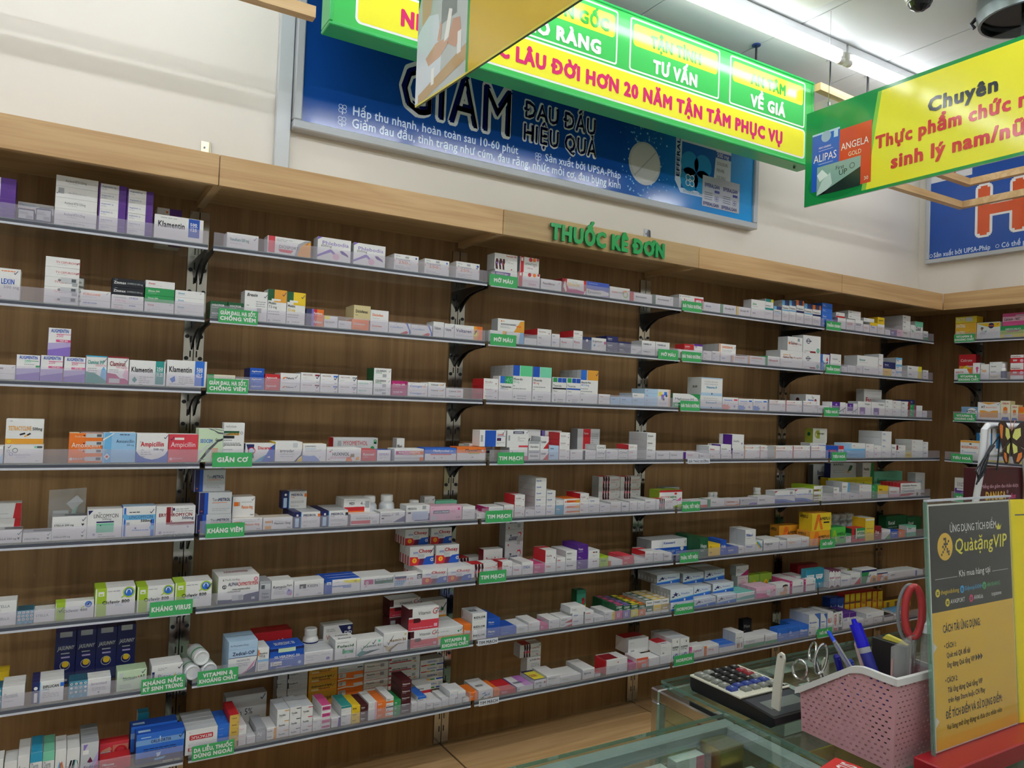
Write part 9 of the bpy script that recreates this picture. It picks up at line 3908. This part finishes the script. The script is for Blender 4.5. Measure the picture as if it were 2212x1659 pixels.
mb = MB(); mb.cbox(1.325, 1.358, -1.756, -1.668, Z2 + .0035, .945, hx('1c1d1f'), ch=.002); put(mb, 'body', M_PLASTIC)
mb = MB(); mb.prism([(1.69, .9455), (1.70, .957), (1.735, .952), (1.75, .9455)], lambda u, v, n: (1.333 - n, -u, v), .012, hx('e3d45c')); put(mb, 'yellow_slip', M_CARD)
cp = thing('clear_cup', 'clear plastic pouch standing open at the near end of the basket', 'pouch', (1.26, -1.79, .9))
put = at0(cp)
mb = MB()
ring1 = [(1.234, -1.774), (1.282, -1.774), (1.296, -1.778), (1.296, -1.786), (1.282, -1.792), (1.234, -1.792), (1.227, -1.787), (1.227, -1.779)]
zt = [.962, .975, .98, .985, .985, .975, .97, .966]
mb.add([(x, y, .74) for x, y in ring1] + [(x, y, z) for (x, y), z in zip(ring1, zt)], [(i, (i + 1) % 8, 8 + (i + 1) % 8, 8 + i) for i in range(8)], C3('w')); put(mb, 'film', M_BAG)
mb = MB(); mb.box(1.2246, 1.2256, -1.785, -1.782, .885, .94, hx('c78f8a')); put(mb, 'red_zip_line', M_CARD)
rs = thing('scissors', 'red and grey handled scissors standing upright behind the poster stand', 'scissors', (1.29, -1.80, 1.0))
put = at0(rs)
mb = MB(); mb.tube(loop((1.322, -1.772, 1.030), .018, .058, (-.75, -.66, 0), (.02, .0, 1)), .0085, hx('b83a3c'), 10, closed=True); put(mb, 'red_handle', M_PLASTIC, smooth=True)
mb = MB(); mb.tube(loop((1.318, -1.766, 1.026), .025, .066, (-.75, -.66, 0), (.02, .0, 1)), .004, hx('7d7f82'), 8, closed=True); put(mb, 'grey_grip', M_PLASTIC, smooth=True)
mb = MB(); mb.tube([(1.322, -1.775, .98), (1.322, -1.771, .86), (1.322, -1.767, .72)], [.006, .006, .002], 'lg', 8); put(mb, 'blade', M_CHROME)
nz = thing('nozzle_bottle', 'clear bottle with white screw nozzle at the near end of the basket', 'bottle', (1.268, -1.815, .9))
put = at0(nz)
mb = MB(); mb.lathe([(.009, .75), (.010, .80), (.010, .95), (.007, .985)], 1.344, -1.788, 'w', 16); put(mb, 'body', M_BAG, smooth=True)
mb = MB(); mb.lathe([(.013, .9855), (.013, 1.006), (.008, 1.012), (.0035, 1.03)], 1.344, -1.788, hx('e9ecee'), 16); put(mb, 'nozzle', M_PLASTIC, smooth=True)

# acrylic poster stand on its red base
ps = thing('poster_stand', 'tilted clear acrylic stand with black and yellow app poster on a red base', 'sign', (1.47, -1.84, Z2))
put = at0(ps)
O = V3((1.294, -1.846, .744)); UU = V3((1, 0, 0)); VV = V3((0, .0587, .9983)).normalized()
NN = UU.cross(VV) * 1.0
fr = lambda u, v, n=0.0: tuple(O + UU * u + VV * v + NN * n)
PW, PH = .354, .54
mb = MB(); mb.prism([(0, 0), (PW, 0), (PW, PH), (0, PH)], fr, .003, hx('e2e0d8')); put(mb, 'poster_sheet', M_SIGN)
mb = MB()
BK, YL = hx('1c1d20'), hx('f0bd34')
rect(mb, fr, .004, .30, PW - .002, PH - .004, BK, .0003)
rect(mb, fr, .004, .003, PW - .002, .30, YL, .0003)
for v in (.225, .065):
    flat(mb, [(.004, v - .012), (.018, v), (.004, v + .012)], fr, hx('e9e4d6'), .0006)
flat(mb, circle(.064, .443, .031, 26), fr, YL, .0006)
for (i, j) in ((2, 6), (3, 6), (3, 5), (2, 4), (3, 4), (4, 4), (1, 3), (3, 3), (5, 5), (2, 2), (4, 2), (1, 1), (4, 1), (0, 0), (5, 1), (5, 0)):
    s = .0058
    rect(mb, fr, .0465 + i * s, .423 + j * s, .0465 + (i + .9) * s, .423 + (j + .9) * s, 'k', .0009)
mb.text('ỨNG DỤNG TÍCH ĐIỂM', fr, 'w', .0165, .085, .474, width=.204, n=.0006)
mb.text('QuàtặngVIP', fr, hx('efe23c'), .030, .102, .428, width=.232, n=.0006, shear=.12, bold=.02)
flat(mb, [(.292, .470), (.286, .482), (.293, .477), (.299, .486), (.305, .477), (.313, .482), (.307, .470)], fr, hx('efe23c'), .0006)
mb.text('Khi mua hàng tại', fr, 'w', .0145, .116, .371, width=.138, n=.0006)
rect(mb, fr, .02, .372, .11, .373, 'lg', .0006); rect(mb, fr, .262, .372, .335, .373, 'lg', .0006)
rowl = ((.028, .342, hx('e8d23a'), 'thegioididong', 'y', .075), (.128, .342, hx('2f9fdc'), 'ĐiệnmáyXANH', hx('4fb4e8'), .075), (.224, .342, hx('2f9a55'), 'AN KHANG', hx('4fae6a'), .06), (.066, .318, hx('e8d23a'), 'AVASPORT', 'w', .06), (.165, .318, hx('d0306c'), 'AVAKids', 'w', .04))
for u, v, c, t, tc2, w in rowl:
    flat(mb, circle(u, v, .009, 14), fr, c, .0006)
    for q in range(4): rect(mb, fr, u - .004 + (q % 2) * .004, v - .004 + (q // 2) * .004, u - .001 + (q % 2) * .004, v - .001 + (q // 2) * .004, 'k', .0009)
    mb.text(t, fr, tc2, .0095, u + .012, v - .004, width=w, n=.0006)
mb.text('topzone', fr, 'w', .0095, .255, .315, width=.045, n=.0006)
mb.text('CÁCH TẢI ỨNG DỤNG:', fr, 'k', .0165, .043, .253, width=.158, bold=.04, n=.0006)
for t, u, v, h, w, bo in (('• CÁCH 1:', .046, .218, .011, .05, .04), ('Quét mã QR để tải', .055, .197, .011, .098, .04), ('ứng dụng Quà tặng VIP ►►►', .055, .176, .011, .15, .04), ('• CÁCH 2:', .046, .143, .011, .05, .04), ('Tải ứng dụng Quà tặng VIP', .055, .121, .011, .145, .04), ('trên App Store hoặc CH Play', .055, .099, .011, .155, .04), ('ĐỂ TÍCH ĐIỂM VÀ SỬ DỤNG ĐIỂM:', .044, .066, .0155, .24, .04), ('Vui lòng mở ứng dụng và đưa cho nhân viên', .046, .042, .011, .235, .02)):
    mb.text(t, fr, 'k', h, u, v, width=w, bold=bo, n=.0006)
put(mb, 'printed_face', M_SIGN)
mb = MB(); mb.prism([(-.008, -.012), (PW + .002, -.012), (PW + .002, PH + .006), (-.008, PH + .006)], lambda u, v, n: fr(u, v, n + .005), .0025, 'w'); put(mb, 'clear_front', M_ACRYL)
mb = MB(); mb.prism([(-.008, PH + .0065), (PW + .002, PH + .0065), (PW + .002, PH + .011), (-.008, PH + .011)], lambda u, v, n: fr(u, v, n + .005), .009, hx('c9cdd6')); put(mb, 'top_fold', M_PLASTIC)
mb = MB(); mb.prism([(-.011, -.012), (-.0085, -.012), (-.0085, PH + .006), (-.011, PH + .006)], lambda u, v, n: fr(u, v, n + .005), .009, hx('b7bdb4')); put(mb, 'edge_strip', M_GLASS_EDGE)
g2 = lambda u, v, n=0.0: tuple(V3(fr(PW + .006, 0, 0)) + V3((math.cos(-.15), math.sin(-.15), 0)) * u + VV * v + NN * n)
mb = MB(); mb.prism([(0, 0), (.26, 0), (.26, PH), (0, PH)], g2, .003, hx('f1dc2a')); rect(mb, g2, .015, .50, .05, .503, 'dkg', .0004); flat(mb, rrect(.09, .30, .20, .44, .02), g2, hx('3a3a30'), .0004); put(mb, 'second_sheet', M_SIGN)
RDB = hx('a01e26')
mb = MB(); mb.cbox(1.240, 1.95, -1.905, -1.8265, Z2 + .0004, .742, RDB, ch=.003); put(mb, 'red_base', M_PLASTIC)

# display stand with the dark red carton and the butterfly
dy = -1.42
ds = thing('display_stand', 'white tubular display stand with a handle slot behind the poster stand', 'stand', (2.4, dy, Z2))
put = at0(ds)
def DX(x, z, y=dy): return (x, y, z)
mb = MB(); mb.tube([(2.262, dy + .06, Z2 + .0115), (2.27, dy + .02, 1.10), (2.288, dy, 1.30), (2.306, dy, 1.447), (2.325, dy, 1.462), (2.55, dy, 1.462), (2.57, dy, 1.447), (2.60, dy, 1.25), (2.66, dy + .03, Z2 + .0115)], .0105, hx('e9e9ec'), 10); put(mb, 'tube_frame', M_PLASTIC, smooth=True)
mb = MB(); mb.tube([(2.316, dy, 1.365), (2.565, dy, 1.365)], .009, hx('e9e9ec'), 10); put(mb, 'cross_bar', M_PLASTIC, smooth=True)
for x in (2.335, 2.372, 2.43):
    mb = MB(); mb.tube([(x, dy, 1.375), (x, dy, 1.452)], .0065, hx('e9e9ec'), 8); put(mb, 'slot_bar', M_PLASTIC, smooth=True)
mb = MB(); mb.cbox(2.29, 2.65, dy + .012, dy + .07, Z2 + .02, Z2 + .03, hx('e9e9ec'), ch=.002); put(mb, 'tray', M_PLASTIC)
pb = pack('patch_carton', 'dark red carton with gold lettering on the white display stand', 'box', 2.297, 2.60, dy + .013, dy + .06, Z2 + .0304, 1.315, 'mar/mar/mar', '')
mb = MB()
f2 = lambda u, v, n=0.0: (u, -n, v)
hh = 1.315 - Z2 - .0304
mb.text('Miếng dán giảm đau thảo dược', f2, 'lp', .012, .022, hh - .068, width=.25, n=.0004)
mb.text('DANASA', f2, hx('e3b94e'), .026, .05, hh - .108, width=.135, bold=.07, n=.0004)
mb.text('®', f2, 'lg', .012, .19, hh - .09, n=.0004)
mb.text('plus', f2, 'pink', .018, .205, hh - .108, n=.0004, bold=.06, shear=.2)
mb.text('허브 진증 패치', f2, 'lg', .034, .012, hh - .155, width=.28, n=.0004, bold=.06)
mb.text('허브', f2, hx('3f9a62'), .034, .012, hh - .155, width=.075, n=.0012)
mb.text('진증', f2, hx('a8324a'), .034, .108, hh - .155, width=.075, n=.0012)
flat(mb, [(.19, .02), (.29, .10), (.28, hh - .16), (.2, hh - .2)], f2, hx('5a3a2a'), .0003)
mb.build('printed_panels', M_CARD, pb)
# butterfly clip
bf = thing('butterfly', 'orange and yellow paper butterfly clipped on the white display stand', 'decoration', (2.45, dy - .02, 1.42))
put = at0(bf)
bfr = lambda u, v, n=0.0: (2.452 + u, dy - .014 - .35 * abs(u) * .4 - n, 1.418 + v)
for s in (-1, 1):
    for nm, outer, inner, yel2 in (
        ('upper_wing', [(0, .0), (-.012, .03), (-.05, .058), (-.10, .062), (-.118, .05), (-.10, .0), (-.075, -.035), (-.04, -.02)], [(-.075, .045), (-.10, .052), (-.108, .042), (-.095, .005), (-.08, .0)], [(-.006, .006), (-.02, .034), (-.05, .04), (-.052, .012), (-.03, -.004)]),
        ('lower_wing', [(0, -.004), (-.04, -.022), (-.075, -.037), (-.07, -.065), (-.045, -.088), (-.02, -.085), (-.006, -.05)], [(-.06, -.045), (-.06, -.062), (-.042, -.08), (-.03, -.078), (-.04, -.05)], [(-.006, -.012), (-.034, -.026), (-.036, -.045), (-.016, -.052)])):
        mb = MB()
        k = lambda pts: [(s * -u, v) for u, v in (pts if s > 0 else pts)]
        mir = lambda pts: [(u * s * 1.0, v) for u, v in pts]
        mb.prism(mir(outer), lambda u, v, n: bfr(u, v, n), .0006, hx('3a2a26'))
        flat(mb, mir(inner), bfr, hx('e0803a'), .0006)
        flat(mb, mir(yel2), bfr, hx('dfe07a'), .0006)
        put(mb, nm, M_CARD)
mb = MB(); mb.tube([bfr(0, .03, .002), bfr(.0, 0, .003), bfr(0, -.06, .002)], [.002, .004, .0015], hx('3a2a26'), 8); put(mb, 'body', M_CARD)
mb = MB(); mb.tube([bfr(-.002, .03, .002), bfr(-.012, .055, .003), bfr(-.014, .068, .003)], .0012, hx('c98a72'), 6); put(mb, 'antenna', M_CARD)
mb = MB(); mb.tube([bfr(.002, .03, .002), bfr(.010, .052, .003), bfr(.016, .066, .003)], .0012, hx('c98a72'), 6); put(mb, 'antenna', M_CARD)
# coil of black cable hooked over the stand
cb = MB()
pts = []
for k in range(3):
    pts += [(2.322 + .004 * k, dy - .014 - .004 * k, 1.395), (2.285 - .008 * k, dy - .016 - .004 * k, 1.36), (2.25 - .012 * k, dy - .016, 1.29 + .01 * k), (2.232 + .012 * k, dy - .016, 1.265 + .01 * k), (2.25 + .012 * k, dy - .019, 1.30), (2.30, dy - .02, 1.37)]
pts += [(2.325, dy - .016, 1.392), (2.37, dy - .018, 1.43), (2.36, dy - .02, 1.36), (2.352, dy - .02, 1.31)]
cb.tube(pts, .0028, 'k', 6)
o = cb.build('cable', M_PLASTIC); tag(o, 'bundle of thin black cable hooked on the white display stand', 'cable')
# ---------------------------------------------------------------- bottles, bags and foil packs on the shelves
def on_shelf(k): return ZS[k - 1] + SURF + .0003
def bottle(label, x, d, k, r, h, cap_r, cap_h, body, cap, lab=None, txt='', tc='navy', z=None):
    z = on_shelf(k) if z is None else z
    t = thing('pill_bottle', label, 'bottle', (x, -d, z), 'pill bottles on the shelves')
    sh2 = h - cap_h
    mb = MB(); mb.lathe([(r * .92, 0), (r, .003), (r, sh2 * .78), (r * .9, sh2 * .88), (cap_r * .9, sh2 * .97), (cap_r * .85, sh2)], 0, 0, body, 24); mb.build('body', M_PLASTIC, t, smooth=True)
    mb = MB(); mb.lathe([(cap_r, sh2 + .0003), (cap_r, h - .003), (cap_r * .92, h)], 0, 0, cap, 24); mb.build('cap', M_PLASTIC, t, smooth=True)
    mb = MB()
    n = 14
    rr2 = r + .0005
    a0, a1 = math.radians(180), math.radians(360)
    for i in range(n):
        p, q = a0 + (a1 - a0) * i / n, a0 + (a1 - a0) * (i + 1) / n
        mb.quad((rr2 * math.cos(p), rr2 * math.sin(p), sh2 * .1), (rr2 * math.cos(q), rr2 * math.sin(q), sh2 * .1), (rr2 * math.cos(q), rr2 * math.sin(q), sh2 * .68), (rr2 * math.cos(p), rr2 * math.sin(p), sh2 * .68), lab or 'w')
    rc = rr2 + .0003
    def cyl(u, v, nn): return (rc * math.sin(u / rc), -rc * math.cos(u / rc) - nn, v)
    if txt: mb.text(txt, cyl, tc, sh2 * .13, 0, sh2 * .36, width=r * 1.3, align='c', bold=.05, n=.0003)
    mb.build('printed_label', M_CARD, t, smooth=False)
    return t
bottle('larger white pill bottle with handwriting in the rear row, fifth shelf, second bay', .596, .172, 5, .0285, .0885, .0225, .022, hx('dfe2e6'), 'w', hx('dfe2e6'), '512', 'navy')
bottle('white pill bottle with dark green label bar, rear row, fifth shelf, second bay', .664, .172, 5, .0285, .0905, .0225, .022, hx('e6e8ea'), 'w', hx('e6e8ea'), 'aBoston', 'dg')
bottle('small brown labelled bottle with white cap, rear row, fifth shelf, second bay', .776, .165, 5, .020, .066, .0185, .018, 'w', 'w', 'dr', '', 'w')
bottle('white bottle with navy label between cartons, seventh shelf, second bay', .408, .157, 7, .0265, .087, .0215, .022, 'w', 'w', 'navy', 'CAL', 'lb')
bottle('white capped bottle with lime label, rear row, fifth shelf, fourth bay', 2.655, .16, 5, .0205, .066, .0185, .018, 'w', 'w', 'lime', '', 'dg')
for i, x in enumerate((2.34, 2.37)):
    bottle(f'{("first", "second")[i]} small white jar behind the lime sided carton, fifth shelf, fourth bay', x, .15, 5, .0125, .05, .0125, .012, hx('dfe0e2'), 'w', 'lg')
for i, x in enumerate((3.35, 3.415, 3.48, 3.545)):
    bottle(f'white jar, {ORD[i]} of the jar row at the rear of the sixth shelf, fifth bay', x, .062, 6, .028, .115, .026, .022, hx('d6d6d2'), 'w', 'lg')
bottle('white tablet bottle with red label on the second end-wall shelf', XW - .235, 0, 2, .02, .085, .015, .02, 'w', 'w', 'ink', '', 'w')
o = bpy.data.objects['pill_bottle.%03d' % (len([q for q in bpy.data.objects if q.name.startswith('pill_bottle')]) - 1)]
o.location = (XW - .245, -.635, on_shelf(2))
# three squeeze bottles lying with their bases to the room
def lying(label, x, z, tilt):
    k = 7
    t = thing('squeeze_bottle', label, 'bottle', (x, -.262, z), 'white squeeze bottles lying on the seventh shelf')
    r = .0235
    rot = Matrix.Rotation(math.radians(90), 4, 'X')
    mb = MB(); ax = ((0, 0, 0), (math.sin(tilt) * .5, 1, .008))
    mb.lathe([(r * .55, .003), (r * .86, 0), (r, .004), (r, .018)], 0, 0, hx('e9eaea'), 24, axis=ax); mb.build('base', M_PLASTIC, t, smooth=True)
    mb = MB(); mb.lathe([(r + .0004, .0182), (r + .0004, .08)], 0, 0, hx('c9cbc8'), 24, axis=ax); mb.build('printed_label', M_CARD, t, smooth=True)
    mb = MB(); mb.lathe([(r + .0008, .03), (r + .0008, .037)], 0, 0, 'g', 24, axis=ax, cap=False); mb.build('green_band', M_CARD, t, smooth=True)
    mb = MB(); mb.lathe([(r, .0802), (r * .8, .095), (.008, .105)], 0, 0, hx('c9a9a4'), 20, axis=ax); mb.lathe([(.008, .1055), (.007, .135), (.003, .15)], 0, 0, hx('c09a94'), 14, axis=ax); mb.build('nozzle', M_PLASTIC, t, smooth=True)
    
zb = on_shelf(7)
lying('white squeeze bottle lying topmost on two others, seventh shelf, second bay', .036, zb + .0655, -.25)
lying('white squeeze bottle lying under the topmost one on the side of the first bay', .0105, zb + .0243, -.25)
lying('white squeeze bottle lying under the topmost one beside the pale blue cartons', .0605, zb + .0243, -.25)
# foil blister packs and a zip bag
def foil(label, x0, x1, d, k, h, n, c1, c2):
    z = on_shelf(k)
    for i in range(n):
        t = thing('blister_pack', label % ORD[i], 'blister pack', (x0, -d, z + i * (h / n)), 'foil packs in clear wrap')
        w = x1 - x0; hh = h / n - .0006
        mb = MB(); mb.cbox(0, w, 0, .045, 0, hh, c1, ch=.003); mb.build('foil_sheets', M_METAL, t)
        mb = MB()
        for q in range(4):
            mb.lathe([(.004, 0), (.004, .002), (.002, .003)], 0, 0, c2, 8, axis=((w * (.15 + .23 * q), -.0002, hh * .5), (0, -1, 0)))
        mb.build('pill_pockets', M_METAL, t, kind='stuff')
        mb = MB(); mb.box(w * .2, w * .75, -.0035, -.0032, hh * .25, hh * .8, 'lg'); rect(mb, lambda u, v, nn: (u, -.0036 - nn, v), w * .55, hh * .35, w * .7, hh * .7, 'dkg'); mb.build('paper_sticker', M_CARD, t)
foil('silver foil tablet pack with sticker, %s up, second shelf of the first bay', -.411, -.336, .262, 2, .083, 3, hx('b9bab8'), hx('9a9c9c'))
foil('maroon edged foil tablet pack, %s up, fourth shelf of the first bay', -.330, -.251, .305, 4, .089, 4, hx('8d7f7c'), hx('7a3038'))
zbag = thing('zip_bag', 'clear zip bag with syringe parts standing on the fifth shelf, first bay', 'bag', (-.37, -.2, on_shelf(5)))
put = at0(zbag)
z0 = on_shelf(5)
mb = MB(); mb.add([(-.396, -.20, z0), (-.302, -.20, z0), (-.302, -.155, z0), (-.396, -.155, z0), (-.397, -.180, z0 + .135), (-.301, -.180, z0 + .14), (-.301, -.176, z0 + .14), (-.397, -.176, z0 + .135)], [(0, 1, 5, 4), (1, 2, 6, 5), (2, 3, 7, 6), (3, 0, 4, 7)], C3('w')); put(mb, 'film', M_BAG)
mb = MB(); mb.box(-.385, -.345, -.187, -.186, z0 + .01, z0 + .075, 'lg'); mb.box(-.335, -.32, -.185, -.184, z0 + .015, z0 + .06, 'k'); mb.add([(-.352, -.186, z0 + .095), (-.325, -.186, z0 + .12), (-.308, -.186, z0 + .10), (-.335, -.186, z0 + .075)], [(0, 1, 2, 3)], C3('lg')); put(mb, 'paper_slips', M_CARD)
mb = MB(); mb.tube([(-.34, -.18, z0 + .04), (-.325, -.178, z0 + .09)], .006, hx('9fd0c0'), 8); put(mb, 'syringe', M_PLASTIC)
bpy.context.view_layer.update()
